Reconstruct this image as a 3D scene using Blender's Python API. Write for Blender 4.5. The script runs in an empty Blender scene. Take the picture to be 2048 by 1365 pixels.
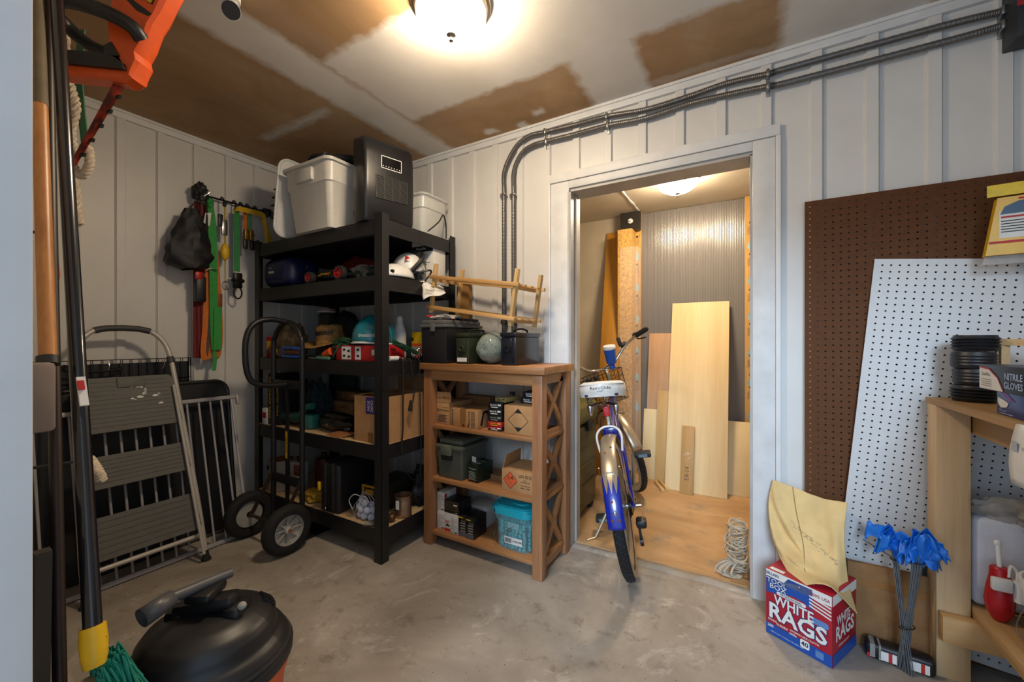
import bpy, bmesh, math, random
from mathutils import Vector, Matrix, noise
V = Vector
PI = math.pi
random.seed(7)
scn = bpy.context.scene
COL = scn.collection
# ---------------------------------------------------------------- camera
CAM_H = 1.16
FPX = 808.0
FW = (-0.506, 0.8625)
RT = (0.8625, 0.506)
cd = bpy.data.cameras.new('camera')
cd.sensor_width = 36.0
cd.lens = 36.0 * FPX / 2048.0
cd.clip_start = 0.02
cam = bpy.data.objects.new('camera', cd)
COL.objects.link(cam)
cam.location = (0, 0, CAM_H)
cam.rotation_euler = (PI / 2, 0, math.atan2(0.506, 0.8625))
scn.camera = cam
# ---------------------------------------------------------------- daylight from the open doorway behind the photographer
w = bpy.data.worlds.new('world')
scn.world = w
w.use_nodes = True
w.node_tree.nodes['Background'].inputs[0].default_value = (0.58, 0.77, 1.0, 1)
w.node_tree.nodes['Background'].inputs[1].default_value = 0.78
sd = bpy.data.lights.new('sun', 'SUN')
sd.energy = 1.45
sd.angle = math.radians(16)
sd.color = (0.62, 0.80, 1.0)
sun = bpy.data.objects.new('sun', sd)
COL.objects.link(sun)
sun.rotation_euler = V((-0.13, 1.0, -0.42)).to_track_quat('-Z', 'Y').to_euler()
pd = bpy.data.lights.new('door_portal', 'AREA')
pd.shape = 'RECTANGLE'
pd.size = 1.9
pd.size_y = 2.3
pd.cycles.is_portal = True
po = bpy.data.objects.new('door_portal', pd)
COL.objects.link(po)
po.location = (0.1, -0.06, 1.15)
po.rotation_euler = V((0, 1, 0)).to_track_quat('-Z', 'Z').to_euler()
scn.view_settings.view_transform = 'Standard'
scn.view_settings.look = 'None'
scn.view_settings.exposure = 0.6
scn.view_settings.gamma = 1.0
scn.view_settings.use_curve_mapping = False
LAMP_POWER = 9.0
LAMP_COL = (1.0, 0.80, 0.56)

# ---------------------------------------------------------------- survey helpers: a sight line met with a real plane of the room
def sight(x, y):
    u = (x - 1024) / FPX
    return V((FW[0] + u * RT[0], FW[1] + u * RT[1], (682.5 - y) / FPX))
def PY(x, y, c):
    a = sight(x, y); t = c / a.y
    return V((a.x * t, c, CAM_H + a.z * t))
def PX(x, y, c):
    a = sight(x, y); t = c / a.x
    return V((c, a.y * t, CAM_H + a.z * t))
def PZ(x, y, c):
    a = sight(x, y); t = (c - CAM_H) / a.z
    return V((a.x * t, a.y * t, c))
def PT(x, y, t):
    a = sight(x, y)
    return V((a.x * t, a.y * t, CAM_H + a.z * t))
# ---------------------------------------------------------------- materials
MATS = {}
def lin(c):
    if isinstance(c, str):
        c = c.lstrip('#')
        c = [int(c[i:i + 2], 16) / 255 for i in (0, 2, 4)]
        return tuple((v / 12.92 if v <= .04045 else ((v + .055) / 1.055) ** 2.4) for v in c)
    return tuple(c)
class N:
    def __init__(s, name):
        s.m = bpy.data.materials.new(name); s.m.use_nodes = True
        s.t = s.m.node_tree; s.b = s.t.nodes['Principled BSDF']
    def n(s, typ, **kw):
        nd = s.t.nodes.new(typ)
        for k, v in kw.items():
            if k.startswith('i_'):
                key = k[2:]
                key = int(key) if key.isdigit() else key.replace('_', ' ')
                nd.inputs[key].default_value = v
            else: setattr(nd, k, v)
        return nd
    def l(s, a, b): s.t.links.new(a, b)
    def math(s, op, a, b=None, c=None):
        nd = s.n('ShaderNodeMath', operation=op)
        for i, v in enumerate((a, b, c)):
            if v is None: continue
            if isinstance(v, (int, float)): nd.inputs[i].default_value = v
            else: s.l(v, nd.inputs[i])
        return nd.outputs[0]
    def coord(s, scale=(1, 1, 1), kind='Object'):
        tc = s.n('ShaderNodeTexCoord'); mp = s.n('ShaderNodeMapping')
        mp.inputs['Scale'].default_value = scale
        s.l(tc.outputs[kind], mp.inputs[0])
        return mp.outputs[0]
    def noise(s, vec, scale, detail=4, rough=.55, dist=0):
        nd = s.n('ShaderNodeTexNoise')
        nd.inputs['Scale'].default_value = scale; nd.inputs['Detail'].default_value = detail
        nd.inputs['Roughness'].default_value = rough; nd.inputs['Distortion'].default_value = dist
        s.l(vec, nd.inputs['Vector'])
        return nd.outputs['Fac']
    def ramp(s, fac, stops):
        nd = s.n('ShaderNodeValToRGB'); e = nd.color_ramp.elements
        while len(e) < len(stops): e.new(.5)
        for k, (p, c) in enumerate(stops):
            e[k].position = p; c = lin(c); e[k].color = (c[0], c[1], c[2], 1)
        s.l(fac, nd.inputs[0])
        return nd.outputs[0]
    def mix(s, fac, a, b):
        nd = s.n('ShaderNodeMix', data_type='RGBA')
        for i, v in ((0, fac), (6, a), (7, b)):
            if isinstance(v, (int, float)): nd.inputs[i].default_value = v
            elif isinstance(v, (tuple, str)): nd.inputs[i].default_value = (*lin(v)[:3], 1)
            else: s.l(v, nd.inputs[i])
        return nd.outputs[2]
    def bump(s, h, strength=.3, dist=.01):
        nd = s.n('ShaderNodeBump', i_Strength=strength, i_Distance=dist)
        s.l(h, nd.inputs['Height']); s.l(nd.outputs[0], s.b.inputs['Normal'])
    def base(s, c):
        if isinstance(c, (tuple, str)): s.b.inputs['Base Color'].default_value = (*lin(c)[:3], 1)
        else: s.l(c, s.b.inputs['Base Color'])
    def set(s, **kw):
        for k, v in kw.items(): s.b.inputs[k.replace('_', ' ')].default_value = v
def M(name, col='#888888', rough=.5, metal=0., var=.12, vs=30., bump=0., bs=120., spec=.5, **kw):
    """plain coloured stuff with a little mottling, so nothing is dead flat"""
    if name in MATS: return MATS[name]
    n = N(name); c = lin(col)
    v = n.coord()
    f = n.noise(v, vs, 3)
    lo = tuple(x * (1 - var) for x in c); hi = tuple(min(1, x * (1 + var)) for x in c)
    n.base(n.ramp(f, [(.3, lo), (.7, hi)]))
    n.set(Roughness=rough, Metallic=metal, Specular_IOR_Level=spec)
    if bump: n.bump(n.noise(v, bs, 4), bump, .004)
    if 'trans' in kw: n.set(Transmission_Weight=kw['trans'])
    if 'alpha' in kw: n.set(Alpha=kw['alpha'])
    if 'ior' in kw: n.set(IOR=kw['ior'])
    if 'coat' in kw: n.set(Coat_Weight=kw['coat'])
    if 'sub' in kw: n.set(Subsurface_Weight=kw['sub'], Subsurface_Scale=.01)
    if 'sheen' in kw: n.set(Sheen_Weight=kw['sheen'])
    MATS[name] = n.m
    return n.m
def wood(name, c1, c2, axis='z', rough=.55, scale=9., knots=None, bump=.08, var=.0):
    if name in MATS: return MATS[name]
    n = N(name)
    sc = {'x': (.06, 1, 1), 'y': (1, .06, 1), 'z': (1, 1, .06)}[axis]
    v = n.coord(sc)
    big = n.noise(v, scale, 3, .5, .6)
    fine = n.noise(v, scale * 9, 5, .6, .2)
    f = n.math('ADD', n.math('MULTIPLY', big, .65), n.math('MULTIPLY', fine, .35))
    col = n.ramp(f, [(.32, c1), (.66, c2)])
    if knots:
        vo = n.n('ShaderNodeTexVoronoi', i_Scale=knots[1])
        sc2 = {'x': (.35, 1, 1), 'y': (1, .35, 1), 'z': (1, 1, .35)}[axis]
        n.l(n.coord(sc2), vo.inputs['Vector'])
        k = n.ramp(vo.outputs['Distance'], [(.06, (1, 1, 1)), (.16, (0, 0, 0))])
        col = n.mix(k, col, knots[0])
    n.base(col); n.set(Roughness=rough)
    n.bump(fine, bump, .003)
    MATS[name] = n.m
    return n.m
def card(name='cardboard', c1='#a47a50', c2='#b98d60'):
    if name in MATS: return MATS[name]
    n = N(name); v = n.coord((1, 1, 1))
    a = n.noise(v, 14, 4); b = n.noise(n.coord((1, 1, 30)), 12, 2)
    n.base(n.mix(n.math('MULTIPLY', b, .35), n.ramp(a, [(.3, c1), (.7, c2)]), c1))
    n.set(Roughness=.85, Specular_IOR_Level=.2); n.bump(b, .06, .002)
    MATS[name] = n.m
    return n.m
# ---------------------------------------------------------------- mesh builder
def frame(o, r, u):
    """matrix whose x is r, y is u, z is the outward normal, at o"""
    r = V(r).normalized(); u = V(u); u = (u - r * u.dot(r)).normalized(); nn = r.cross(u)
    m = Matrix((r, u, nn)).transposed().to_4x4(); m.translation = V(o)
    return m
def rot(x=0, y=0, z=0):
    return Matrix.Rotation(z, 4, 'Z') @ Matrix.Rotation(y, 4, 'Y') @ Matrix.Rotation(x, 4, 'X')
_rb = {}
def rbox_data(s, b, seg):
    k = (tuple(round(q, 5) for q in s), b, seg)
    if k in _rb: return _rb[k]
    bm = bmesh.new(); bmesh.ops.create_cube(bm, size=1)
    for v in bm.verts: v.co = V((v.co.x * s[0], v.co.y * s[1], v.co.z * s[2]))
    b = min(b, min(s) * .49)
    bmesh.ops.bevel(bm, geom=bm.edges[:], offset=b, segments=seg, profile=.5, affect='EDGES')
    bm.verts.index_update()
    d = ([v.co.copy() for v in bm.verts], [[v.index for v in f.verts] for f in bm.faces]); bm.free()
    _rb[k] = d
    return d
_txt = {}
def text_data(s, bold):
    k = (s, bold)
    if k in _txt: return _txt[k]
    cu = bpy.data.curves.new('t', 'FONT'); cu.body = s; cu.align_x = 'CENTER'; cu.align_y = 'CENTER'; cu.size = 1; cu.resolution_u = 2; cu.offset = bold
    ob = bpy.data.objects.new('t', cu)
    me = ob.to_mesh()
    d = ([v.co.copy() for v in me.vertices], [list(p.vertices) for p in me.polygons])
    ob.to_mesh_clear(); bpy.data.objects.remove(ob); bpy.data.curves.remove(cu)
    _txt[k] = d
    return d
class MB:
    def __init__(s): s.v = []; s.f = []; s.mi = []; s.cur = 0
    def use(s, i): s.cur = i; return s
    def add(s, vs, fs, m=None):
        o = len(s.v)
        s.v += [(m @ V(p)) if m is not None else V(p) for p in vs]
        s.f += [[i + o for i in f] for f in fs]; s.mi += [s.cur] * len(fs)
        return s
    def box(s, c, d, m=None, b=0, seg=2):
        """box of size d centred on c"""
        T = Matrix.Translation(V(c)); T = (m @ T) if m is not None else T
        if b: vs, fs = rbox_data(d, b, seg)
        else:
            x, y, z = (q / 2 for q in d)
            vs = [(-x, -y, -z), (x, -y, -z), (x, y, -z), (-x, y, -z), (-x, -y, z), (x, -y, z), (x, y, z), (-x, y, z)]
            fs = [(3, 2, 1, 0), (4, 5, 6, 7), (0, 1, 5, 4), (1, 2, 6, 5), (2, 3, 7, 6), (3, 0, 4, 7)]
        return s.add(vs, fs, T)
    def bb(s, x0, x1, y0, y1, z0, z1, b=0, m=None, seg=2):
        return s.box(((x0 + x1) / 2, (y0 + y1) / 2, (z0 + z1) / 2), (abs(x1 - x0), abs(y1 - y0), abs(z1 - z0)), m, b, seg)
    def bar(s, p, q, w, h, up=(0, 0, 1), b=0):
        """rectangular bar p to q; w sideways, h along up"""
        p = V(p); q = V(q); d = q - p
        u = V(up)
        if abs(d.normalized().dot(u)) > .99: u = V((0, 1, 0))
        r = d.cross(u).normalized(); u = r.cross(d).normalized()
        m = Matrix((d.normalized(), r, u)).transposed().to_4x4(); m.translation = (p + q) / 2
        return s.box((0, 0, 0), (d.length, w, h), m, b)
    def tube(s, pts, r, n=8, closed=False, cap=True, rr=None):
        pts = [V(p) for p in pts]; k = len(pts); o = len(s.v)
        ref = None
        for i, p in enumerate(pts):
            a = pts[(i - 1) % k] if (closed or i) else p
            b = pts[(i + 1) % k] if (closed or i < k - 1) else p
            d = (b - a)
            d = d.normalized() if d.length > 1e-9 else V((0, 0, 1))
            if ref is None: ref = V((0, 0, 1)) if abs(d.z) < .9 else V((1, 0, 0))
            x = (ref - d * ref.dot(d)).normalized(); y = d.cross(x); ref = x
            q = rr[i] if rr else r
            for j in range(n):
                a_ = 2 * PI * j / n
                s.v.append(p + x * (q * math.cos(a_)) + y * (q * math.sin(a_)))
        for i in range(k if closed else k - 1):
            for j in range(n):
                a = o + i * n + j; b = o + i * n + (j + 1) % n
                c = o + ((i + 1) % k) * n + (j + 1) % n; e = o + ((i + 1) % k) * n + j
                s.f.append([a, b, c, e]); s.mi.append(s.cur)
        if cap and not closed:
            s.f.append([o + j for j in range(n)][::-1]); s.f.append([o + (k - 1) * n + j for j in range(n)]); s.mi += [s.cur] * 2
        return s
    def lathe(s, prof, m=None, n=24, cap=True, a0=0, a1=2 * PI):
        """profile [(r,z)] round local z"""
        full = abs(a1 - a0 - 2 * PI) < 1e-6
        c = n if full else n + 1
        vs = []; fs = []
        for r, z in prof:
            for j in range(c):
                a = a0 + (a1 - a0) * j / n
                vs.append((r * math.cos(a), r * math.sin(a), z))
        for i in range(len(prof) - 1):
            for j in range(n):
                k = (j + 1) % c
                fs.append([i * c + j, i * c + k, (i + 1) * c + k, (i + 1) * c + j])
        if cap and full:
            if prof[0][0] > 1e-6: fs.append(list(range(c))[::-1])
            if prof[-1][0] > 1e-6: fs.append([(len(prof) - 1) * c + j for j in range(c)])
        return s.add(vs, fs, m)
    def cyl(s, p, q, r0, r1=None, n=16):
        return s.tube([p, q], r0, n, rr=[r0, r0 if r1 is None else r1])
    def ell(s, c, r, m=None, n=16, k=10, z0=-1., z1=1.):
        vs = []; fs = []
        for i in range(k + 1):
            z = z0 + (z1 - z0) * i / k
            ph = math.asin(max(-1, min(1, z))) if z0 > -1 or z1 < 1 else -PI / 2 + PI * i / k
            for j in range(n):
                a = 2 * PI * j / n
                vs.append((c[0] + r[0] * math.cos(ph) * math.cos(a), c[1] + r[1] * math.cos(ph) * math.sin(a), c[2] + r[2] * math.sin(ph)))
        for i in range(k):
            for j in range(n):
                fs.append([i * n + j, i * n + (j + 1) % n, (i + 1) * n + (j + 1) % n, (i + 1) * n + j])
        fs.append(list(range(n))[::-1]); fs.append([k * n + j for j in range(n)])
        return s.add(vs, fs, m)
    def prism(s, poly, z0, z1, m=None):
        """2-D outline (counter-clockwise) extruded along local z"""
        n = len(poly)
        vs = [(x, y, z0) for x, y in poly] + [(x, y, z1) for x, y in poly]
        fs = [list(range(n))[::-1], [n + i for i in range(n)]] + [[i, (i + 1) % n, n + (i + 1) % n, n + i] for i in range(n)]
        return s.add(vs, fs, m)
    def poly(s, pts, m=None):
        return s.add([(p[0], p[1], p[2] if len(p) > 2 else 0) for p in pts], [list(range(len(pts)))], m)
    def rect(s, x0, x1, y0, y1, m=None, z=0):
        return s.poly([(x0, y0, z), (x1, y0, z), (x1, y1, z), (x0, y1, z)], m)
    def text(s, t, h, m, x=0, y=0, bold=0., sx=1., z=0., sk=0., sy=1.):
        """capital height h, centred at (x,y) of frame m"""
        vs, fs = text_data(t, bold); k = h / .69
        return s.add([(x + (p.x + sk * p.y) * k * sx, y + p.y * k * sy, z) for p in vs], fs, m)
    def grid(s, fn, nu, nv, m=None, closed_u=False):
        vs = [fn(i / nu, j / nv) for j in range(nv + 1) for i in range(nu + 1)]
        fs = [[j * (nu + 1) + i, j * (nu + 1) + i + 1, (j + 1) * (nu + 1) + i + 1, (j + 1) * (nu + 1) + i] for j in range(nv) for i in range(nu)]
        return s.add(vs, fs, m)
def rrect(w, h, r, n=5, cx=0, cy=0):
    out = []
    for k, (sx, sy) in enumerate(((1, 1), (-1, 1), (-1, -1), (1, -1))):
        for i in range(n + 1):
            a = PI / 2 * (k + i / n)
            out.append((cx + sx * (w / 2 - r) + r * math.cos(a), cy + sy * (h / 2 - r) + r * math.sin(a)))
    return out
def spline(pts, n=6, closed=False):
    """Catmull-Rom through the points"""
    P = [V(p) for p in pts]; k = len(P); out = []
    for i in range(k if closed else k - 1):
        if closed: a, b, c, d = P[(i - 1) % k], P[i], P[(i + 1) % k], P[(i + 2) % k]
        else: a, b, c, d = P[max(i - 1, 0)], P[i], P[i + 1], P[min(i + 2, k - 1)]
        for j in range(n):
            t = j / n
            out.append(.5 * ((2 * b) + (c - a) * t + (2 * a - 5 * b + 4 * c - d) * t * t + (3 * b - a - 3 * c + d) * t ** 3))
    if not closed: out.append(P[-1])
    return out
def link(o, parent=None):
    COL.objects.link(o)
    if parent is not None: o.parent = parent
    return o
def thing(name, label, cat, loc=(0, 0, 0), rz=0., group=None, r=None):
    o = bpy.data.objects.new(name, None); COL.objects.link(o)
    o.empty_display_size = .05
    o.location = loc; o.rotation_euler = r if r else (0, 0, rz)
    o['label'] = label; o['category'] = cat
    if group: o['group'] = group
    return o
def wm(o):
    m = Matrix.Translation(o.location) @ o.rotation_euler.to_matrix().to_4x4()
    return (wm(o.parent) @ m) if o.parent else m
def part(name, mb, mats, parent=None, world=False, smooth=40, solid=0., sub=0, kind=None, label=None, off=-1.):
    if world and parent is not None:
        im = wm(parent).inverted(); vs = [im @ p for p in mb.v]
    else: vs = mb.v
    me = bpy.data.meshes.new(name)
    me.from_pydata([tuple(p) for p in vs], [], mb.f)
    if not isinstance(mats, (list, tuple)): mats = [mats]
    for m in mats: me.materials.append(m)
    if len(mats) > 1: me.polygons.foreach_set('material_index', mb.mi)
    if smooth:
        me.polygons.foreach_set('use_smooth', [True] * len(me.polygons))
        me.set_sharp_from_angle(angle=math.radians(smooth))
    me.update()
    o = link(bpy.data.objects.new(name, me), parent)
    if solid:
        md = o.modifiers.new('thickness', 'SOLIDIFY'); md.thickness = solid; md.offset = off
    if sub:
        md = o.modifiers.new('smooth', 'SUBSURF'); md.levels = sub; md.render_levels = sub
    if kind: o['kind'] = kind
    if label: o['label'] = label
    return o
def single(name, mb, mats, label, cat, group=None, loc=None, **kw):
    """a thing that is one mesh, origin moved to its base"""
    if loc is None:
        xs = [p.x for p in mb.v]; ys = [p.y for p in mb.v]; zs = [p.z for p in mb.v]
        loc = V(((min(xs) + max(xs)) / 2, (min(ys) + max(ys)) / 2, min(zs)))
        mb.v = [p - loc for p in mb.v]
    o = part(name, mb, mats, None, **kw); o.location = loc
    o['label'] = label; o['category'] = cat
    if group: o['group'] = group
    return o
def struct(name, mb, mats, parent=None, **kw):
    o = part(name, mb, mats, parent, **kw)
    if parent is None: o['kind'] = 'structure'
    return o
def dup(o, parent=None):
    c = o.copy(); COL.objects.link(c)
    if parent is not None: c.parent = parent
    for ch in [q for q in bpy.data.objects if q.parent == o]: dup(ch, c)
    return c
# ================================================================= THE ROOM
W = 2.133; L = -2.993; CEIL = 2.43; NEAR = 0.147; RX = 1.12; BW = 3.75; BC = 2.31
white = M('white_siding', '#d3d1cd', .42, var=.03, vs=6, bump=.04, bs=260)
trimw = M('white_trim', '#d9d9d8', .5, var=.05, vs=10)
def m_floor():
    n = N('concrete'); v = n.coord()
    a = n.noise(v, 1.6, 6, .62, .4); b = n.noise(v, 11, 6, .7); c = n.noise(v, 90, 3)
    col = n.ramp(a, [(.3, '#7c7268'), (.5, '#988f84'), (.72, '#b4aca2')])
    col = n.mix(n.ramp(b, [(.56, (0, 0, 0)), (.72, (.8, .8, .8))]), col, '#6b6054')
    col = n.mix(n.ramp(n.noise(v, 3.3, 7, .75, 1.2), [(.55, (0, 0, 0)), (.66, (.55, .55, .55))]), col, '#c9c3ba')
    sp = n.n('ShaderNodeTexVoronoi', i_Scale=26.); n.l(v, sp.inputs['Vector'])
    col = n.mix(n.ramp(sp.outputs['Distance'], [(.045, (1, 1, 1)), (.07, (0, 0, 0))]), col, '#4f463c')
    n.base(col); n.set(Roughness=.62, Specular_IOR_Level=.35)
    n.bump(n.math('ADD', b, n.math('MULTIPLY', c, .4)), .12, .004)
    return n.m
def m_ply_floor():
    n = N('plywood_floor'); v = n.coord((.5, 1.3, 1))
    a = n.noise(v, 3.5, 6, .65, .8); b = n.noise(n.coord(), 4, 5, .7)
    col = n.ramp(a, [(.25, '#a07a50'), (.5, '#b48e62'), (.75, '#c6a276')])
    col = n.mix(n.ramp(b, [(.56, (0, 0, 0)), (.7, (1, 1, 1))]), col, '#8d7d68')
    n.base(col); n.set(Roughness=.6); n.bump(a, .08, .003)
    return n.m
def m_ceiling():
    n = N('unpainted_drywall')
    tc = n.n('ShaderNodeTexCoord'); sep = n.n('ShaderNodeSeparateXYZ')
    w1 = n.n('ShaderNodeTexNoise', i_Scale=16., i_Detail=4.); n.l(tc.outputs['Object'], w1.inputs['Vector'])
    vm = n.n('ShaderNodeVectorMath', operation='MULTIPLY_ADD'); n.l(w1.outputs['Color'], vm.inputs[0])
    vm.inputs[1].default_value = (.06, .06, 0); n.l(tc.outputs['Object'], vm.inputs[2])
    n.l(vm.outputs[0], sep.inputs[0])
    x = n.math('SUBTRACT', sep.outputs[0], .03); y = n.math('SUBTRACT', sep.outputs[1], .03)
    def rect(x0, x1, y0, y1, s=.03, k=1.):
        def ed(a, b, d):
            q = n.math('MULTIPLY', n.math('SUBTRACT', a, b) if d > 0 else n.math('SUBTRACT', b, a), 1 / s)
            return n.math('MINIMUM', n.math('MAXIMUM', q, 0.), 1.)
        m = n.math('MULTIPLY', n.math('MULTIPLY', ed(x, x0, 1), ed(x, x1, -1)), n.math('MULTIPLY', ed(y, y0, 1), ed(y, y1, -1)))
        return n.math('MULTIPLY', m, k) if k < 1 else m
    mud = None
    R = [(-1.94, -1.66, -1, 3, .05), (-1.70, 3, 1.12, 1.74, .04), (-.74, -.40, -1, 3, .045), (.09, .62, -1, 3, .05), (-.45, 1.2, 2.035, 2.10, .05, .7),
         (-2.66, -1.96, 1.355, 1.455, .05, .9), (.6, 3, 1.6, 3, .2, .8), (.15, 3, -1, 1.85, .1), (-1.06, -.96, 1.96, 2.04, .03), (-1.40, -1.29, 2.0, 2.09, .03), (-1.19, -1.1, 2.04, 2.12, .03),
         (-2.2, -1.9, -1, 3, .3, .28), (-3.2, -2.86, -1, 3, .3, .35), (-1.7, -1.5, -1, 3, .2, .35), (-1.7, -.7, 1.7, 1.86, .14, .3), (-.42, .1, 1.2, 1.86, .5, .35)]
    for r in R:
        q = rect(*r); mud = q if mud is None else n.math('MAXIMUM', mud, q)
    d = n.noise(n.coord(), 2.4, 5, .6, .6)
    paper = n.ramp(d, [(.3, '#9a7a58'), (.55, '#ad8c67'), (.75, '#bb9c78')])
    f = n.noise(n.coord(), 60, 3)
    mc = n.ramp(n.noise(n.coord(), 3, 4), [(.3, '#d2ccc4'), (.7, '#e0dcd6')])
    dust = n.ramp(n.noise(n.coord((1, .3, 1)), 5, 5, .7), [(.55, (0, 0, 0)), (.8, (.3, .3, .3))])
    n.base(n.mix(mud, n.mix(dust, paper, '#bdb3a6'), mc)); n.set(Roughness=.8, Specular_IOR_Level=.25)
    n.bump(n.math('ADD', mud, n.math('MULTIPLY', f, .15)), .12, .004)
    return n.m
conc = m_floor()
struct('floor', MB().bb(-3.2, 1.3, -.6, 2.185, -.1, 0), conc)
struct('floor_storeroom', MB().bb(-2.2, .6, 2.186, 4.0, -.1, .012), m_ply_floor())
struct('ceiling', MB().bb(-3.2, 1.3, -.06, 2.26, CEIL, CEIL + .08), m_ceiling())
# far wall with the doorway, boards and battens on it
DX0, DX1, DZ = -.872, .014, 2.01
wf = struct('wall_far', MB().bb(-3.2, DX0, W, W + .125, 0, CEIL).bb(DX1, 1.3, W, W + .125, 0, CEIL).bb(DX0, DX1, W, W + .125, DZ, CEIL), white)
def siding(z0, z1, wid=.1792):
    d = .013
    p = [(-wid + .0005, 0), (-.050, 0), (-.049, -.002), (-.046, -.002), (-.042, -d), (-.006, -d), (-.003, -.003), (-.0005, -.001)]
    poly = p + [(-.0005, .004), (-wid + .0005, .004)]
    return MB().prism(poly, z0, z1)
bf = part('siding_board', siding(0, CEIL - .045), white, wf, smooth=0)
bs_ = part('siding_board', siding(2.108, CEIL - .045), white, wf, smooth=0)
first = {}
for k in range(-16, 6):
    src = bs_ if -5 <= k <= 0 else bf
    o = src if src.name not in first else dup(src, wf)
    first[src.name] = 1
    o.location = (.0905 + .1792 * k, W - .003, 0)
wl = struct('wall_left', MB().bb(L - .12, L, -.1, W, 0, CEIL), white)
def siding_l(z0, z1, wid=.178):
    d = .013
    p = [(.0005, -.001), (.003, -.003), (.006, -d), (.042, -d), (.046, -.002), (.049, -.002), (.050, 0), (wid - .0005, 0)]
    return MB().prism(p + [(wid - .0005, .004), (.0005, .004)], z0, z1)
bl = part('siding_board', siding_l(0, CEIL - .045), white, wl, smooth=0)
for k in range(-4, 8):
    o = bl if k == -4 else dup(bl, wl)
    o.location = (L + .003, .8045 + .178 * k, 0); o.rotation_euler = (0, 0, PI / 2)
struct('wall_near', MB().bb(-3.2, -.878, -.02, NEAR, 0, CEIL).bb(-.878, RX, -.02, NEAR, 2.3, CEIL), M('near_wall_paint', '#cfccc6', .6, var=.04))
struct('wall_right', MB().bb(RX, RX + .1, -.02, W, 0, CEIL), white)
struct('trim_1', MB().bb(L, RX, W - .022, W, CEIL - .045, CEIL, b=.002).bb(L, RX, W - .03, W - .022, CEIL - .014, CEIL), trimw)
struct('trim_2', MB().bb(L, L + .022, NEAR, W - .03, CEIL - .045, CEIL, b=.002).bb(L + .022, L + .03, NEAR, W - .03, CEIL - .014, CEIL), trimw)
# jamb of the doorway the photographer stands in
struct('trim_3', MB().bb(-.878, -.858, -.06, NEAR + .0005, 0, 2.3, b=.002), M('jamb_paint', '#d6d8da', .55, var=.04, vs=8))
# doorway casing
cw = M('casing_paint', '#cfd0d0', .5, var=.09, vs=9, bump=.05, bs=60)
struct('trim_4', MB().bb(-.983, -.872, W - .016, W, 0, 2.06, b=.002), cw)
struct('trim_5', MB().bb(.014, .100, W - .016, W, 0, 2.06, b=.002), cw)
struct('trim_6', MB().bb(-.872, .014, W - .016, W, 2.018, 2.06, b=.002), cw)
struct('trim_7', MB().bb(-.990, .118, W - .024, W, 2.062, 2.112, b=.003), trimw)
struct('trim_8', MB().bb(.101, .120, W - .024, W, 0, 2.061, b=.002), trimw)
struct('trim_9', MB().bb(-.993, -.984, W - .024, W, 0, 2.061, b=.002).bb(-.880, -.876, W - .022, W - .016, 0, 2.0), trimw)
jm = M('jamb_steel', '#a9a6a2', .45, var=.14, vs=5)
struct('trim_10', MB().bb(DX0, DX0 + .010, W - .012, W + .13, 0, DZ - .011).bb(DX0 + .01, DX0 + .02, W + .05, W + .06, 0, DZ - .02), jm)
struct('trim_11', MB().bb(DX1 - .010, DX1, W - .012, W + .13, 0, DZ - .011), jm)
struct('trim_12', MB().bb(DX0 + .011, DX1 - .011, W - .012, W + .13, DZ - .012, DZ), jm)
# concrete lip at the threshold
def lip():
    mb = MB()
    def fn(u, v):
        x = -.86 + .87 * u; nz = noise.noise(V((x * 9, 3.1, 0)))
        y = 2.13 + .065 * v + .008 * nz
        return (x, y, .014 * math.sin(PI * v) * (.7 + .5 * nz) + .0005)
    return mb.grid(fn, 40, 6)
struct('trim_13', lip(), conc)
# ---------------------------------------------------------------- storeroom beyond the doorway
dry = M('storeroom_drywall', '#b3a690', .75, var=.10, vs=3)
dryc = M('storeroom_ceiling', '#c2b7a4', .7, var=.10, vs=2.5)
struct('wall_storeroom_back', MB().bb(-2.2, .6, BW, BW + .1, 0, BC), dry)
struct('wall_storeroom_left', MB().bb(-2.3, -2.2, W + .125, BW + .1, 0, BC), dry)
struct('wall_storeroom_right', MB().bb(.5, .6, W + .125, BW, 0, BC), dry)
sc_ = struct('ceiling_storeroom', MB().bb(-2.3, .6, W + .125, BW + .1, BC, BC + .08), dryc)
mb = MB()
def bead(u, v):
    a = u * 2 * PI; yy = 2.3 + 1.42 * v
    r = .009 * (1 + .6 * noise.noise(V((yy * 14, 0, 1.3))))
    return (-.838 + r * math.cos(a) + .008 * noise.noise(V((yy * 8, 5, 0))), yy, BC + r * math.sin(a) * .8)
part('caulk_bead', mb.grid(bead, 6, 60), trimw, sc_)
# twin-wall polycarbonate sheet between two wrapped studs
def m_poly():
    n = N('twinwall_plastic'); v = n.coord()
    wv = n.n('ShaderNodeTexWave', wave_type='BANDS', bands_direction='X', i_Scale=26., i_Distortion=0.); n.l(v, wv.inputs['Vector'])
    n.base(n.mix(n.noise(v, 3, 4), n.ramp(wv.outputs['Fac'], [(.2, '#5d5c5e'), (.8, '#84807c')]), '#77726d'))
    n.set(Roughness=.24, Specular_IOR_Level=.7); n.bump(wv.outputs['Fac'], .25, .004)
    return n.m
xa = PY(1284, 428, BW - .01).x; xb = PY(1490, 405, BW - .01).x
struct('trim_14', MB().bb(xa, xb, BW - .012, BW, .012, BC - .004), m_poly())
osb = wood('wrapped_stud', '#a87c3a', '#dcae62', 'z', .35, 12, ('#6b4a22', 26.))
osb2 = M('osb_face', '#c79a52', .55, var=.35, vs=70)
tape = M('blue_grey_print', '#8fb0b5', .4)
inkb = M('black_ink', '#17161a', .6, var=.05)
wrap = M('clear_wrap', '#ffffff', .12, alpha=.14, var=0)
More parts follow.
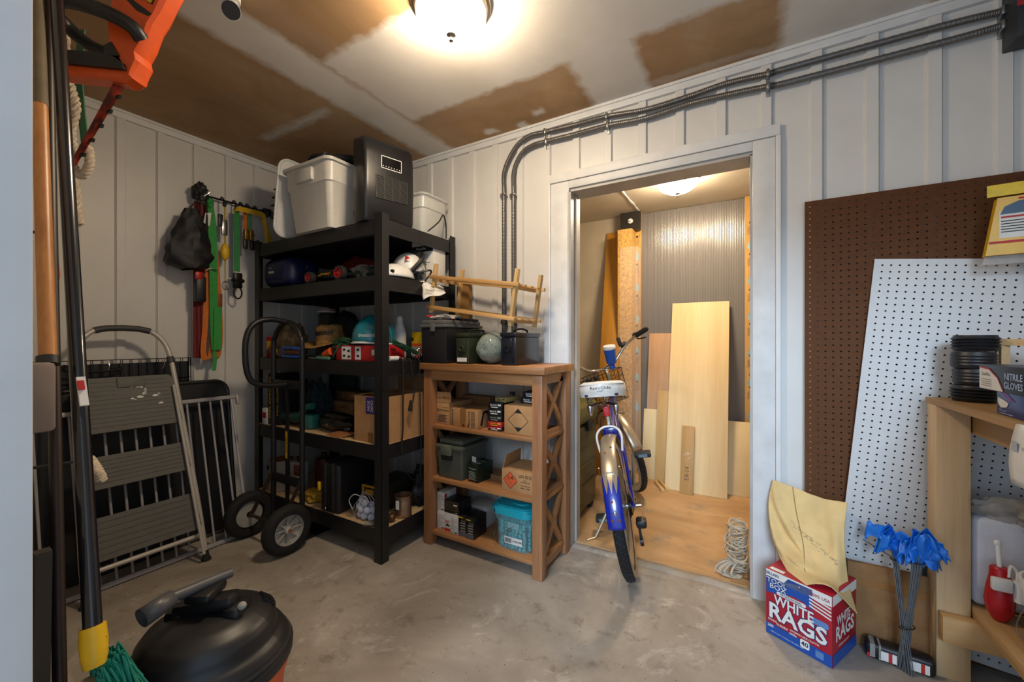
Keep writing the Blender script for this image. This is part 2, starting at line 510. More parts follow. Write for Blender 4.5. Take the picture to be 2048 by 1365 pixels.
for i, (x0, x1, px) in enumerate(((1268, 1283, 1275), (1490, 1512, 1500))):
    a = PY(x0, 700, BW - .03).x; b = PY(x1, 700, BW - .03).x
    st = struct('trim_%d' % (15 + i), MB().bb(a, b, BW - .055, BW - .0125, .012, BC - .004), osb)
    mb = MB(); fr = frame(((a + b) / 2, BW - .0556, 0), (1, 0, 0), (0, 0, 1)); hw = (b - a) / 2 * .8
    for z in (.55, .82, 1.05, 1.34, 1.62, 1.9):
        mb.poly([(-hw * .8, z), (hw * .2, z - .03), (hw * .8, z + .02), (0, z + .07)], fr)
    part('printed_mark', mb, tape, st)
    mb = MB()
    for z in (.7, .95, 1.2, 1.47, 1.75, 2.0):
        for q in range(4): mb.poly([(-hw * .7, z + q * .016), (hw * .7, z + .03 + q * .016), (hw * .7, z + .034 + q * .016), (-hw * .7, z + .004 + q * .016)], fr)
        mb.poly([(0, z + .08), (.012, z + .095), (0, z + .11), (-.012, z + .095)], fr)
    part('printed_lettering', mb, inkb, st)
# left wrapped OSB studs standing off the wall
a = PY(1238, 700, BW - .16); b = PY(1266, 700, BW - .16)
st = struct('trim_17', MB().bb(a.x, b.x, BW - .2, BW - .06, .012, 2.14), osb2)
part('bracket_plate', MB().bb(a.x + .002, b.x + .05, BW - .12, BW - .07, 2.145, BC - .004), M('dark_steel', '#3d3a36', .4, .6), st)
mb = MB().lathe([(0, 0), (.022, 0), (.022, .01), (.008, .012), (.008, .03)], frame(((a.x + b.x) / 2 + .03, BW - .121, 2.225), (1, 0, 0), (0, 0, 1)))
part('insulator_knob', mb, trimw, st)
part('plastic_wrap', MB().bb(a.x + .02, b.x + .045, BW - .206, BW - .058, .05, 1.98), wrap, st)
# ---------------------------------------------------------------- ceiling lamps
def m_glow(name, k):
    n = N(name); n.base('#fff6e6'); n.set(Roughness=.3, Emission_Strength=k)
    n.b.inputs['Emission Color'].default_value = (*LAMP_COL, 1)
    return n.m
nickel = M('brushed_nickel', '#9a9186', .28, 1., var=.06)
def ceiling_light(x, y, z, label, k):
    t = thing('ceiling_light', label, 'ceiling light', (x, y, z), group=None)
    part('canopy', MB().lathe([(.02, -.001), (.146, -.001), (.150, -.012), (.147, -.022), (.138, -.026), (.134, -.040), (.126, -.043), (.02, -.043)], n=40), nickel, t)
    pr = [(.131 * math.cos(a), -.044 - .078 * math.sin(a)) for a in [i * PI / 2 / 12 for i in range(13)]]
    g = part('glass_shade', MB().lathe(pr[:-1] + [(.001, -.122)], n=40, cap=False), m_glow('lit_glass_' + str(k), k), t)
    part('finial', MB().lathe([(.0, -.120), (.017, -.121), (.018, -.125), (.008, -.130), (.006, -.134), (.010, -.139), (.009, -.146), (.0, -.150)], n=16), nickel, t)
    return t
ceiling_light(-.962, 1.19, CEIL, 'frosted dome ceiling light with nickel rim on the unpainted drywall ceiling', 76.)
c = PZ(1355, 352, BC)
ceiling_light(c.x, c.y, BC, 'frosted dome ceiling light with bronze rim seen through the doorway', 92.)
# ---------------------------------------------------------------- conduits
def m_flex():
    n = N('flexible_conduit'); v = n.coord()
    w = n.n('ShaderNodeTexVoronoi', i_Scale=130.); n.l(v, w.inputs['Vector'])
    n.base('#6c6a68'); n.set(Roughness=.35, Metallic=.55); n.bump(w.outputs['Distance'], .2, .003)
    return n.m
flex = m_flex()
up = [(1008, 655), (1008, 520), (1008, 390), (1009, 342), (1030, 297), (1057, 273), (1091, 264), (1153, 249), (1214, 233), (1293, 219), (1378, 193), (1454, 167), (1536, 148), (1580, 135), (1875, 55), (2012, 22)]
lo = [(1027, 655), (1027, 520), (1027, 390), (1028, 342), (1043, 308), (1064, 292), (1093, 283), (1153, 268), (1216, 251), (1293, 236), (1378, 208), (1454, 190), (1536, 173), (1580, 164), (1875, 88), (2012, 50)]
CY = W - .032
for i, (pp, lab) in enumerate(((up, 'grey flexible conduit, the upper of the two sweeping over the doorway'), (lo, 'grey flexible conduit, the lower of the two sweeping over the doorway'))):
    pts = [PY(x, y, CY) for x, y in pp]
    pts = [V((pts[0].x, CY, 1.05))] + pts
    t = thing('conduit', lab, 'conduit', pts[0], group='electrical conduits')
    ribs = spline(pts, 60)
    part('tube', MB().tube(ribs, .0122, 10, rr=[.0122 + (.0012 if (k % 3) == 0 else 0) for k in range(len(ribs))]), flex, t, True)
    for z in (1.20, 1.275): part('coupling', MB().lathe([(.019, -.012), (.021, -.01), (.021, .01), (.019, .012)], Matrix.Translation((pts[0].x, CY, z)), 12), M('conduit_fitting', '#4d4b49', .4, .5), t, True)
    cl = M('galvanised_clip', '#9d9d9b', .35, .9)
    for (x, y) in [pp[6], pp[8], pp[12], (pp[15][0] - 8, pp[15][1] + 2)]:
        c = PY(x, y, CY)
        part('clip', MB().box((c.x, CY - .001, c.z), (.016, .034, .034), b=.007).box((c.x, CY + .012, c.z - .024), (.016, .006, .03), b=.002), cl, t, True)
    c = PY(*pp[2], CY); part('clip', MB().box((c.x, CY - .001, c.z), (.036, .034, .014), b=.006).box((c.x - .024, CY + .012, c.z), (.02, .006, .014)), cl, t, True)
# electrical box at the end of the conduits
a = PY(2027, 82, W - .09)
t = thing('electrical_panel', 'dark electrical panel box at the end of the conduits under the ceiling', 'electrical panel', (a.x + .17, W, a.z))
part('cabinet', MB().bb(a.x, a.x + .27, W - .115, W - .014, a.z, CEIL - .05, b=.004), M('panel_black', '#23252a', .5), t, True)
part('warning_sticker', MB().bb(a.x - .001, a.x + .04, W - .1165, W - .1145, a.z + .10, a.z + .135), M('sticker_red', '#a3272c', .5), t, True)
# ================================================================= common materials and little builders
blk = M('black_powder_coat', '#17171a', .42, .0, var=.08, vs=12)
blkp = M('black_plastic', '#16161a', .45, var=.1)
blkr = M('black_rubber', '#131314', .8, var=.2)
dgrey = M('dark_grey_plastic', '#3a3a3b', .55, var=.08)
grey = M('grey_plastic', '#6b6a68', .55, var=.06)
steel = M('bright_steel', '#b8b8b8', .28, 1., var=.05)
chrome = M('chrome', '#c9c9c9', .12, 1., var=.03)
wplas = M('white_plastic', '#d8d8d6', .4, var=.03)
wpap = M('white_paper', '#d9d7d2', .7, var=.03)
redm = M('red_plastic', '#b01c1c', .4, var=.08)
redp = M('red_print', '#b3201f', .55, var=.05)
yel = M('yellow_plastic', '#d9ae14', .45, var=.07)
org = M('orange_plastic', '#d3521a', .4, var=.06)
blue = M('blue_plastic', '#1b4fa8', .4, var=.08)
teal = M('teal_paint', '#0f6f7d', .28, var=.04, coat=.4)
tealp = M('teal_plastic', '#2e7168', .5, var=.1)
carton = card()
cartond = card('cardboard_dark', '#7d5a3a', '#93704b')
pb = M('particle_board', '#b59a75', .7, var=.12, vs=90)
tapem = M('brown_tape', '#8c6236', .25, var=.06)
def FF(w, d, h, e=.0008): return frame((0, -d / 2 - e, h / 2), (1, 0, 0), (0, 0, 1))
def FR(w, d, h, e=.0008): return frame((w / 2 + e, 0, h / 2), (0, 1, 0), (0, 0, 1))
def FL(w, d, h, e=.0008): return frame((-w / 2 - e, 0, h / 2), (0, -1, 0), (0, 0, 1))
def FT(w, d, h, e=.0008): return frame((0, 0, h + e), (1, 0, 0), (0, 1, 0))
def carton_box(name, label, x, y, z, w, d, h, rz=0., mat=None, group=None, cat='box', tape_=True, b=.002):
    t = thing(name, label, cat, (x, y, z), rz, group)
    part('carton', MB().bb(-w / 2, w / 2, -d / 2, d / 2, 0, h, b=b), mat or carton, t)
    if tape_:
        part('packing_tape', MB().bb(-w / 2 - .0006, w / 2 + .0006, -.024, .024, h * .72, h + .0006), tapem, t)
    return t
def blob(mb, c, r, amp=.15, fr=3., seed=0., n=24, k=14, flat=None, m=None):
    """lumpy soft body; flat = lowest local z it may reach"""
    vs = []; o = V(c)
    for i in range(k + 1):
        ph = -PI / 2 + PI * i / k
        for j in range(n):
            a = 2 * PI * j / n
            d = V((math.cos(ph) * math.cos(a), math.cos(ph) * math.sin(a), math.sin(ph)))
            q = 1 + amp * noise.noise(d * fr + V((seed, seed * 2.3, 0))) + amp * .45 * noise.noise(d * fr * 2.7 + V((seed, 9, 1)))
            p = V((o.x + d.x * r[0] * q, o.y + d.y * r[1] * q, o.z + d.z * r[2] * q))
            if flat is not None: p.z = max(p.z, flat)
            vs.append(p)
    fs = [[i * n + j, i * n + (j + 1) % n, (i + 1) * n + (j + 1) % n, (i + 1) * n + j] for i in range(k) for j in range(n)]
    mb.add(vs, fs, m)
    return mb
def ribbon(mb, pts, wd, th=.002, n=6, smooth=True):
    """flat strap through points; wd = width vector"""
    P = spline(pts, n) if smooth else [V(p) for p in pts]
    wd = V(wd); k = len(P); o = len(mb.v)
    for i, p in enumerate(P):
        d = (P[min(i + 1, k - 1)] - P[max(i - 1, 0)]).normalized()
        nn = d.cross(wd).normalized() * th / 2
        for s_, q in ((-.5, -1), (.5, -1), (.5, 1), (-.5, 1)): mb.v.append(p + wd * s_ + nn * q)
    for i in range(k - 1):
        for j in range(4):
            mb.f.append([o + i * 4 + j, o + i * 4 + (j + 1) % 4, o + (i + 1) * 4 + (j + 1) % 4, o + (i + 1) * 4 + j]); mb.mi.append(mb.cur)
    mb.f += [[o, o + 1, o + 2, o + 3][::-1], [o + (k - 1) * 4 + j for j in range(4)]]; mb.mi += [mb.cur] * 2
    return mb
# ================================================================= BLACK STEEL SHELVING UNIT
SX0, SX1, SY0, SY1 = -2.853, -1.640, 1.460, 2.070
LV = [.170, .610, 1.050, 1.505, 1.800]
t = thing('shelving_unit', 'tall black steel five-tier shelving unit in the corner', 'shelving unit', ((SX0 + SX1) / 2, (SY0 + SY1) / 2, 0))
for (x, sx) in ((SX0, 1), (SX1, -1)):
    for (y, sy) in ((SY0, 1), (SY1, -1)):
        for (z0, z1) in ((0, .898), (.900, 1.83)):
            part('post', MB().bb(x, x + sx * .052, y, y + sy * .003, z0, z1).bb(x, x + sx * .003, y, y + sy * .052, z0, z1), blk, t, True)
for z in LV:
    s = part('shelf', MB().bb(SX0 + .012, SX1 - .012, SY0 + .012, SY1 - .012, z - .018, z - .0004), pb if z < 1 else blk, t, True)
    e = .004
    part('front_rail', MB().bb(SX0 + .053, SX1 - .053, SY0 + e, SY0 + e + .008, z - .078, z).bb(SX0 + .053, SX1 - .053, SY0 + e, SY0 + .035, z - .079, z - .077), blk, s, True)
    part('back_rail', MB().bb(SX0 + .053, SX1 - .053, SY1 - e - .008, SY1 - e, z - .078, z), blk, s, True)
    part('side_rail', MB().bb(SX0 + e, SX0 + e + .008, SY0 + .053, SY1 - .053, z - .078, z), blk, s, True)
    part('side_rail', MB().bb(SX1 - e - .008, SX1 - e, SY0 + .053, SY1 - .053, z - .078, z), blk, s, True)
# ================================================================= WOODEN BOOKCASE with crossed sides
BX0, BX1, BY0, BY1 = -1.612, -.856, 1.745, 2.092
wbx = wood('acacia_x', '#7c4f2c', '#b58253', 'x', .42, 10)
wby = wood('acacia_y', '#7a4e2c', '#ae7c50', 'y', .42, 10)
wbz = wood('acacia_z', '#7a4d2d', '#b07d55', 'z', .42, 10)
t = thing('bookcase', 'open brown wooden bookcase with crossed side braces beside the doorway', 'bookcase', ((BX0 + BX1) / 2, (BY0 + BY1) / 2, 0))
mb = MB()
part('top', MB().bb(BX0 - .022, BX1 + .022, BY0 - .02, BY1 + .01, .997, 1.035, b=.004), wbx, t, True)
pw = .055
for x in (BX0, BX1 - pw):
    for y in (BY0, BY1 - pw): part('post', MB().bb(x, x + pw, y, y + pw, 0, .996, b=.003), wbz, t, True)
part('apron', MB().bb(BX0 + pw, BX1 - pw, BY0 + .008, BY0 + .028, .94, .996), wbx, t, True)
part('apron', MB().bb(BX0 + pw, BX1 - pw, BY1 - .028, BY1 - .008, .94, .996), wbx, t, True)
BL = [.080, .385, .684]
for z in BL:
    part('shelf', MB().bb(BX0 + .012, BX1 - .012, BY0 + .012, BY1 - .01, z - .022, z, b=.002), wbx, t, True)
for x in (BX0 + .018, BX1 - .018 - .019):
    for (z0, z1) in ((.04, .385), (.385, .684), (.684, .996)):
        a = (x + .0095, BY0 + pw, z0 + .02); b = (x + .0095, BY1 - pw, z1 - .03)
        part('cross_brace', MB().bar((x + .0095, BY0 + pw, z0 + .03), (x + .0095, BY1 - pw, z1 - .03), .019, .03, (1, 0, 0)) if False else MB().bar((x + .0095, BY0 + pw, z0 + .03), (x + .0095, BY1 - pw, z1 - .03), .03, .019, (1, 0, 0)), wby, t, True)
        part('cross_brace', MB().bar((x + .0095, BY0 + pw, z1 - .03), (x + .0095, BY1 - pw, z0 + .03), .03, .017, (1, 0, 0)), wby, t, True)
    for z in (.05, .385, .684, .968):
        part('side_rail', MB().bb(x, x + .019, BY0 + pw, BY1 - pw, z - .024, z + .02), wby, t, True)
# ================================================================= THINGS ON THE STEEL SHELVES
T5, T4, T3, T2, T1 = LV[4], LV[3], LV[2], LV[1], LV[0]
D = .0005 - .003
def zt(z): return z + .0003
clearp = M('clear_bin_plastic', '#dfe0dc', .25, var=.02, trans=.0, alpha=.55)
milky = M('milky_bin_plastic', '#cfccc4', .35, var=.03, sub=.0)
def bin_(name, label, x, y, z, w0, d0, w1, d1, h, rz, mat, group=None):
    """open tapered tub with rim"""
    t = thing(name, label, 'bin', (x, y, z), rz, group)
    def ring(w, d, zz, r): return [V((px, py, zz)) for px, py in rrect(w, d, r, 4)]
    lv = [ring(w0, d0, 0, .03), ring(w0 + (w1 - w0) * .66, d0 + (d1 - d0) * .66, h * .66, .034), ring(w0 + (w1 - w0) * .7 + .012, d0 + (d1 - d0) * .7 + .012, h * .68, .036), ring(w1, d1, h * .96, .04), ring(w1 + .03, d1 + .03, h * .96, .045), ring(w1 + .034, d1 + .034, h, .045), ring(w1, d1, h, .04), ring(w1 - .012, d1 - .012, h * .94, .04), ring(w0 - .008, d0 - .008, .006, .028)]
    mb = MB(); n = len(lv[0]); vs = [p for q in lv for p in q]
    fs = [[i * n + j, i * n + (j + 1) % n, (i + 1) * n + (j + 1) % n, (i + 1) * n + j] for i in range(len(lv) - 1) for j in range(n)]
    fs += [list(range(n))[::-1], [(len(lv) - 1) * n + j for j in range(n)]]
    part('tub', mb.add(vs, fs), mat, t)
    k = .82
    for s_ in (-1, 1):
        part('handle', MB().box((0, s_ * (d0 + (d1 - d0) * k) / 2 + s_ * .008, h * k), (w1 * .36, .026, h * .2), b=.008), mat, t)
    return t
# ---- top tier
bin_('storage_bin', 'clear plastic bin full of black tubing beside the heater on the top shelf', -2.185, 1.63, zt(T5), .34, .40, .42, .48, .37, 0, milky)
# lid leaning on the tub
t = thing('bin_lid', 'white plastic bin lid standing on edge against the clear bin', 'lid', (-2.50, 1.64, zt(T5) + .010), r=(0, math.radians(8), 0))
ol = rrect(.50, .46, .06, 6)
fm = frame((0, 0, .232), (0, 1, 0), (0, 0, 1))
part('panel', MB().prism([(a, b) for a, b in ol], -.004, .004, fm), wplas, t)
mb = MB()
mb.tube([fm @ V((a, b, 0)) for a, b in ol], .009, 6, closed=True)
part('rim', mb, wplas, t)
# coil of black tube lying in the bin
mb = MB()
pts = []
for i in range(160):
    a = i / 160 * 2 * PI * 4.2; r = .165 + .02 * math.sin(i * .21)
    pts.append(V((-2.17 + r * .95 * math.cos(a), 1.64 + r * 1.1 * math.sin(a), zt(T5) + .40 + .035 * (i / 160) + .012 * math.sin(a * 1.3))))
t = thing('tubing_coil', 'coil of black corrugated tubing heaped in the top-shelf bin', 'hose', (-2.17, 1.64, zt(T5) + .35))
part('tube', MB().tube(pts, .014, 8), blkr, t, True)
part('tie', MB().box((-2.10, 1.465, zt(T5) + .42), (.03, .05, .05), b=.01), dgrey, t, True)
# heater
heat = M('heater_black', '#1d1d20', .36, var=.05)
t = thing('heater', 'black upright cabinet heater with vent grille and white-framed display', 'heater', (-1.765, 1.59, zt(T5)), rz=math.radians(-16))
prof = [(-.075, 0), (.062, 0), (.075, .012), (.080, .20), (.078, .36), (.066, .43), (.040, .455), (-.075, .478)]
def slab(mb, prof, y0, y1, inset=.02):
    n = len(prof); rows = [(y0, inset), (y0 + inset * .35, inset * .3), (y0 + inset, 0), (y1 - inset, 0), (y1 - inset * .35, inset * .3), (y1, inset)]
    cx = sum(p[0] for p in prof) / n; cz = sum(p[1] for p in prof) / n; vs = []
    for y, ins in rows:
        for x, z in prof:
            vs.append((x - math.copysign(min(ins * .5, abs(x - cx)), x - cx), y, z - math.copysign(min(ins, abs(z - cz)), z - cz) * (1 if z > .01 else 0)))
    fs = [[i * n + j, i * n + (j + 1) % n, (i + 1) * n + (j + 1) % n, (i + 1) * n + j] for i in range(len(rows) - 1) for j in range(n)]
    fs += [list(range(n))[::-1], [(len(rows) - 1) * n + j for j in range(n)]]
    return mb.add(vs, [f[::-1] for f in fs])
part('housing', slab(MB(), prof, -.145, .145), heat, t)
fr = frame((.0815, 0, 0), (0, 1, 0), (0, 0, 1))
mb = MB()
for (x0, x1, y0, y1) in ((-.055, .065, .356, .360), (-.055, .065, .292, .296), (-.055, -.051, .292, .360), (.061, .065, .292, .360)): mb.rect(x0, x1, y0, y1, fr)
for q in range(7): mb.rect(-.046 + q * .016, -.041 + q * .016, .303, .308, fr)
part('display_frame', mb, wpap, t)
part('display', MB().rect(-.055, .065, .292, .36, fr, -.0006), M('display_glass', '#0c0c10', .08), t)
g = part('vent_grille', MB().bb(.0795, .0815, -.085, .10, .125, .250), M('vent_dark', '#090909', .7), t)
mb = MB()
for q in range(5): mb.bb(.081, .084, -.085 + q * .0455, -.082 + q * .0455, .125, .25)
for q in range(15): mb.bb(.081, .0835, -.085, .10, .126 + q * .0085, .1285 + q * .0085)
part('grille_bars', mb, dgrey, g)
part('rear_panel', MB().bb(-.079, -.074, -.128, .128, .012, .455, b=.002), blkp, t)
for s_ in (-1, 1): part('foot', MB().box((.0, s_ * .1, .004), (.12, .025, .008)), blkr, t)
mb = MB().tube(spline([(-1.63, 1.80, zt(T5) + .006), (-1.60, 1.86, zt(T5) + .07), (-1.615, 1.92, zt(T5) + .13), (-1.635, 1.97, zt(T5) + .09), (-1.65, 1.99, zt(T5) + .006)], 8), .004, 6)
single('power_cable', mb, blkr, 'thin black power cable looping up behind the heater', 'cable')
mb = MB().tube(spline([(-1.875, 1.56, zt(T5) + .006), (-1.88, 1.50, zt(T5) + .05), (-1.865, 1.47, zt(T5) + .07), (-1.86, 1.475, zt(T5) + .005)], 8), .004, 6)
single('power_cable', mb, blkr, 'short bend of black cable between the clear bin and the heater', 'cable')
bin_('storage_bin', 'clear plastic bin standing behind the heater near the wall', -1.835, 1.945, zt(T5), .24, .20, .28, .23, .26, 0, clearp)
bin_('storage_bin', 'dim grey translucent bin at the wall end of the top shelf behind the lid', -2.69, 1.82, zt(T5), .26, .40, .29, .44, .27, 0, M('grey_clear_plastic', '#77756f', .3, alpha=.75))
mb = MB()
random.seed(3)
for q in range(4):
    f = frame((-2.70 + .01 * q, 1.78, zt(T5) + .30 + .02 * q), (1, .1 * q, .1), (.1, 1, .25 - .1 * q))
    mb.prism([(-.13, -.24), (.09, -.22), (.10, .15), (.0, .19), (-.12, .14)], -.003, .003, f)
single('folded_plastic', mb, blkp, 'loose sheets of black folded plastic on top of the grey bin', 'plastic')
# ---- second tier from the top
navy = M('navy_nylon', '#141a44', .32, var=.2, bump=.1)
x = -2.66; y = 1.60
t = thing('nylon_case', 'glossy navy blue rounded soft case with faint lettering', 'case', (x, y, zt(T4)))
part('shell', MB().box((0, 0, .105), (.32, .24, .20), b=.07, seg=5), navy, t)
fr = frame((0, -.1208, .10), (1, 0, 0), (0, 0, 1))
part('printed_logo', MB().text('TROLLEY', .016, fr, -.03, .0).text('Kobalt', .02, fr, -.03, .03) if False else MB().rect(-.06, .0, -.004, .010, fr).rect(-.05, -.03, .028, .034, fr), M('pale_print', '#b8a990', .6), t)
mb = MB().tube(spline([(-.16, 0, .12), (-.155, 0, .16), (0, 0, .204), (.155, 0, .16), (.16, 0, .12)], 6), .006, 6)
part('zip_piping', mb, blkp, t)
# toy car
t = thing('toy_car', 'black remote-control buggy with red-spoked wheels', 'toy', (-2.175, 1.58, zt(T4)), rz=math.radians(4))
part('chassis', MB().bb(-.15, .18, -.06, .06, .03, .055, b=.01).bb(-.06, .10, -.05, .05, .055, .085, b=.012), blkp, t)
part('gold_linkage', MB().cyl((-.05, -.075, .045), (.03, -.075, .05), .008).cyl((-.02, -.085, .05), (.04, -.07, .055), .007), M('gold_metal', '#c29a3c', .3, .9), t)
for (cx, cy, r) in ((-.115, -.085, .036), (.145, -.09, .044), (-.115, .085, .036), (.145, .09, .044)):
    wm_ = frame((cx, cy, r), (1, 0, 0), (0, 0, 1))
    q = part('tyre', MB().lathe([(r * .62, -.018), (r * .92, -.018), (r, -.011), (r, .011), (r * .92, .018), (r * .62, .018), (r * .62, -.018)], wm_, 20, cap=False), blkr, t)
    mb = MB().lathe([(0, .016), (r * .2, .017), (r * .2, .012), (0, .012)], wm_, 10)
    for s_ in range(6):
        a = s_ * PI / 3
        mb.box((0, 0, 0), (r * .5, r * .14, .006), wm_ @ Matrix.Rotation(a, 4, 'Z') @ Matrix.Translation((r * .36, 0, .012)))
    mb.lathe([(r * .58, -.016), (r * .64, -.016), (r * .64, .019), (r * .56, .019), (r * .56, .014)], wm_, 20, cap=False)
    part('red_rim', mb, redm, q)
redcl = M('red_cloth', '#7d2415', .9, var=.25, bump=.3, bs=30); wcl = M('white_cloth', '#bfbab2', .9, var=.1, bump=.3, bs=30)
mb = blob(MB(), (-2.40, 1.935, zt(T4) + .09), (.25, .09, .15), .3, 2.2, 4., 30, 14, zt(T4))
single('red_cloth', mb, redcl, 'dark red folded cloth lying behind the toy buggy', 'cloth')
mb = blob(MB(), (-2.15, 1.755, zt(T4) + .05), (.20, .045, .085), .35, 2.6, 8., 30, 12, zt(T4))
single('white_cloth', mb, wcl, 'crumpled white plastic cloth in front of the dark red cloth', 'cloth')
mb = blob(MB(), (-1.86, 1.555, zt(T4) + .03), (.085, .06, .045), .5, 3., 2., 26, 12, zt(T4))
single('camo_glove', mb, M('dark_camo', '#232a20', .85, var=.5, vs=25), 'small dark camouflage cloth bundle at the shelf edge', 'cloth')
# white helmet visor and strap, right of the post
t = thing('face_mask', 'white sports face mask with black strap and red badge behind the front post', 'mask', (-1.75, 1.66, zt(T4)), rz=.3)
def shell(mb, c, r, th0, th1, ph0, ph1, n=16, k=10, m=None):
    def fn(u, v):
        a = th0 + (th1 - th0) * u; p = ph0 + (ph1 - ph0) * v
        return (c[0] + r[0] * math.cos(p) * math.cos(a), c[1] + r[1] * math.cos(p) * math.sin(a), c[2] + r[2] * math.sin(p))
    return mb.grid(fn, n, k, m)
part('visor', shell(MB(), (0, 0, .01), (.11, .14, .085), -PI * 1.05, PI * .05, 0, PI / 2), wplas, t, solid=.004)
part('eye_vent', MB().ell((-.03, -.128, .035), (.018, .006, .012)).ell((.05, -.12, .035), (.014, .006, .009)), blkp, t)
part('cap_shell', shell(MB(), (.03, .10, .06), (.10, .09, .12), 0, 2 * PI, 0, PI / 2, 20), wplas, t, solid=.004)
part('strap', MB().tube(spline([(.09, .03, .06), (.13, .06, .12), (.12, .10, .165), (.05, .10, .185)], 6), .014, 8), blkp, t)
part('red_badge', MB().prism([(-.015, -.012), (.016, 0), (-.012, .016)], 0, .003, frame((.07, .012, .13), (1, .2, 0), (0, 0, 1))), redm, t)
# white product box and manual
t = thing('product_box', 'white product carton with black title band on the second shelf', 'box', (-1.745, 1.935, zt(T4)), rz=math.radians(2))
part('carton', MB().bb(-.085, .085, -.06, .06, 0, .275, b=.002), wpap, t)
fr = FF(.17, .12, .275)
part('title_band', MB().rect(-.083, .083, .068, .105, fr), inkb, t)
part('title', MB().text('Powerfist', .014, fr, -.01, .088, .01, z=.0006), wpap, t)
part('printed_lettering', MB().text('PORTABLE', .006, fr, .02, .122).text('use cord in bag', .0085, fr, .0, .05, sk=.2).text('for Red Cord 1 Gar', .0085, fr, .0, .03, sk=.2).rect(-.06, .06, -.002, .001, fr).rect(-.06, .04, -.014, -.011, fr), inkb, t)
part('product_picture', MB().rect(-.02, .03, -.10, .01, fr).add(*(lambda d: (d.v, d.f))(MB().rect(-.075, -.03, -.10, -.06, fr))), M('grey_print', '#8a8781', .7), t)
fr = FL(.17, .12, .275)
part('side_print', MB().rect(-.05, .05, .07, .10, fr).rect(-.05, .03, .0, .012, fr), inkb, t)
def sheet(u, v):
    x = -1.655 + .13 * u; y = 1.78 - .10 * v * (1 - .2 * u)
    z = zt(T4) + .001 + (-.03 - .10 * v * v if v > .3 else .006 * math.sin(v * 9)) + .02 * u * math.sin(v * 4)
    return (x, y, z)
t = thing('manual_sheet', 'white printed manual sheet drooping over the edge of the second shelf', 'paper', (-1.6, 1.75, zt(T4)))
a, b, c_, d_ = PY(838, 563, 1.78), PY(878, 570, 1.84), PY(895, 585, 1.80), PY(850, 600, 1.72)
def sh2(u, v):
    p = a.lerp(b, u).lerp(d_.lerp(c_, u), v)
    return (p.x + .012 * math.sin(v * 5), p.y, p.z + .008 * math.sin(u * 6))
part('sheet', MB().grid(sh2, 10, 10), wpap, t, True, solid=.0012)
fr = frame(a.lerp(c_, .62) + V((.006, -.012, 0)), (b - a).normalized(), (a - d_).normalized())
part('printed_lettering', MB().text('HD-HOIST', .015, fr, .02, .0, .01).text('2000', .018, fr, -.03, -.035, .01), inkb, t, True)
mb = MB().tube(spline([PY(820, 556, 1.74), PY(838, 546, 1.76), PY(858, 541, 1.80), PY(862, 546, 1.82), PY(850, 562, 1.78)], 6), .006, 6)
mb.v = [V((p.x, p.y, max(p.z, zt(T4) + .003))) for p in mb.v]
single('bent_wire', mb, blkp, 'bent black wire lying beside the white product carton', 'wire')
# ---- middle tier
camo = M('camouflage_fabric', '#5a4a34', .9, var=.75, vs=16, bump=.25, bs=40)
mb = blob(MB(), (-2.21, 1.91, zt(T3) + .10), (.17, .10, .14), .22, 2.6, 1., 34, 18, zt(T3))
single('duffel_bag', mb, M('dark_camouflage', '#3a2f24', .9, var=.7, vs=14, bump=.3, bs=35), 'dark camouflage duffel bag slumped at the back of the middle shelf', 'bag')
t = thing('camouflage_vest', 'tan camouflage hunting vest bundled behind the hand truck', 'clothing', (-2.645, 1.58, zt(T3)))
part('bundle', blob(MB(), (0, 0, .09), (.13, .08, .135), .35, 3., 5., 34, 18, 0), camo, t)
part('drawstring', MB().tube(spline([(.03, -.10, .17), (.02, -.115, .10), (.05, -.12, .05), (.03, -.10, .02)], 5), .004, 5), M('tan_cord', '#9b7c4a', .9), t)
part('fold', blob(MB(), (-.08, -.03, .05), (.07, .06, .055), .3, 3, 2, flat=0), M('tan_canvas', '#7c5a36', .9, var=.2, bump=.2), t)
t = thing('snack_box', 'small red and yellow carton tucked at the wall end of the middle shelf', 'box', (-2.79, 1.55, zt(T3)), rz=.2)
part('carton', MB().bb(-.04, .04, -.02, .02, 0, .14, b=.001), redp, t)
part('yellow_panel', MB().rect(-.035, .035, -.02, .04, FF(.08, .04, .14)), yel, t)
mb = blob(MB(), (-2.55, 1.95, zt(T3) + .15), (.13, .08, .18), .1, 2, 3., 28, 16, zt(T3))
t = thing('black_backpack', 'black rounded backpack at the back of the middle shelf', 'bag', (-2.55, 1.95, zt(T3)))
part('sack', mb, M('black_nylon', '#0e0e10', .7, var=.2, bump=.2), t, True)
t = thing('jar', 'jar with white and red lid poking out behind the black backpack', 'jar', (-2.75, 1.92, zt(T3)))
part('glass_body', MB().lathe([(.045, 0), (.055, .01), (.055, .30), (.045, .32)], n=20), M('smoky_glass', '#4a4440', .2, alpha=.8), t)
part('lid', MB().lathe([(.062, .322), (.064, .327), (.064, .347), (.06, .35)], n=24), wplas, t)
part('lid_band', MB().lathe([(.0645, .336), (.0645, .343)], n=24, cap=False), redm, t)
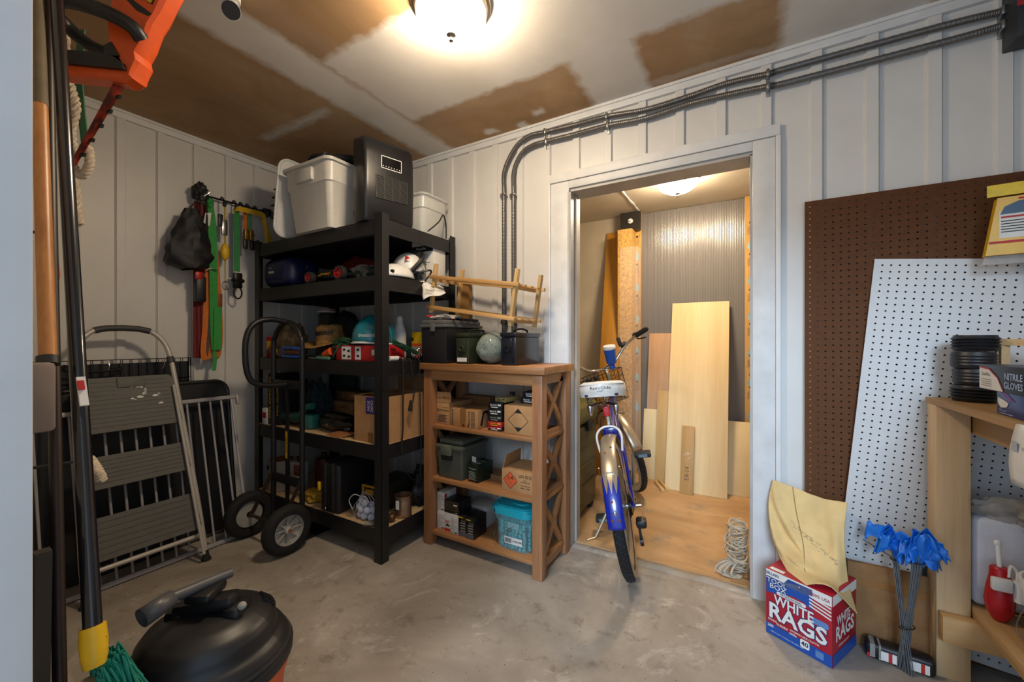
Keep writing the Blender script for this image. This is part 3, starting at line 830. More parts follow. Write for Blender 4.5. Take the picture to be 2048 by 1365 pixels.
# straw hat
straw = N('woven_straw'); v = straw.coord(); wv = straw.n('ShaderNodeTexWave', wave_type='RINGS', rings_direction='Z', i_Scale=70., i_Distortion=2.); straw.l(v, wv.inputs['Vector'])
wv2 = straw.noise(v, 90, 3)
straw.base(straw.mix(wv.outputs['Fac'], straw.ramp(wv2, [(.3, '#7c5a2c'), (.7, '#b48a4c')]), '#8a6534')); straw.set(Roughness=.8); straw.bump(wv.outputs['Fac'], .5, .004)
t = thing('straw_hat', 'woven straw hat with pinched crown and wide brim', 'hat', (-2.27, 1.62, zt(T3) + .088), r=(math.radians(4), math.radians(-5), .3))
def hat(u, v):
    a = u * 2 * PI
    if v < .42:
        r = .175 - (.175 - .092) * (v / .42); z = .018 * math.cos(2 * a) * (1 - v / .42) + .012 * (1 - v / .42)
    else:
        q = (v - .42) / .58; r = .092 * (1 - .18 * q) * (1 - max(0, (q - .75) / .25) ** 2 * .95)
        z = .012 + .115 * min(1, q / .8) - (.03 * abs(math.cos(a)) ** .5 * max(0, q - .7) / .3)
    return (r * math.cos(a) * .92, r * math.sin(a), z)
part('hat_body', MB().grid(hat, 40, 26), straw.m, t, solid=.003)
mb = MB()
for q in range(14):
    a = -2.4 + q * .13
    mb.box((0, 0, 0), (.006, .0015, .026), Matrix.Translation((.0865 * .92 * math.cos(a), .0885 * math.sin(a), .075)) @ rot(0, .3, a + PI / 2))
part('weave_slot', mb, inkb, t)
t = thing('cloth_bundle', 'camouflage cloth bundle holding up the straw hat', 'bag', (-2.27, 1.63, zt(T3)))
part('sack', MB().box((0, 0, .04), (.20, .13, .08), b=.03, seg=3), M('dark_camouflage', '#3a2f24', .9), t)
# red tool box carton with teal helmet on top
t = thing('red_carton', 'red and white tool carton under the teal helmet', 'box', (-1.885, 1.60, zt(T3)), rz=math.radians(4))
w_, d_, h_ = .33, .20, .085
part('carton', MB().bb(-w_ / 2, w_ / 2, -d_ / 2, d_ / 2, 0, h_, b=.002), redp, t)
fr = FF(w_, d_, h_)
part('white_panel', MB().rect(-.12, -.045, -.036, .036, fr).rect(-.015, .03, -.036, .036, fr), wpap, t)
part('small_panel', MB().rect(.11, .135, -.01, .02, fr), wpap, t)
mb = MB()
for (x, y) in ((-.10, .018), (-.065, .012), (-.10, -.016), (-.062, -.02), (.008, .018), (.008, -.016)): mb.prism(rrect(.02, .012, .004, 2, x, y), .0006, .0012, fr)
part('tool_picture', mb, inkb, t)
t = thing('helmet', 'glossy teal skate helmet with white rim on the red carton', 'helmet', (-1.875, 1.62, zt(T3) + h_ + .012), rz=math.radians(10))
hp = [(.112 * math.cos(a), .145 * math.sin(a)) for a in [i * PI / 2 / 14 for i in range(15)]]
def helm(u, v):
    a = u * 2 * PI; p = (v ** .9) * PI / 2
    bulge = 1 + .07 * math.sin(p * 2)
    return (.112 * bulge * math.cos(p) * math.cos(a), .135 * bulge * math.cos(p) * math.sin(a), .165 * math.sin(p) - .004 * math.cos(a * 2) * (1 - v))
part('shell', MB().grid(helm, 40, 18), teal, t, solid=.01)
part('rim', MB().tube([(.1135 * math.cos(a), .1365 * math.sin(a), -.004 * math.cos(2 * a)) for a in [i * 2 * PI / 40 for i in range(40)]], .0055, 6, closed=True), wplas, t)
# the maker's word curved round the shell
mb = MB(); vs, fs = text_data('thousand', .004)
k = .027
def onhelm(px, pz):
    th = -PI / 2 + .05 + px / .13; p = math.asin(min(1, max(0, pz / .165))); bu = 1 + .07 * math.sin(p * 2)
    return V((.114 * bu * math.cos(p) * math.cos(th), .137 * bu * math.cos(p) * math.sin(th), pz))
part('lettering', mb.add([onhelm(q.x * k + .045, q.y * k + .045) for q in vs], fs), wpap, t)
part('chin_strap', MB().tube(spline([(.10, .06, -.002), (.13, .05, -.03), (.15, -.02, -.035), (.12, -.06, -.006)], 6), .005, 6), blkp, t)
# green cord heaped round the carton
gc = M('green_cord', '#1f4a32', .5, var=.1)
random.seed(12); mb = MB()
pts = []
for i in range(120):
    a = i * .52
    pts.append(V((-2.03 + .05 * math.cos(a) + .03 * math.sin(i * .13), 1.535 + .045 * math.sin(a), zt(T3) + .095 + .012 * math.sin(i * .9) + .02 * math.sin(i * .07))))
mb.tube(pts, .0042, 5)
t = thing('extension_cable', 'green extension cable coiled between the straw hat and the helmet', 'cable', (-1.96, 1.53, zt(T3)))
part('coil', mb, gc, t, True)
part('hanging_loop', MB().tube(spline([(-2.0, 1.487, zt(T3) + .10), (-2.02, 1.475, zt(T3) + .06), (-2.05, 1.472, zt(T3) + .02), (-2.065, 1.48, zt(T3) + .004)], 6), .0042, 5), gc, t, True)
part('hidden_support', MB().bb(-2.11, -2.07, 1.50, 1.58, zt(T3), zt(T3) + .085, b=.01), blkp, t, True)
# right of the post: yellow box, cord tails, tool bundle
t = thing('yellow_carton', 'yellow carton with orange and grey stripes behind the front post', 'box', (-1.75, 1.93, zt(T3) + .0), rz=.05)
part('carton', MB().bb(-.085, .085, -.05, .05, 0, .165, b=.002), yel, t)
fr = FF(.17, .1, .165); part('orange_stripe', MB().rect(-.085, .085, -.004, .012, fr), org, t)
part('grey_stripe', MB().rect(-.085, .085, -.05, -.006, fr), M('grey_print', '#8a8781', .7), t)
part('white_stripe', MB().rect(-.085, .085, -.075, -.052, fr), wpap, t)
t = thing('white_bottle', 'white squeeze bottle standing behind the teal helmet', 'bottle', (-1.86, 1.80, zt(T3)))
part('bottle_body', MB().lathe([(.0, 0), (.035, .002), (.04, .02), (.04, .16), (.028, .20), (.02, .22)], n=20), wplas, t)
part('cap', MB().lathe([(.02, .22), (.02, .25), (.012, .262), (0, .264)], n=16), wplas, t)
random.seed(5)
t = thing('cord_bundle', 'tangle of green cord tails spilling over the shelf right of the post', 'cord', (-1.69, 1.66, zt(T3)))
mb = MB()
for q in range(9):
    r_ = random.random
    mb.tube(spline([(-1.70 + .02 * r_(), 1.58 + .02 * r_(), zt(T3) + .095 + .02 * r_()), (-1.70 + .03 * r_(), 1.66 + .02 * q * .3, zt(T3) + .085 - .005 * q), (-1.695 + .03 * r_(), 1.74 + .03 * r_(), zt(T3) + .04), (-1.68 + .02 * r_(), 1.78 + .02 * r_(), zt(T3) + .012)], 6), .004, 5)
part('cord', mb, gc, t, True)
part('clip', MB().box((-1.672, 1.70, zt(T3) + .12), (.008, .05, .02), rot(x=.5) if False else None, b=.003), blkp, t, True)
t = thing('wire_tools', 'jumble of pliers, clips and tie wire at the corner of the middle shelf', 'tools', (-1.69, 1.83, zt(T3)))
mb = MB(); random.seed(21)
for q in range(26):
    c = V((-1.70 + .07 * random.random(), 1.72 + .22 * random.random(), zt(T3) + .012 + .05 * random.random()))
    mb.tube(spline([c, c + V((.03 * random.random(), .04 * random.random() - .02, .03 * random.random())), c + V((.05 * random.random() - .02, .05 * random.random(), .02 * random.random() - .01)), c + V((.02, .05, 0))], 4), .002, 4)
part('tie_wire', mb, steel, t, True, kind='stuff')
for (dy, m_, l_) in ((0, redm, .10), (.04, yel, .12), (.08, redm, .08), (.12, blkp, .11), (.02, org, .07)):
    part('handle', MB().tube([(-1.665, 1.74 + dy, zt(T3) + .012), (-1.69, 1.74 + dy + l_ * .6, zt(T3) + .03 + l_ * .2)], .007, 6), m_, t, True)
part('stake', MB().tube([(-1.662, 1.84, zt(T3) + .012), (-1.67, 1.965, zt(T3) + .16)], .003, 5), yel, t, True)
part('base_lump', MB().box((-1.69, 1.84, zt(T3) + .012), (.06, .2, .022), b=.008), blkp, t, True)
t = thing('glue_tube', 'small white bottle with red ring lying at the shelf corner', 'bottle', (-1.668, 1.60, zt(T3)))
part('bottle_body', MB().cyl((-1.668, 1.535, zt(T3) + .014), (-1.668, 1.60, zt(T3) + .014), .0135), wplas, t, True)
part('red_ring', MB().cyl((-1.668, 1.602, zt(T3) + .014), (-1.668, 1.609, zt(T3) + .014), .0136), redm, t, True)
part('nozzle', MB().cyl((-1.668, 1.61, zt(T3) + .014), (-1.668, 1.64, zt(T3) + .012), .008, .003), wplas, t, True)
t = thing('blue_clamp', 'blue plastic frame with brown handle at the front of the middle shelf', 'tool', (-2.475, 1.49, zt(T3)))
mb = MB()
for p_, q_ in (((-.09, 0, .012), (.09, 0, .012)), ((-.09, 0, .07), (.09, 0, .062)), ((-.09, 0, .012), (-.09, 0, .07)), ((.09, 0, .012), (.09, 0, .06))): mb.bar(p_, q_, .03, .016, b=.004)
part('frame', mb, blue, t)
part('handle', MB().box((0, 0, .038), (.15, .03, .03), b=.012), M('brown_grip', '#5a2e1a', .5), t)
t = thing('caulk_gun_handle', 'short tool with bright orange-red grip on the middle shelf', 'tool', (-2.15, 1.50, zt(T3)))
part('grip', MB().tube([(.05, -.0, .05), (-.015, 0, .028)], .022, 10, rr=[.024, .019]), org, t)
part('body', MB().tube([(-.015, 0, .026), (-.11, .02, .013)], .012, 8), M('dark_green', '#2a4034', .5), t)
t = thing('pliers', 'long-nose pliers with pale green handles on the shelf edge', 'pliers', (-2.19, 1.49, zt(T3)))
part('jaws', MB().tube([(-.02, -.012, .009), (-.12, .0, .008)], .008, 6, rr=[.010, .003]), steel, t)
part('handle', MB().box((.045, -.014, .010), (.12, .02, .018), b=.006), M('pale_green_plastic', '#4c7a68', .5), t)
# ---- second tier from the floor
t = thing('moving_box', 'large open brown cardboard box with purple sticker on the lower shelf', 'box', (-1.778, 1.66, zt(T2)))
w_, d_, h_ = .232, .33, .25
mb = MB()
for (x0, x1, y0, y1) in ((-w_ / 2, w_ / 2, -d_ / 2, -d_ / 2 + .004), (-w_ / 2, w_ / 2, d_ / 2 - .004, d_ / 2), (-w_ / 2, -w_ / 2 + .004, -d_ / 2 + .004, d_ / 2 - .004), (w_ / 2 - .004, w_ / 2, -d_ / 2 + .004, d_ / 2 - .004)): mb.bb(x0, x1, y0, y1, .004, h_)
mb.bb(-w_ / 2, w_ / 2, -d_ / 2, d_ / 2, 0, .004)
part('carton', mb, carton, t)
part('flap', MB().bar((-w_ / 2 + .02, d_ / 2 - .002, h_), (w_ / 2 - .02, d_ / 2 + .02, h_), .10, .003, (0, 0, 1)) if False else MB().box((0, d_ / 2 - .005, h_ + .04), (w_ - .01, .003, .08)), cartond, t)
part('flap', MB().box((-w_ / 2 + .055, 0, h_ + .012), (.11, d_ - .02, .003), rot(y=-.18)), carton, t)
fr = FF(w_, d_, h_)
part('sticker', MB().prism([(-.022, .03), (.045, .03), (.045, .12), (-.022, .12)], 0, .0004, fr), M('purple_sticker', '#3a2a72', .4), t)
part('sticker_lettering', MB().text('CHIC', .019, fr @ Matrix.Translation((.026, .073, 0)) @ Matrix.Rotation(-PI / 2, 4, 'Z'), 0, 0, .01, z=.0008).text('SON', .019, fr @ Matrix.Translation((.0, .073, 0)) @ Matrix.Rotation(-PI / 2, 4, 'Z'), 0, 0, .01, z=.0008), wpap, t)
part('packing_tape', MB().prism([(-.004, -.124), (.036, -.124), (.036, -.07), (-.004, -.07)], 0, .0004, fr), tapem, t)
t = carton_box('cardboard_box', 'brown box with faint orange hazard diamond behind the moving box', -2.40, 1.87, zt(T2), .26, .20, .14, .04, cartond)
fr = FF(.26, .20, .14)
part('hazard_diamond', MB().poly([(-.07, -.035), (-.025, .0), (-.07, .045), (-.115, .0)], fr), M('orange_print', '#a8481c', .6), t)
part('printed_lettering', MB().text('1.4', .018, fr, -.07, .008, z=.0006).text('UN 0012', .014, fr, .03, .035, .01).text('SMALL ARMS', .007, fr, .03, .01).text('CARTRIDGES', .007, fr, .03, -.004).text('18.5 KG', .007, fr, .03, -.018), inkb, t)
carton_box('cardboard_box', 'dark brown carton stacked on the orange-diamond box', -2.40, 1.90, zt(T2) + .1415, .25, .12, .055, -.03, cartond, tape_=False)
carton_box('cardboard_box', 'dark brown carton at the back behind the moving box', -1.76, 1.95, zt(T2), .20, .14, .30, .0, cartond, tape_=False)
mb = blob(MB(), (-2.62, 1.985, zt(T2) + .25), (.13, .055, .10), .15, 3, 6., flat=zt(T2) + .20)
t = thing('green_sack', 'dark green mesh sack heaped at the back of the lower shelf', 'bag', (-2.62, 2.0, zt(T2)))
part('sack', mb, M('dark_green_mesh', '#123320', .8, var=.4, vs=60, bump=.3), t, True)
part('sack_base', MB().bb(-2.74, -2.50, 1.975, 2.02, zt(T2), zt(T2) + .22, b=.015), M('dark_green_mesh'), t, True)
# tall slim cartons with yellow spines at the wall end
for i, (x, w_, c_, y_, lab) in enumerate(((-2.775, .03, '#3a2418', 1.515, 'slim dark brown flat carton standing at the wall end of the lower shelf'), (-2.725, .05, '#10131c', 1.49, 'slim black carton with yellow lettering on its spine beside the hand truck'), (-2.66, .045, '#14161c', 1.50, 'slim black carton with narrow yellow spine stripe, innermost of the standing row'))):
    t = thing('slim_carton', lab, 'box', (x, y_ + .1, zt(T2)), group='slim cartons standing on the lower shelf')
    part('carton', MB().bb(-w_ / 2, w_ / 2, -.1, .1, 0, .33 - .02 * i, b=.001), M('slim_carton_%d' % i, c_, .5), t)
    fr = FF(w_, .2, .31) @ Matrix.Rotation(-PI / 2, 4, 'Z')
    if i == 1: part('lettering', MB().text('CIRCULAR SAW', .022, fr, -.02, 0, .02, sx=1.2), yel, t)
    if i == 2: part('lettering', MB().text('ROUTER TABLE', .016, fr, .0, .004, .02, sx=1.2), yel, t)
t = thing('label_carton', 'small white and red label box leaning by the slim cartons', 'box', (-2.77, 1.49, zt(T2)), rz=.1)
part('carton', MB().bb(-.022, .022, -.012, .012, 0, .105, b=.001), wpap, t)
part('red_label', MB().rect(-.018, .018, -.012, .025, FF(.044, .024, .105)), redp, t)
# teal tool
t = thing('power_tool', 'teal and dark green cordless power tool lying on the lower shelf', 'tool', (-2.52, 1.545, zt(T2)), rz=.05)
part('motor_housing', MB().tube(spline([(-.16, 0, .05), (-.05, 0, .055), (.06, 0, .06)], 4), .035, 12, rr=[.02] + [.03] * 4 + [.036] * 4), M('dark_teal', '#17423f', .5), t)
part('handle', MB().tube(spline([(.05, 0, .08), (.10, .0, .13), (.15, .01, .14)], 4), .022, 10), tealp, t)
part('battery', MB().box((.13, 0, .045), (.10, .075, .085), b=.01), tealp, t)
part('logo', MB().ell((-.05, -.031, .058), (.016, .003, .007)), yel, t)
mb = blob(MB(), (-2.51, 1.69, zt(T2) + .11), (.10, .07, .17), .4, 3., 3.3, 30, 16, zt(T2))
single('tool_bag', mb, M('dark_teal_fabric', '#12282a', .8, var=.6, vs=20, bump=.3), 'dark teal tool bag slumped behind the power tool', 'bag')
t = thing('tool_roll', 'black leather tool roll with chrome buckle on the lower shelf', 'bag', (-2.165, 1.60, zt(T2)), rz=-.05)
part('roll', blob(MB(), (0, 0, .05), (.17, .075, .058), .18, 2.5, 7., 34, 14, 0), M('black_leather', '#0f0f12', .35, var=.2, bump=.1), t)
part('flap', blob(MB(), (.02, -.03, .10), (.13, .04, .022), .15, 2, 9.), M('black_leather'), t)
part('buckle', MB().box((.0, -.083, .05), (.014, .01, .02), b=.004), chrome, t)
for i in range(4):
    mb = MB().bb(-.07, .07, -.02, .02, 0, .004)
    o = single('wood_shim', mb, wood('shim_wood', '#8a5a34', '#b07a4a', 'x', .6), 'thin wooden shim in the little pile before the moving box', 'wood', 'pile of wood shims', loc=(-2.06 + .012 * i, 1.50 + .012 * i, zt(T2) + .0005 + .0046 * i))
    o.rotation_euler = (0, 0, .08 * i - .1)
# hanging plugs and cords off the middle shelf
def cord(name, pts, r, lab, plug=None):
    t = thing(name, lab, 'cord', pts[-1])
    part('cable', MB().tube(spline(pts, 7), r, 6), blkr, t, True)
    if plug:
        e = V(pts[-1]); part('plug', MB().tube([e + V((0, 0, .03)), e, e - V((.004, 0, .03))], .008, 8, rr=[.005, .011, .012]), blkr, t, True)
        mb = MB()
        for s_ in (-1, 1): mb.box((e.x, e.y + s_ * .005, e.z - .036), (.002, .005, .014))
        part('prongs', mb, steel, t, True)
XE = -1.632
cord('power_cable', [(-1.665, 1.60, zt(T3) + .006), (XE - .002, 1.60, 1.06), (XE + .004, 1.602, .98), (XE + .006, 1.598, .80), (XE + .008, 1.595, .68), (XE + .006, 1.588, .60), (XE + .012, 1.585, .55)], .0048, 'black cable hanging down the face of the large moving box')
cord('power_cable', [(-1.665, 1.66, zt(T3) + .006), (XE, 1.66, 1.055), (XE + .005, 1.665, .98), (XE + .006, 1.685, .90), (XE + .006, 1.675, .83), (XE + .006, 1.655, .80)], .004, 'black cord with a two-prong plug hanging over the moving box', True)
cord('power_cable', [(-1.66, 1.725, zt(T3) + .004), (XE + .002, 1.725, 1.055), (XE + .005, 1.728, .96), (XE + .006, 1.733, .75), (XE + .007, 1.735, .6), (XE + .008, 1.735, .5), (XE, 1.737, .38)], .0035, 'thin black cord hanging close beside the wooden bookcase')
# ---- bottom tier
t = thing('paint_can', 'dented white paint can with rusty rim at the wall end of the bottom shelf', 'paint can', (-2.72, 1.57, zt(T1)))
cw_ = M('paint_can_white', '#b9b6b0', .4, .3, var=.12)
part('can_body', MB().lathe([(.080, 0), (.083, .003), (.083, .19), (.085, .195), (.078, .196), (.07, .190), (.0, .188)], n=28), cw_, t)
part('rusty_lid', MB().lathe([(.0, .190), (.062, .190), (.066, .197), (.060, .199), (0, .194)], n=24), M('rust', '#8a4a1c', .7, var=.5, vs=40), t)
part('bail', MB().tube([(.086 * math.cos(a), .088 * math.sin(a), .10 - .04 * abs(math.sin(a))) for a in [PI + i * PI / 16 for i in range(17)]], .0015, 5), steel, t)
for a in (PI, 0): part('bail_ear', MB().cyl((.083 * math.cos(a), 0, .11), (.092 * math.cos(a), 0, .11), .010), M('rust'), t)
part('drip_stain', MB().rect(-.01, .03, .05, .08, frame((-.03, -.0845, .09), (1, -.3, 0), (0, 0, 1))), inkb, t)
t = thing('solvent_tin', 'white rectangular solvent tin with dark red label on the bottom shelf', 'tin', (-2.53, 1.57, zt(T1)), rz=.12)
part('tin_body', MB().bb(-.05, .05, -.03, .03, 0, .205, b=.006), cw_, t)
fr = FF(.1, .06, .205)
part('red_label', MB().rect(-.012, .045, .02, .09, fr), M('dark_red_label', '#5c1715', .6), t)
part('printed_mark', MB().lathe([(.010, 0), (.014, 0)], fr @ Matrix.Translation((.016, .055, .0006)), 20, cap=False).rect(-.008, .04, .078, .084, fr, .0006).rect(-.03, .035, -.05, -.047, fr), M('pale_red', '#b07a6a', .7), t)
part('spout', MB().lathe([(.012, .205), (.012, .225), (.014, .226), (.014, .236), (0, .237)], n=14), blkp, t)
t = thing('fuel_canister', 'dark red fuel canister behind the solvent tin', 'canister', (-2.43, 1.68, zt(T1)))
part('can_body', MB().lathe([(.05, 0), (.056, .004), (.056, .19), (.05, .215), (.02, .225)], n=24), M('dark_red_tin', '#4a0f10', .35, .3), t)
part('neck', MB().lathe([(.018, .225), (.018, .25), (0, .251)], n=14), blkp, t)
mb = blob(MB(), (-2.33, 1.545, zt(T1) + .03), (.10, .05, .04), .4, 3, 4., flat=zt(T1))
single('yellow_strap_bundle', mb, M('dusty_yellow_cloth', '#a8801f', .8, var=.35, vs=30), 'dusty yellow strap bundle beside the black tool case', 'strap')
t = thing('tool_case', 'black plastic tool case with small yellow latch on the bottom shelf', 'tool case', (-2.10, 1.66, zt(T1)), rz=math.radians(6))
part('shell', MB().bb(-.075, .075, -.19, .19, 0, .285, b=.02, seg=3), blkp, t)
for s_ in (-1, 1): part('rib', MB().bb(s_ * .03 - .012, s_ * .03 + .012, -.20, .195, .012, .29, b=.008), M('case_rib', '#1e1e20', .4), t)
part('latch', MB().bb(-.088, -.07, -.198, -.185, .12, .17, b=.003), yel, t)
part('carry_handle', MB().tube(spline([(0, -.06, .285), (0, -.055, .315), (0, .055, .315), (0, .06, .285)], 5), .009, 8), blkp, t)
part('chrome_rivet', MB().ell((-.02, -.202, .03), (.008, .004, .008)), chrome, t)
t = thing('hardware_box', 'yellow and black hardware carton behind the bag of golf balls', 'box', (-1.895, 1.745, zt(T1)), rz=.05)
part('carton', MB().bb(-.075, .075, -.14, .14, 0, .15, b=.002), M('dark_print_card', '#26221a', .5), t)
fr = FF(.15, .28, .15)
part('yellow_border', MB().rect(-.075, .075, .062, .075, fr).rect(-.075, -.055, -.075, .06, fr).rect(-.045, .02, .02, .05, fr), M('amber_print', '#b9851c', .5), t)
# net of golf balls
t = thing('mesh_bag', 'white mesh bag holding golf balls on the bottom shelf', 'bag', (-1.835, 1.525, zt(T1)))
ballm = M('golf_ball', '#c4c8d6', .4, var=.05, bump=.15, bs=180)
bp = [(-.045, 0, .0215), (0, -.008, .0215), (.045, 0, .0215), (-.022, -.012, .058), (.024, -.01, .058), (-.05, .0, .064), (.0, -.006, .094), (-.03, .0, .10), (.03, .03, .0215), (-.02, .035, .0215), (.05, .01, .06), (.01, .03, .07)]
for p_ in bp: single('golf_ball', MB().ell((-1.835 + p_[0], 1.525 + p_[1], zt(T1) + p_[2]), (.0212,) * 3, n=14, k=8), ballm, 'white golf ball in the mesh bag on the bottom shelf', 'golf ball', 'golf balls in the mesh bag')
mb = MB(); random.seed(2)
for q in range(9):
    a = q * 2 * PI / 9
    mb.tube(spline([(.075 * math.cos(a), .05 * math.sin(a), .006), (.082 * math.cos(a + .3), .055 * math.sin(a + .3), .06), (.04 * math.cos(a + .6), .03 * math.sin(a + .6), .12), (-.03 + .008 * math.cos(a), .01, .145)], 4), .0012, 4)
mb.tube(spline([(-.075, -.03, .05), (-.09, -.04, .10), (-.06, -.03, .135), (-.02, -.02, .13), (.03, -.03, .14), (.05, -.02, .11)], 5), .003, 5)
part('net', mb, M('white_net', '#bdb9c4', .8), t)
t = thing('tin_can', 'open bare steel can with ribbed side on the bottom shelf', 'can', (-1.692, 1.665, zt(T1)))
pr = [(.046, 0), (.048, .004)] + [(.0465 + (.001 if i % 2 else 0), .02 + i * .008) for i in range(9)] + [(.0465, .11), (.048, .114), (.0485, .118), (.045, .118), (.044, .02), (0, .018)]
part('can_body', MB().lathe(pr, n=28), M('tin_steel', '#a88f78', .3, .9), t)
part('barcode_label', MB().rect(-.012, .012, -.02, .03, frame((.005, -.0492, .07), (1, .1, 0), (0, 0, 1))), wpap, t)
t = thing('brass_knob', 'worn brass door knob beside the steel can', 'knob', (-1.69, 1.575, zt(T1)))
part('knob', MB().ell((0, 0, .022), (.025, .022, .022)), M('worn_brass', '#6d4c2c', .35, .8), t)
part('spindle', MB().cyl((-.02, .02, .012), (-.05, .05, .012), .008), M('worn_brass'), t)
mb = blob(MB(), (-1.715, 1.90, zt(T1) + .10), (.065, .13, .13), .4, 2.5, 11., flat=zt(T1))
single('black_tarp', mb, M('black_tarp', '#0c0d10', .5, var=.3, bump=.4, bs=25), 'crumpled black tarp at the back of the bottom shelf behind the can', 'tarp')
t = thing('sandpaper_block', 'brown sanding block with pale face at the bottom shelf corner', 'sanding block', (-1.745, 1.49, zt(T1)), rz=.5)
part('block', MB().bb(-.04, .04, -.022, .022, 0, .012, b=.002), M('brown_cork', '#4d3526', .8), t)
part('paper_face', MB().bb(-.04, .04, -.022, .022, .0122, .0135), M('sand_paper', '#8b8a80', .9), t)
cord('thin_wire', [(XE + .012, 1.60, .50), (XE + .012, 1.62, .44), (-1.66, 1.72, .36), (-1.68, 1.86, .33), (-1.66, 2.0, .36)], .002, 'thin wire sagging under the lower shelf beside the bookcase')
# ================================================================= THINGS ON THE WOODEN BOOKCASE
BT = 1.0358
olive = M('olive_drab', '#2c3422', .5, .2, var=.15, vs=20)
t = thing('toolbox', 'black toolbox with grey lid on the bookcase top', 'toolbox', (-1.532, 1.905, BT))
part('body', MB().bb(-.092, .092, -.168, .168, 0, .20, b=.008), blkp, t)
l_ = part('lid', MB().bb(-.099, .099, -.176, .176, .2005, .218, b=.004).bb(-.09, .09, -.165, .165, .218, .243, b=.006), M('lid_grey', '#5c5b5a', .5), t)
part('latch', MB().box((0, -.175, .20), (.03, .012, .045), b=.003), M('lid_grey'), l_)
part('tray', MB().bb(.02, .088, -.02, .15, .2435, .258, b=.004), blkp, l_)
mb = blob(MB(), (-1.54, 1.86, BT + .262), (.085, .10, .018), .4, 3, 3., flat=BT + .2436)
t = thing('rag', 'grey-white work rag on the toolbox lid under the wooden rack', 'rag', (-1.54, 1.86, BT + .2436))
part('cloth', mb, wcl, t, True)
part('red_glove', MB().tube(spline([(-1.60, 1.76, BT + .268), (-1.56, 1.78, BT + .262), (-1.51, 1.80, BT + .258), (-1.46, 1.84, BT + .256)], 5), .008, 6), redm, t, True)
def ammo_can(label, x, y, mat, latch):
    t = thing('ammo_can', label, 'ammo can', (x, y, BT), group=None)
    part('body', MB().bb(-.044, .044, -.135, .135, 0, .145, b=.006), mat, t)
    l_ = part('lid', MB().bb(-.047, .047, -.14, .14, .1455, .168, b=.005), mat, t)
    part('carry_handle', MB().tube(spline([(0, -.07, .168), (0, -.065, .182), (0, 0, .188), (0, .065, .182), (0, .07, .168)], 5), .006, 6), mat, l_)
    part('latch_plate', MB().box((0, -.139, .10), (.05, .008, .075), b=.003), mat, t)
    part('latch_ring', MB().tube([(.014 * math.cos(a), -.146, .085 + .014 * math.sin(a)) for a in [i * PI / 8 for i in range(16)]], .004, 6, closed=True), mat, t)
    return t
t = ammo_can('olive green steel ammo can beside the black toolbox', -1.338, 1.885, olive, 1)
part('paper_label', MB().rect(-.035, .03, .012, .034, frame((0, -.1358, 0), (1, 0, 0), (0, 0, 1))), wpap, t)
part('side_label', MB().rect(-.03, .01, .03, .09, FR(.088, .27, 0)), wpap, t)
ammo_can('glossy black plastic ammo can at the doorway end of the bookcase top', -1.056, 1.895, M('glossy_black_plastic', '#141820', .22), 1)
def m_bag():
    n = N('crinkle_paper_bag'); v = n.coord()
    a = n.noise(v, 46, 5, .75, 3.5); b = n.noise(v, 16, 3)
    c = n.ramp(a, [(.36, '#1f4a60'), (.45, '#6d8f8f'), (.50, '#b3a47c'), (.55, '#4a7d88'), (.64, '#c9c2ae')])
    n.base(c); n.set(Roughness=.35, Coat_Weight=.2); n.bump(a, .7, .01)
    return n.m
ax = V((-1.195, 2.02, BT + .094)) - V((-1.203, 1.80, BT + .085))
q = ax.to_track_quat('Z', 'Y').to_matrix().to_4x4(); q.translation = V((-1.199, 1.80, BT + .084))
mb = MB(); R_ = [(.002, -.045), (.03, -.048), (.058, -.035), (.078, 0), (.084, .06), (.083, .14), (.078, .2), (.06, .235), (.03, .25), (.005, .252)]
def bagf(u, v):
    i = v * (len(R_) - 1); k = min(int(i), len(R_) - 2); f = i - k
    r = R_[k][0] * (1 - f) + R_[k + 1][0] * f; z = R_[k][1] * (1 - f) + R_[k + 1][1] * f; a = u * 2 * PI
    r *= 1 + .07 * noise.noise(V((math.cos(a) * 2.4, math.sin(a) * 2.4, z * 20)))
    p = q @ V((r * math.cos(a), r * math.sin(a), z))
    return (p.x, p.y, max(p.z, BT + .001))
single('shredded_paper_bag', mb.grid(bagf, 36, 27), m_bag(), 'clear bag stuffed with pale blue crinkled paper between the two ammo cans', 'bag')
# wooden rack
rackw = wood('pale_pine_x', '#a97c46', '#d0a468', 'x', .55, 14)
rackz = wood('pale_pine_z', '#a3834f', '#cda973', 'z', .55, 14)
t = thing('wooden_rack', 'small unfinished wooden rack lying tilted across the toolbox and ammo can', 'rack', (-1.315, 1.895, BT + .247), r=(0, math.radians(8.6), math.radians(-4)))
for x in (-.287, .287):
    for y in (-.115, .115): part('upright', MB().bb(x - .009, x + .009, y - .012, y + .012, -.004 if x > 0 else .0, .285, b=.001), rackz, t)
    for z in (.012, .185): part('end_rail', MB().bb(x - .0088 - .018, x + .0088 - .018, -.10, .10, z - .0, z + .018), wood('pale_pine_y', '#a97c46', '#c89c60', 'y', .55, 14), t)
for z in (.03, .203):
    for k in range(5):
        y = -.128 + .064 * k
        part('slat', MB().bb(-.315, .315, y - .011 - (.012 if k == 0 else 0), y + .011, z, z + .010, b=.001) if 0 < k < 4 else MB().bb(-.315, .315, y - .008, y + .008, z - .006, z + .014, b=.001), rackx if False else rackw, t)
def tall(u, v): return None
t = thing('paper_sack', 'tall folded brown paper sack standing on the toolbox behind the rack', 'sack', (-1.56, 2.055, BT + .2436))
part('sack', MB().prism([(-.045, 0), (.05, 0), (.048, .15), (.052, .275), (.02, .262), (-.01, .285), (-.042, .27)], -.018, .018, frame((0, 0, 0), (1, 0, 0), (0, 0, 1))), card('brown_paper', '#7c5a34', '#96703f'), t)
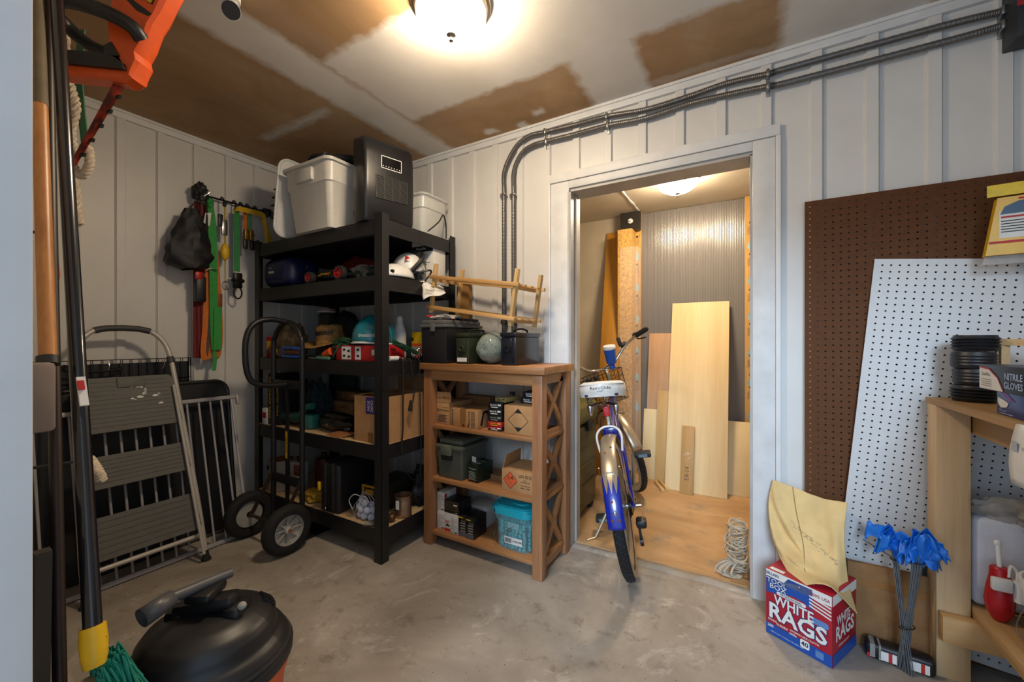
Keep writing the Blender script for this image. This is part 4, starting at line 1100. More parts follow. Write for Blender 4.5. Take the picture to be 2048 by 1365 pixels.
# ---- upper shelf
zA = BL[2] + .0006
t = thing('ammunition_box', 'flat brown carton with open handwritten flap on the upper bookcase shelf', 'box', (-1.508, 1.90, zA))
w_, d_, h_ = .09, .22, .122
part('carton', MB().bb(-w_ / 2, w_ / 2, -d_ / 2, d_ / 2, 0, h_, b=.001), carton, t)
fl = part('flap', MB().bb(-w_ / 2, w_ / 2 + .012, -d_ / 2, -d_ / 2 + .003, h_ + .002, h_ + .062), carton, t)
part('handwriting', MB().text('Luc Match', .015, frame((.004, -d_ / 2 - .0008, h_ + .03), (1, 0, 0), (0, 0, 1)), 0, 0, sk=.25), inkb, fl)
fr = FF(w_, d_, h_)
mb = MB().text('Winchester', .013, fr, .004, .02, .006).poly([(-.042, .028), (-.038, .028), (-.03, .006), (-.034, .006)], fr).text('AMMUNITION', .005, fr, .02, .035)
for k in range(5): mb.rect(-.035, .03 - .01 * (k % 2), -.012 - .009 * k, -.008 - .009 * k, fr)
part('printed_lettering', mb, inkb, t)
t = thing('ammunition_box', 'brown carton banded with printed strips and a black pistol mark on its end', 'box', (-1.343, 1.88, zA), rz=math.radians(-3))
w_, d_, h_ = .188, .20, .100
part('carton', MB().bb(-w_ / 2, w_ / 2, -d_ / 2, d_ / 2, 0, h_, b=.001), carton, t)
part('packing_tape', MB().bb(-.03, .012, -d_ / 2 - .0006, d_ / 2 + .0006, .0, h_ + .0006), tapem, t)
fr = FF(w_, d_, h_); mb = MB()
mb.text('FIOCCHI', .013, fr @ Matrix.Rotation(PI / 2, 4, 'Z'), .004, -.036, .012)
for x in (-.085, .055, .069):
    for k in range(12): mb.rect(x - .004, x + .004, -.044 + k * .0075, -.040 + k * .0075, fr)
mb.ell((.028, -.038, 0), (.005, .007, .0004), fr, 10, 4)
for x in (-.06, .03, .06): mb.rect(x, x + .002, -d_ / 2, d_ / 2, FT(w_, d_, h_, .0012))
part('printed_lettering', mb, inkb, t)
part('red_seal', MB().lathe([(0, 0), (.008, 0)], fr @ Matrix.Translation((-.005, -.038, .0008)), 16), redp, t)
fr = FR(w_, d_, h_)
part('end_mark', MB().poly([(-.08, -.035), (-.06, -.035), (-.045, .025), (-.02, .03), (.0, -.02), (.015, -.03), (.01, .0), (-.01, .042), (-.055, .04)], fr), inkb, t)
def ammo_small(label, x, y, z, w, d, h, mat, stripe=None, ink=None, rz=0., txt=True, group='boxed cartridges', ry=False):
    t = thing('cartridge_box', label, 'box', (x, y, z), rz, group)
    part('carton', MB().bb(-w / 2, w / 2, -d / 2, d / 2, 0, h, b=.001), mat, t)
    fr = FF(w, d, h)
    if stripe: part('stripe', MB().rect(-w / 2, w / 2, 0, h * .42, fr), stripe, t)
    if txt: part('lettering', MB().text('BLACK', h * .26, fr, -w * .12, h * .12, .02, sx=1.1, z=.0005).rect(w * .18, w * .42, h * .02, h * .3, fr, .0005).rect(-w * .3, w * .2, -h * .3, -h * .16, fr, .0005), ink or wpap, t)
    return t
bk = M('black_carton', '#141417', .4)
X0, Y0 = -1.158, 1.86
ammo_small('red and black cartridge box at the bottom of the little stack', X0, Y0, zA, .086, .13, .022, bk, redp)
ammo_small('red and yellow cartridge box second from the bottom of the little stack', X0, Y0, zA + .0226, .086, .13, .026, redp, None, yel)
ammo_small('black cartridge box in the middle of the little stack, plain front', X0 + .001, Y0, zA + .0492, .084, .13, .032, bk, None, M('grey_print'))
ammo_small('black cartridge box with white lettering, second from the top of the little stack', X0, Y0, zA + .0818, .086, .13, .033, bk)
ammo_small('black cartridge box with white lettering, uppermost black one of the little stack', X0 + .001, Y0 + .002, zA + .1154, .086, .13, .033, bk)
ammo_small('thin gold cartridge box lying on top of the little stack', X0 + .02, Y0 + .03, zA + .149, .072, .12, .022, M('gold_card', '#9a8550', .5), None, inkb, rz=-.12)
t = carton_box('cardboard_box', 'brown cubic carton with empty black-tipped diamond mark', -1.008, 1.875, zA, .166, .19, .146, 0, carton, tape_=False)
fr = FF(.166, .19, .146); mb = MB()
dm = [(0, -.058), (.058, 0), (0, .058), (-.058, 0)]
for k in range(4):
    a, b = V(dm[k]).to_3d() if False else V((*dm[k], 0)), V((*dm[(k + 1) % 4], 0)); nn = (b - a).normalized() * .0
    dirn = (b - a).normalized(); sd_ = V((-dirn.y, dirn.x, 0)) * .0012
    mb.poly([a - sd_, b - sd_, b + sd_, a + sd_], fr)
mb.poly([(0, -.058), (.022, -.036), (-.022, -.036)], fr).poly([(0, .058), (-.022, .036), (.022, .036)], fr)
part('diamond_mark', mb, inkb, t)
t2 = FT(.166, .19, .146); part('top_print', MB().text('AMMUNITION', .012, t2, .0, .02, .01).text('SMALL ARMS', .012, t2, 0, -.01, .01), M('faded_ink', '#5a4632', .8), t)
ammo_small('black cartridge box lying on the cubic carton, lower of two', -.995, 1.92, zA + .1476, .10, .10, .03, bk)
ammo_small('black cartridge box lying on the cubic carton, upper of two', -.985, 1.925, zA + .178, .095, .10, .03, bk)
t = thing('torch', 'small black torch standing upright at the back of the upper bookcase shelf', 'torch', (-1.165, 1.99, zA))
part('barrel', MB().lathe([(.010, 0), (.011, .002), (.011, .13), (.015, .145), (.015, .185), (0, .186)], n=16), blkp, t)
part('switch', MB().ell((0, -.015, .17), (.004, .003, .004)), M('grey_print'), t)
carton_box('cardboard_box', 'dim brown carton at the back behind the banded carton', -1.44, 2.05, zA, .20, .06, .14, 0, cartond, tape_=False)
# ---- middle shelf
zB = BL[1] + .0006
ggrey = M('grey_green_plastic', '#4c5147', .5, var=.06)
t = thing('dry_box', 'grey-green plastic dry box with black latch on the middle bookcase shelf', 'case', (-1.448, 1.895, zB))
mb = MB(); wv_ = [(.082, .11, 0, .012), (.086, .115, .02, .014), (.092, .123, .165, .014)]
n_ = 24; vs = []
for (a, b, z, r) in wv_: vs += [V((px, py, z)) for px, py in rrect(a * 2, b * 2, r, 5)]
n_ = len(rrect(1, 1, .1, 5))
part('tub', mb.add(vs, [[i * n_ + j, i * n_ + (j + 1) % n_, (i + 1) * n_ + (j + 1) % n_, (i + 1) * n_ + j] for i in range(2) for j in range(n_)] + [list(range(n_))[::-1], [2 * n_ + j for j in range(n_)]]), ggrey, t)
l_ = part('lid', MB().bb(-.1, .1, -.132, .132, .1655, .188, b=.008).bb(-.085, .085, -.115, .115, .188, .225, b=.02, seg=3), ggrey, t)
part('latch', MB().box((-.01, -.136, .165), (.075, .018, .06), b=.006), M('latch_grey', '#5a5e52', .5), l_)
part('latch_tongue', MB().box((-.01, -.13, .125), (.07, .016, .035), b=.004), blkp, t)
t = thing('cartridge_box', 'dark green cartridge carton beside the grey-green dry box', 'box', (-1.300, 1.865, zB), rz=math.radians(-7))
w_, d_, h_ = .075, .13, .098
part('carton', MB().bb(-w_ / 2, w_ / 2, -d_ / 2, d_ / 2, 0, h_, b=.001), M('dark_green_carton', '#122018', .4), t)
fr = FF(w_, d_, h_); mb = MB().text('Vanguard', .010, fr, 0, .025, .01)
for k in range(6): mb.rect(-.028, .02 + .006 * (k % 2), .005 - .008 * k, .008 - .008 * k, fr)
part('lettering', mb, M('pale_green_print', '#8fa294', .6), t)
part('top_stripe', MB().rect(-.03, .03, -.04, -.02, FT(w_, d_, h_)).rect(-.03, .03, .0, .012, FT(w_, d_, h_)), M('pale_green_print'), t)
part('red_corner', MB().rect(-.034, -.018, -.044, -.036, fr), redp, t)
part('price_tag', MB().bb(-.036, -.006, -.03, -.0285, h_ + .0005, h_ + .03), wpap, t)
t = thing('cardboard_box', 'brown carton with orange 1.4 hazard diamond and raised flap', 'box', (-1.018, 1.885, zB), rz=math.radians(0))
w_, d_, h_ = .186, .19, .112
part('carton', MB().bb(-w_ / 2, w_ / 2, -d_ / 2, d_ / 2, 0, h_, b=.001), carton, t)
part('flap', MB().prism([(-.095, 0), (.095, 0), (.085, .072), (-.07, .072)], -.0015, .0015, frame((-w_ / 2 + .004, 0, h_ + .001), (0, -1, 0), (.25, 0, 1))), carton, t)
part('flap', MB().bb(-.07, .09, -.085, .09, h_ + .001, h_ + .004), carton, t)
fr = FF(w_, d_, h_)
part('hazard_diamond', MB().poly([(-.042, -.042), (.0, .002), (-.042, .046), (-.084, .002)], fr), M('hazard_orange', '#c9552a', .6), t)
mb = MB().text('1.4', .018, fr, -.042, .014, .01, z=.0006).text('S', .009, fr, -.042, -.012, z=.0006).text('1', .008, fr, -.042, -.028, z=.0006)
mb.text('UN 0012', .016, fr, .045, .03, .012, sx=.85).text('SMALL', .006, fr, .045, .012).text('CARTRIDGES', .0065, fr, .045, .002, .008).text('CARTOUCHES', .0065, fr, .045, -.016, .008).text('SMALL ARMS', .0065, fr, .045, -.028, .008)
for k in range(4):
    pts = [V((-.042, -.042, 0)), V((0, .002, 0)), V((-.042, .046, 0)), V((-.084, .002, 0))]; a = pts[k]; b = pts[(k + 1) % 4]; d = (b - a).normalized(); s_ = V((-d.y, d.x, 0)) * .0009
    mb.add([p + V((0, 0, .0006)) for p in (a - s_, b - s_, b + s_, a + s_)], [[0, 1, 2, 3]], fr)
part('printed_lettering', mb, inkb, t)
mb = MB()
for k in range(5): mb.bb(-1.265, -1.13, 1.975 + .004 * k, 1.978 + .004 * k, zB, zB + .10 - .012 * k)
mb2 = MB().prism([(0, 0), (.13, 0), (.13, .006), (0, .006)], 0, .09)
for k in range(4): single('cardboard_pad', MB().bb(-1.255, -1.13, 1.90, 2.02, zB + .0062 * k, zB + .0062 * k + .005), cartond, 'flat brown corrugated pad in the stack behind the green cartridge carton', 'cardboard', 'stack of corrugated pads')
# ---- bottom shelf
zC = BL[0] + .0006
wc = M('white_carton', '#c6c2bc', .55, var=.05)
def white_box(label, x, y, z, red=0, w=.0515, d=.11, h=.105):
    t = thing('cartridge_box', label, 'box', (x, y, z), group='white cartridge boxes')
    part('carton', MB().bb(-w / 2, w / 2, -d / 2, d / 2, 0, h, b=.001), wc, t)
    fr = FF(w, d, h)
    if red:
        part('red_band', MB().rect(-.022, .022, -.05, -.035, fr), redp, t)
        part('emblem', MB().text('Aguila', .010, fr, 0, .008, .012).rect(-.016, .016, -.004, -.001, fr), redp, t)
        part('eagle_mark', MB().poly([(-.014, -.02), (.016, -.024), (.018, -.016), (.0, -.008)], fr), inkb, t)
    else:
        mb = MB()
        for k in range(7): mb.rect(-.019, .004 + .012 * (k % 3), .028 - .009 * k, .030 - .009 * k, fr)
        part('small_print', mb, M('grey_print'), t)
        part('red_mark', MB().ell((.018, .028, 0), (.002, .005, .0004), fr, 8, 4), redp, t)
        part('barcode', MB().rect(.004, .02, -.048, -.042, fr), inkb, t)
    return t
a = -1.528
white_box('white cartridge box, lower one in the left corner of the bottom shelf', a, 1.85, zC)
t = white_box('white cartridge box stacked upright on another in the bottom-shelf corner', a, 1.85, zC + .1056)
part('red_logo', MB().rect(-.052, -.032, .02, .045, FR(.0515, .11, .105)), redp, t)
white_box('white cartridge box with red band and eagle emblem', a + .0525, 1.845, zC, 1)
white_box('plain white cartridge box between the eagle box and the black cartons', a + .105, 1.84, zC)
white_box('white cartridge box lying at the back of the bottom shelf behind the black cartons', -1.37, 2.0, zC, 0, .13, .12, .112)
cam_ = M('camo_print', '#3a3020', .35, var=.7, vs=50)
for k in range(3):
    lab = ('glossy camouflage cartridge box, front one of the row on the white boxes', 'glossy camouflage cartridge box in the middle of the row on the white boxes', 'glossy camouflage cartridge box, rear one of the row on the white boxes')[k]
    t = thing('cartridge_box', lab, 'box', (a + .082 + .004 * k, 1.808 + .036 * k, zC + .1056), group='camouflage cartridge boxes')
    part('carton', MB().bb(-.052, .052, -.017, .017, 0, .072, b=.001), M('black_carton'), t)
    fr = FF(.104, .034, .072)
    part('picture', MB().rect(-.05, .05, -.02, .033, fr), cam_, t)
    part('white_print', MB().rect(.015, .04, .01, .018, fr, .0005).rect(.03, .04, -.03, -.026, fr, .0005), wpap, t)
for k in range(2):
    t = thing('cartridge_box', ('black cartridge carton with yellow tab beside the white boxes', 'black cartridge carton with yellow tab beside the teal-lidded bucket')[k], 'box', (a + .163 + .056 * k, 1.845 - .006 * k, zC), group='black cartridge cartons')
    part('carton', MB().bb(-.0265, .0265, -.06, .06, 0, .112, b=.001), bk, t)
    fr = FF(.053, .12, .112)
    part('yellow_tab', MB().rect(-.026, .004, .044, .05, fr), yel, t)
    mb = MB().text('Hornady', .008, fr, .002, .03, .008)
    for q in range(4): mb.rect(-.012, .02, .014 - .014 * q, .020 - .014 * q, fr)
    mb.lathe([(0, 0), (.006, 0)], fr @ Matrix.Translation((-.016, .03, .0004)), 12)
    part('lettering', mb, M('grey_print'), t)
    part('grey_band', MB().rect(-.026, .026, -.055, -.03, fr), M('band_grey', '#55555a', .5), t)
# bucket
t = thing('bucket', 'clear square bucket of blue-green beads with turquoise snap lid', 'bucket', (-1.052, 1.89, zC))
bclear = M('bucket_plastic', '#a8d0d4', .15, var=.02, alpha=.22)
lv = [(.205, .020), (.215, .15), (.228, .155), (.232, .168), (.236, .19)]
vs = []; 
for (s_, z) in [(.2, .002)] + [(q, zz) for q, zz in lv]: vs += [V((px, py, z)) for px, py in rrect(s_, s_, .05, 6)]
n_ = len(rrect(1, 1, .1, 6)); k_ = len(lv) + 1
part('pail', MB().add(vs, [[i * n_ + j, i * n_ + (j + 1) % n_, (i + 1) * n_ + (j + 1) % n_, (i + 1) * n_ + j] for i in range(k_ - 1) for j in range(n_)] + [list(range(n_))[::-1]]), bclear, t)
tl = M('turquoise_lid', '#1896a8', .3, var=.04)
mb = MB().prism(rrect(.252, .252, .055, 6), .186, .214).prism(rrect(.235, .235, .05, 6), .214, .224)
l_ = part('lid', mb, tl, t)
part('lid_ring', MB().tube([(.05 * math.cos(a) + .01, .035 * math.sin(a) - .02, .2255) for a in [i * PI / 12 for i in range(24)]], .003, 6, closed=True).tube([(x * .9, y * .9, .225) for x, y in rrect(.235, .235, .05, 6)], .004, 6, closed=True), tl, l_)
part('lid_slot', MB().rect(-.092, -.086, .192, .208, frame((0, -.1265, 0), (1, 0, 0), (0, 0, 1))), blkp, l_)
random.seed(9); mb = MB()
ico = bmesh.new(); bmesh.ops.create_icosphere(ico, subdivisions=1, radius=.0105); ico.verts.index_update()
iv = [v.co.copy() for v in ico.verts]; if_ = [[v.index for v in f.verts] for f in ico.faces]; ico.free()
for z_ in range(8):
    for i in range(9):
        for j in range(9):
            if min(i, j, 8 - i, 8 - j) > 0 and z_ < 7: continue
            if (i in (0, 8)) and (j in (0, 8)): continue
            c = V((-.086 + i * .0215 + random.uniform(-.004, .004), -.086 + j * .0215 + random.uniform(-.004, .004), .016 + z_ * .0165 + random.uniform(-.004, .004)))
            if abs(c.x) > .094 or abs(c.y) > .094: continue
            mb.add([c + p for p in iv], if_)
mb.v = [p + V((-1.052, 1.89, zC)) for p in mb.v]
o = single('beads', mb, M('blue_green_bead', '#4fa3a6', .15, var=.35, vs=25), 'blue-green plastic beads filling the clear square bucket', 'beads'); o['kind'] = 'stuff'
fr = frame((.01, -.1065, .055), (1, 0, 0), (0, -.05, 1))
part('barcode_label', MB().rect(-.05, .055, -.018, .018, fr), wpap, t)
mb = MB().text('HA481440', .012, fr, .026, 0, .008, sx=.75, z=.0006)
for k in range(14): mb.rect(-.046 + .0028 * k, -.0446 + .0028 * k + .0008 * (k % 3 == 0), -.012, .012, fr, .0006)
part('barcode_print', mb, inkb, t)
part('bail', MB().tube([(-.113, -.02, .13), (-.11, -.10, .06), (-.09, -.118, .05), (.0, -.121, .125), (.02, -.119, .135)], .0018, 6), steel, t)
part('bail_boss', MB().box((.02, -.118, .14), (.07, .008, .03), b=.004), bclear, t)
# ================================================================= LEFT WALL: ladder, gate, crate, hooks, hand truck
def lean(t0, z1, x0, x1): return math.atan2(x0 - x1, z1)
cream = M('cream_tube', '#b5afa6', .35, .1, var=.05)
treadm = M('grey_tread', '#5c5b57', .6, var=.06, bump=.1, bs=200)
# step ladder: local x = world +Y, local y = away from the room, z = up the rails
t = thing('step_ladder', 'cream folding step ladder with three grey treads leaning at the left wall', 'ladder', (-2.475, .80, 0), r=(math.radians(-17.0), 0, PI / 2))
ladder = t
HL = 1.29
def rail(s): return [(s * .225, 0, .03), (s * .222, 0, .3), (s * .195, 0, .95), (s * .185, 0, 1.12), (s * .165, 0, 1.205), (s * .12, 0, 1.262), (s * .06, 0, 1.282)]
lp = spline(rail(-1), 6) + [V((0, 0, 1.285))] + spline(rail(1), 6)[::-1]
part('tube_frame', MB().tube(lp, .0125, 10), cream, t)
part('handle_grip', MB().tube([p for p in lp if p.z > 1.262], .0165, 10), dgrey, t)
for s in (-1, 1):
    part('clamp_sleeve', MB().tube([(s * .1862, 0, 1.085), (s * .1838, 0, 1.12)], .017, 10), dgrey, t)
    part('foot', MB().lathe([(.022, 0), (.021, .012), (.015, .022), (.0145, .05)], Matrix.Translation((s * .2252, 0, .0)), 14), blkr, t)
    part('rear_leg', MB().tube([(s * .20, -.05, .04), (s * .185, -.045, .5), (s * .17, -.04, .95)], .008, 8), cream, t)
part('crossbar', MB().tube([(-.22, 0.0, .135), (.22, 0, .135)], .011, 10), cream, t)
def tread(z0, z1, w0, w1, grip):
    mb = MB().prism([(-w0, z0), (w0, z0), (w0 + .012, z0 + .018), (w1 + .006, z1 - .02), (w1 - .01, z1), (-w1 + .01, z1), (-w1 - .006, z1 - .02), (-w0 - .012, z0 + .018)], -.012, .024, frame((0, 0, 0), (1, 0, 0), (0, 0, 1)))
    tr = part('tread', mb, treadm, t)
    mb = MB(); k = 6 if not grip else 11
    for i in range(k):
        z = z0 + .028 + i * (z1 - z0 - .05) / (k - 1); wv = w0 + (w1 - w0) * (z - z0) / (z1 - z0) - .02
        if grip and i > k - 5:
            mb.bb(-wv, -wv + .09, -.0265, -.0235, z - .002, z + .002); mb.bb(wv - .09, wv, -.0265, -.0235, z - .002, z + .002)
        else: mb.bb(-wv, wv, -.0265, -.0235, z - .002, z + .002)
    part('grip_ridge', mb, treadm, tr)
    return tr
# rails run up from z .05; treads hang in front of them
tread(.17, .36, .205, .200, False)
tread(.485, .635, .193, .188, False)
tp = tread(.745, 1.015, .183, .168, True)
part('catch', MB().box((0, -.026, .985), (.11, .012, .055), b=.006), treadm, tp)
mb = MB(); random.seed(4)
for k in range(15):
    x = .02 + random.gauss(.03, .05); z = .90 + random.gauss(0, .045); r = random.uniform(.003, .011)
    mb.poly([(x + r * random.uniform(.5, 1.6) * math.cos(a), z + r * .6 * math.sin(a)) for a in [q * PI / 3.5 for q in range(7)]], frame((0, -.0268, 0), (1, 0, 0), (0, 0, 1)))
part('paint_splash', mb, wplas, tp, kind='stuff')
# pet gate
gw = M('gate_white', '#a5a2a6', .4, .1, var=.05)
t = thing('pet_gate', 'white metal bar pet gate leaning behind the step ladder', 'gate', (-2.59, .80, 0), r=(math.radians(-14), 0, PI / 2))
y0, y1, gh = -.52, .51, .845
part('bottom_rail', MB().bb(y0, y1, -.012, .012, 0.004, .026, b=.003), gw, t)
part('top_rail', MB().bb(y0, y1, -.011, .011, gh - .022, gh, b=.003), gw, t)
nb = 18
for k in range(nb):
    x = y0 + .02 + (y1 - y0 - .04) * k / (nb - 1)
    part('bar', MB().cyl((x, 0, .027), (x, 0, gh - .023), .0058 if 0 < k < nb - 1 else .009, n=8), gw, t)
part('side_latch', MB().box((y1 + .012, 0, gh - .03), (.016, .02, .06), b=.004), gw, t)
part('side_foot', MB().box((y1 + .008, 0, .02), (.014, .02, .05), b=.003), gw, t)
part('catch_clip', MB().box((y1 - .06, -.012, .02), (.05, .012, .03), b=.003), gw, t)
# plastic tray and folded wire crate
t = thing('crate_tray', 'black plastic crate tray with rounded corners standing against the wall', 'tray', (-2.762, .80, 0), r=(math.radians(-7.5), 0, PI / 2))
part('pan', MB().prism(rrect(1.02, .92, .07, 6, 0, .462), -.004, .004, frame((0, 0, 0), (1, 0, 0), (0, 0, 1))), blkp, t)
part('rim', MB().tube([(x, 0, z) for x, z in rrect(1.01, .91, .07, 6, 0, .462)], .012, 8, closed=True), blkp, t)
t = thing('wire_crate', 'folded black wire dog crate standing behind the step ladder', 'crate', (-2.885, .70, 0), r=(math.radians(-2.6), 0, PI / 2))
wr = M('black_wire', '#101012', .35, .3)
for yy, nm in ((0.0, 'wire_panel'), (-.028, 'wire_panel')):
    mb = MB()
    for k in range(10):
        z = .02 + k * .1155; mb.tube([(-.46, yy, z), (.42, yy, z)], .0022, 5)
    for k in range(24):
        x = -.46 + k * .88 / 23; mb.tube([(x, yy, .02), (x, yy, 1.06)], .0018, 5)
    mb.tube([(-.46, yy, 1.06), (.42, yy, 1.06), (.42, yy, .02), (-.46, yy, .02)], .0032, 5, closed=True)
    part(nm, mb, wr, t, kind='stuff')
part('carry_handle', MB().tube(spline([(-.1, -.03, 1.04), (-.1, -.045, 1.01), (0, -.05, 1.0), (.1, -.045, 1.01), (.1, -.03, 1.04)], 5), .006, 6), blkp, t)
mb = MB()
for x in (-.2, .05, .28): mb.tube(spline([(x, -.035, 1.055), (x + .008, -.045, 1.03), (x, -.04, 1.0)], 5), .0025, 5)
part('hinge_loop', mb, steel, t)
part('back_pan', MB().bb(-.46, .42, .006, .012, .02, 1.04), blkp, t)
# ---------------------------------------------------------------- hook rail and what hangs on it
HR = 2.075; HX = L + .012
t = thing('hook_rail', 'black wall-mounted tool hook rail on the left wall', 'hook rail', (L, 1.30, HR))
part('backplate', MB().bb(HX - .008, HX + .012, 1.155, 1.24, HR - .03, HR + .05, b=.006), dgrey, t, True)
part('rod', MB().tube([(HX + .03, 1.16, HR), (HX + .03, 1.62, HR)], .006, 8), wr, t, True)
part('backplate', MB().bb(HX - .008, HX + .024, 1.58, 1.63, HR - .02, HR + .03, b=.006), dgrey, t, True)
for k, y in enumerate((1.17, 1.20, 1.30, 1.37, 1.41, 1.45, 1.50, 1.56, 1.60)):
    part('hook', MB().tube(spline([(HX + .03, y, HR), (HX + .05, y, HR + .012), (HX + .075, y, HR - .012), (HX + .07, y, HR - .045), (HX + .095, y, HR - .05), (HX + .105, y, HR - .02)], 5), .005, 6), wr, t, True)
HO = HX + .082
def strap(name, label, cat='strap', group=None):
    return thing(name, label, cat, (HO, 1.2, HR - .05), group=group)
nyl = M('black_nylon_bag', '#15151a', .6, var=.25, bump=.35, bs=22)
def bagb(u, v):
    a = u * 2 * PI; z = HR - .13 - .36 * v
    w_ = (.035 + .075 * min(1, v * 1.6)) * (1 if v < .9 else math.sqrt(max(0, 1 - ((v - .9) / .1) ** 2)) * .8 + .2)
    nz = 1 + .32 * noise.noise(V((math.cos(a) * 2.2, math.sin(a) * 2.2, v * 6)))
    return (HO + .035 + (.03 + .045 * v) * math.cos(a) * nz, 1.115 - .025 * v + w_ * math.sin(a) * nz, z)
t = strap('drawstring_bag', 'black nylon drawstring bag hanging from the hook rail', 'bag')
part('sack', MB().grid(bagb, 26, 20), nyl, t, True)
part('drawstring', MB().tube([(HO, 1.165, HR - .04), (HO + .03, 1.09, HR - .14)], .003, 5).tube([(HO, 1.17, HR - .04), (HO + .035, 1.14, HR - .14)], .003, 5), blkp, t, True)
mb = blob(MB(), (HO + .01, 1.165, HR + .0), (.028, .032, .05), .6, 3, 2.)
part('gathered_top', mb, nyl, t, True)
gr = M('green_webbing', '#2f8f3c', .7, var=.12, vs=60); orr = M('orange_webbing', '#c46a1c', .7, var=.12, vs=60); rdw = M('red_webbing', '#6b1414', .7, var=.15, vs=60); ylw = M('yellow_webbing', '#c9a012', .7, var=.1, vs=60)
t = strap('tie_down_strap', 'long bright green webbing strap looped over the hook rail', group=None)
mb = MB()
ribbon(mb, [(HO, 1.215, HR - .06), (HO + .014, 1.225, HR - .2), (HO + .016, 1.232, HR - .45), (HO + .012, 1.235, HR - .7), (HO + .02, 1.24, HR - .92), (HO + .03, 1.245, HR - .97), (HO + .03, 1.25, HR - .90), (HO + .02, 1.255, HR - .7)], (0, .045, .004), .003)
ribbon(mb, [(HO + .018, 1.228, HR - .92), (HO + .02, 1.238, HR - 1.02), (HO + .022, 1.232, HR - 1.10)], (.01, .018, 0), .003)
part('webbing', mb, gr, t, True)
part('knot', blob(MB(), (HO + .005, 1.21, HR - .055), (.022, .026, .03), .3, 3, 4), gr, t, True)
part('metal_hook', MB().tube(spline([(HO + .03, 1.195, HR - .42), (HO + .032, 1.175, HR - .43), (HO + .03, 1.165, HR - .455), (HO + .03, 1.185, HR - .475), (HO + .032, 1.22, HR - .465), (HO + .03, 1.245, HR - .475)], 6), .004, 6), steel, t, True)
part('paper_tag', MB().prism([(-.02, -.03), (.015, -.045), (.02, .04), (-.012, .03)], 0, .001, frame((HO + .025, 1.195, HR - .16), (0, 1, 0), (.1, 0, 1))), wpap, t, True)
t = strap('tie_down_strap', 'orange webbing strap hanging in long loops behind the green one')
mb = MB()
ribbon(mb, [(HO - .01, 1.21, HR - .06), (HO - .004, 1.205, HR - .5), (HO + .0, 1.195, HR - .8), (HO + .01, 1.18, HR - .98), (HO + .01, 1.20, HR - 1.03), (HO + .0, 1.23, HR - .95), (HO - .005, 1.24, HR - .6)], (0, .03, .01), .003)
ribbon(mb, [(HO - .012, 1.25, HR - .3), (HO - .006, 1.265, HR - .55), (HO + .004, 1.275, HR - .85), (HO + .008, 1.262, HR - 1.0), (HO, 1.24, HR - 1.04)], (0, .03, .01), .003)
part('webbing', mb, orr, t, True)
part('buckle', MB().box((HO, 1.27, HR - .66), (.015, .035, .09), b=.005), M('amber_buckle', '#7a4414', .5), t, True)
t = strap('tie_down_strap', 'dark red ratchet strap hanging below the black drawstring bag')
mb = MB()
for k in range(3): ribbon(mb, [(HO - .03 + .012 * k, 1.16 + .012 * k, HR - .06), (HO - .028 + .012 * k, 1.155 + .014 * k, HR - .5), (HO - .02 + .01 * k, 1.15 + .02 * k, HR - 1.02)], (0, .024, 0), .003)
part('webbing', mb, rdw, t, True)
part('ratchet', MB().box((HO + .015, 1.16, HR - .60), (.05, .055, .16), b=.012), blkp, t, True)
part('ratchet_badge', MB().box((HO + .035, 1.145, HR - .52), (.02, .04, .05), b=.01), redm, t, True)
t = strap('bungee_cord', 'black bungee cord with wire hook hanging beside the green strap')
part('cord', MB().tube(spline([(HO + .02, 1.19, HR - .03), (HO + .026, 1.192, HR - .2), (HO + .03, 1.188, HR - .42)], 5), .006, 6), blkr, t, True)
part('wire_hook', MB().tube(spline([(HO + .02, 1.16, HR - .02), (HO + .03, 1.18, HR + .02), (HO + .04, 1.20, HR + .0), (HO + .03, 1.175, HR - .03)], 6), .003, 6), steel, t, True)
t = strap('key_carabiner', 'silver carabiner and yellow float hanging from the hook rail', 'carabiner')
part('lanyard', MB().tube([(HO, 1.30, HR - .05), (HO, 1.305, HR - .55)], .003, 5), ylw, t, True)
part('clip_body', MB().box((HO + .012, 1.295, HR - .19), (.014, .035, .10), rot(x=.35) if False else None, b=.006), steel, t, True)
part('black_clip', MB().box((HO + .012, 1.272, HR - .15), (.014, .03, .08), b=.008), blkp, t, True)
part('float', MB().ell((HO + .012, 1.298, HR - .345), (.022, .026, .055)), yel, t, True)
part('ring', MB().tube([(HO + .012, 1.30 + .018 * math.cos(a), HR - .56 + .026 * math.sin(a)) for a in [i * PI / 8 for i in range(16)]], .003, 6, closed=True), steel, t, True)
t = strap('ratchet_strap', 'short green ratchet strap with black metal ratchet at its end')
part('webbing', ribbon(MB(), [(HO, 1.37, HR - .05), (HO + .006, 1.37, HR - .25), (HO + .008, 1.37, HR - .46)], (0, .034, 0), .004), M('darker_green_webbing', '#2c7d42', .7), t, True)
r_ = part('ratchet', MB().box((HO + .015, 1.37, HR - .52), (.03, .05, .10), b=.006).cyl((HO + .02, 1.335, HR - .52), (HO + .02, 1.405, HR - .52), .012), M('black_metal', '#1b1b1d', .35, .6), t, True)
part('end_loop', MB().tube([(HO + .015, 1.372 + .024 * math.cos(a), HR - .60 + .038 * math.sin(a)) for a in [i * PI / 8 for i in range(16)]], .005, 6, closed=True), M('black_metal'), t, True)
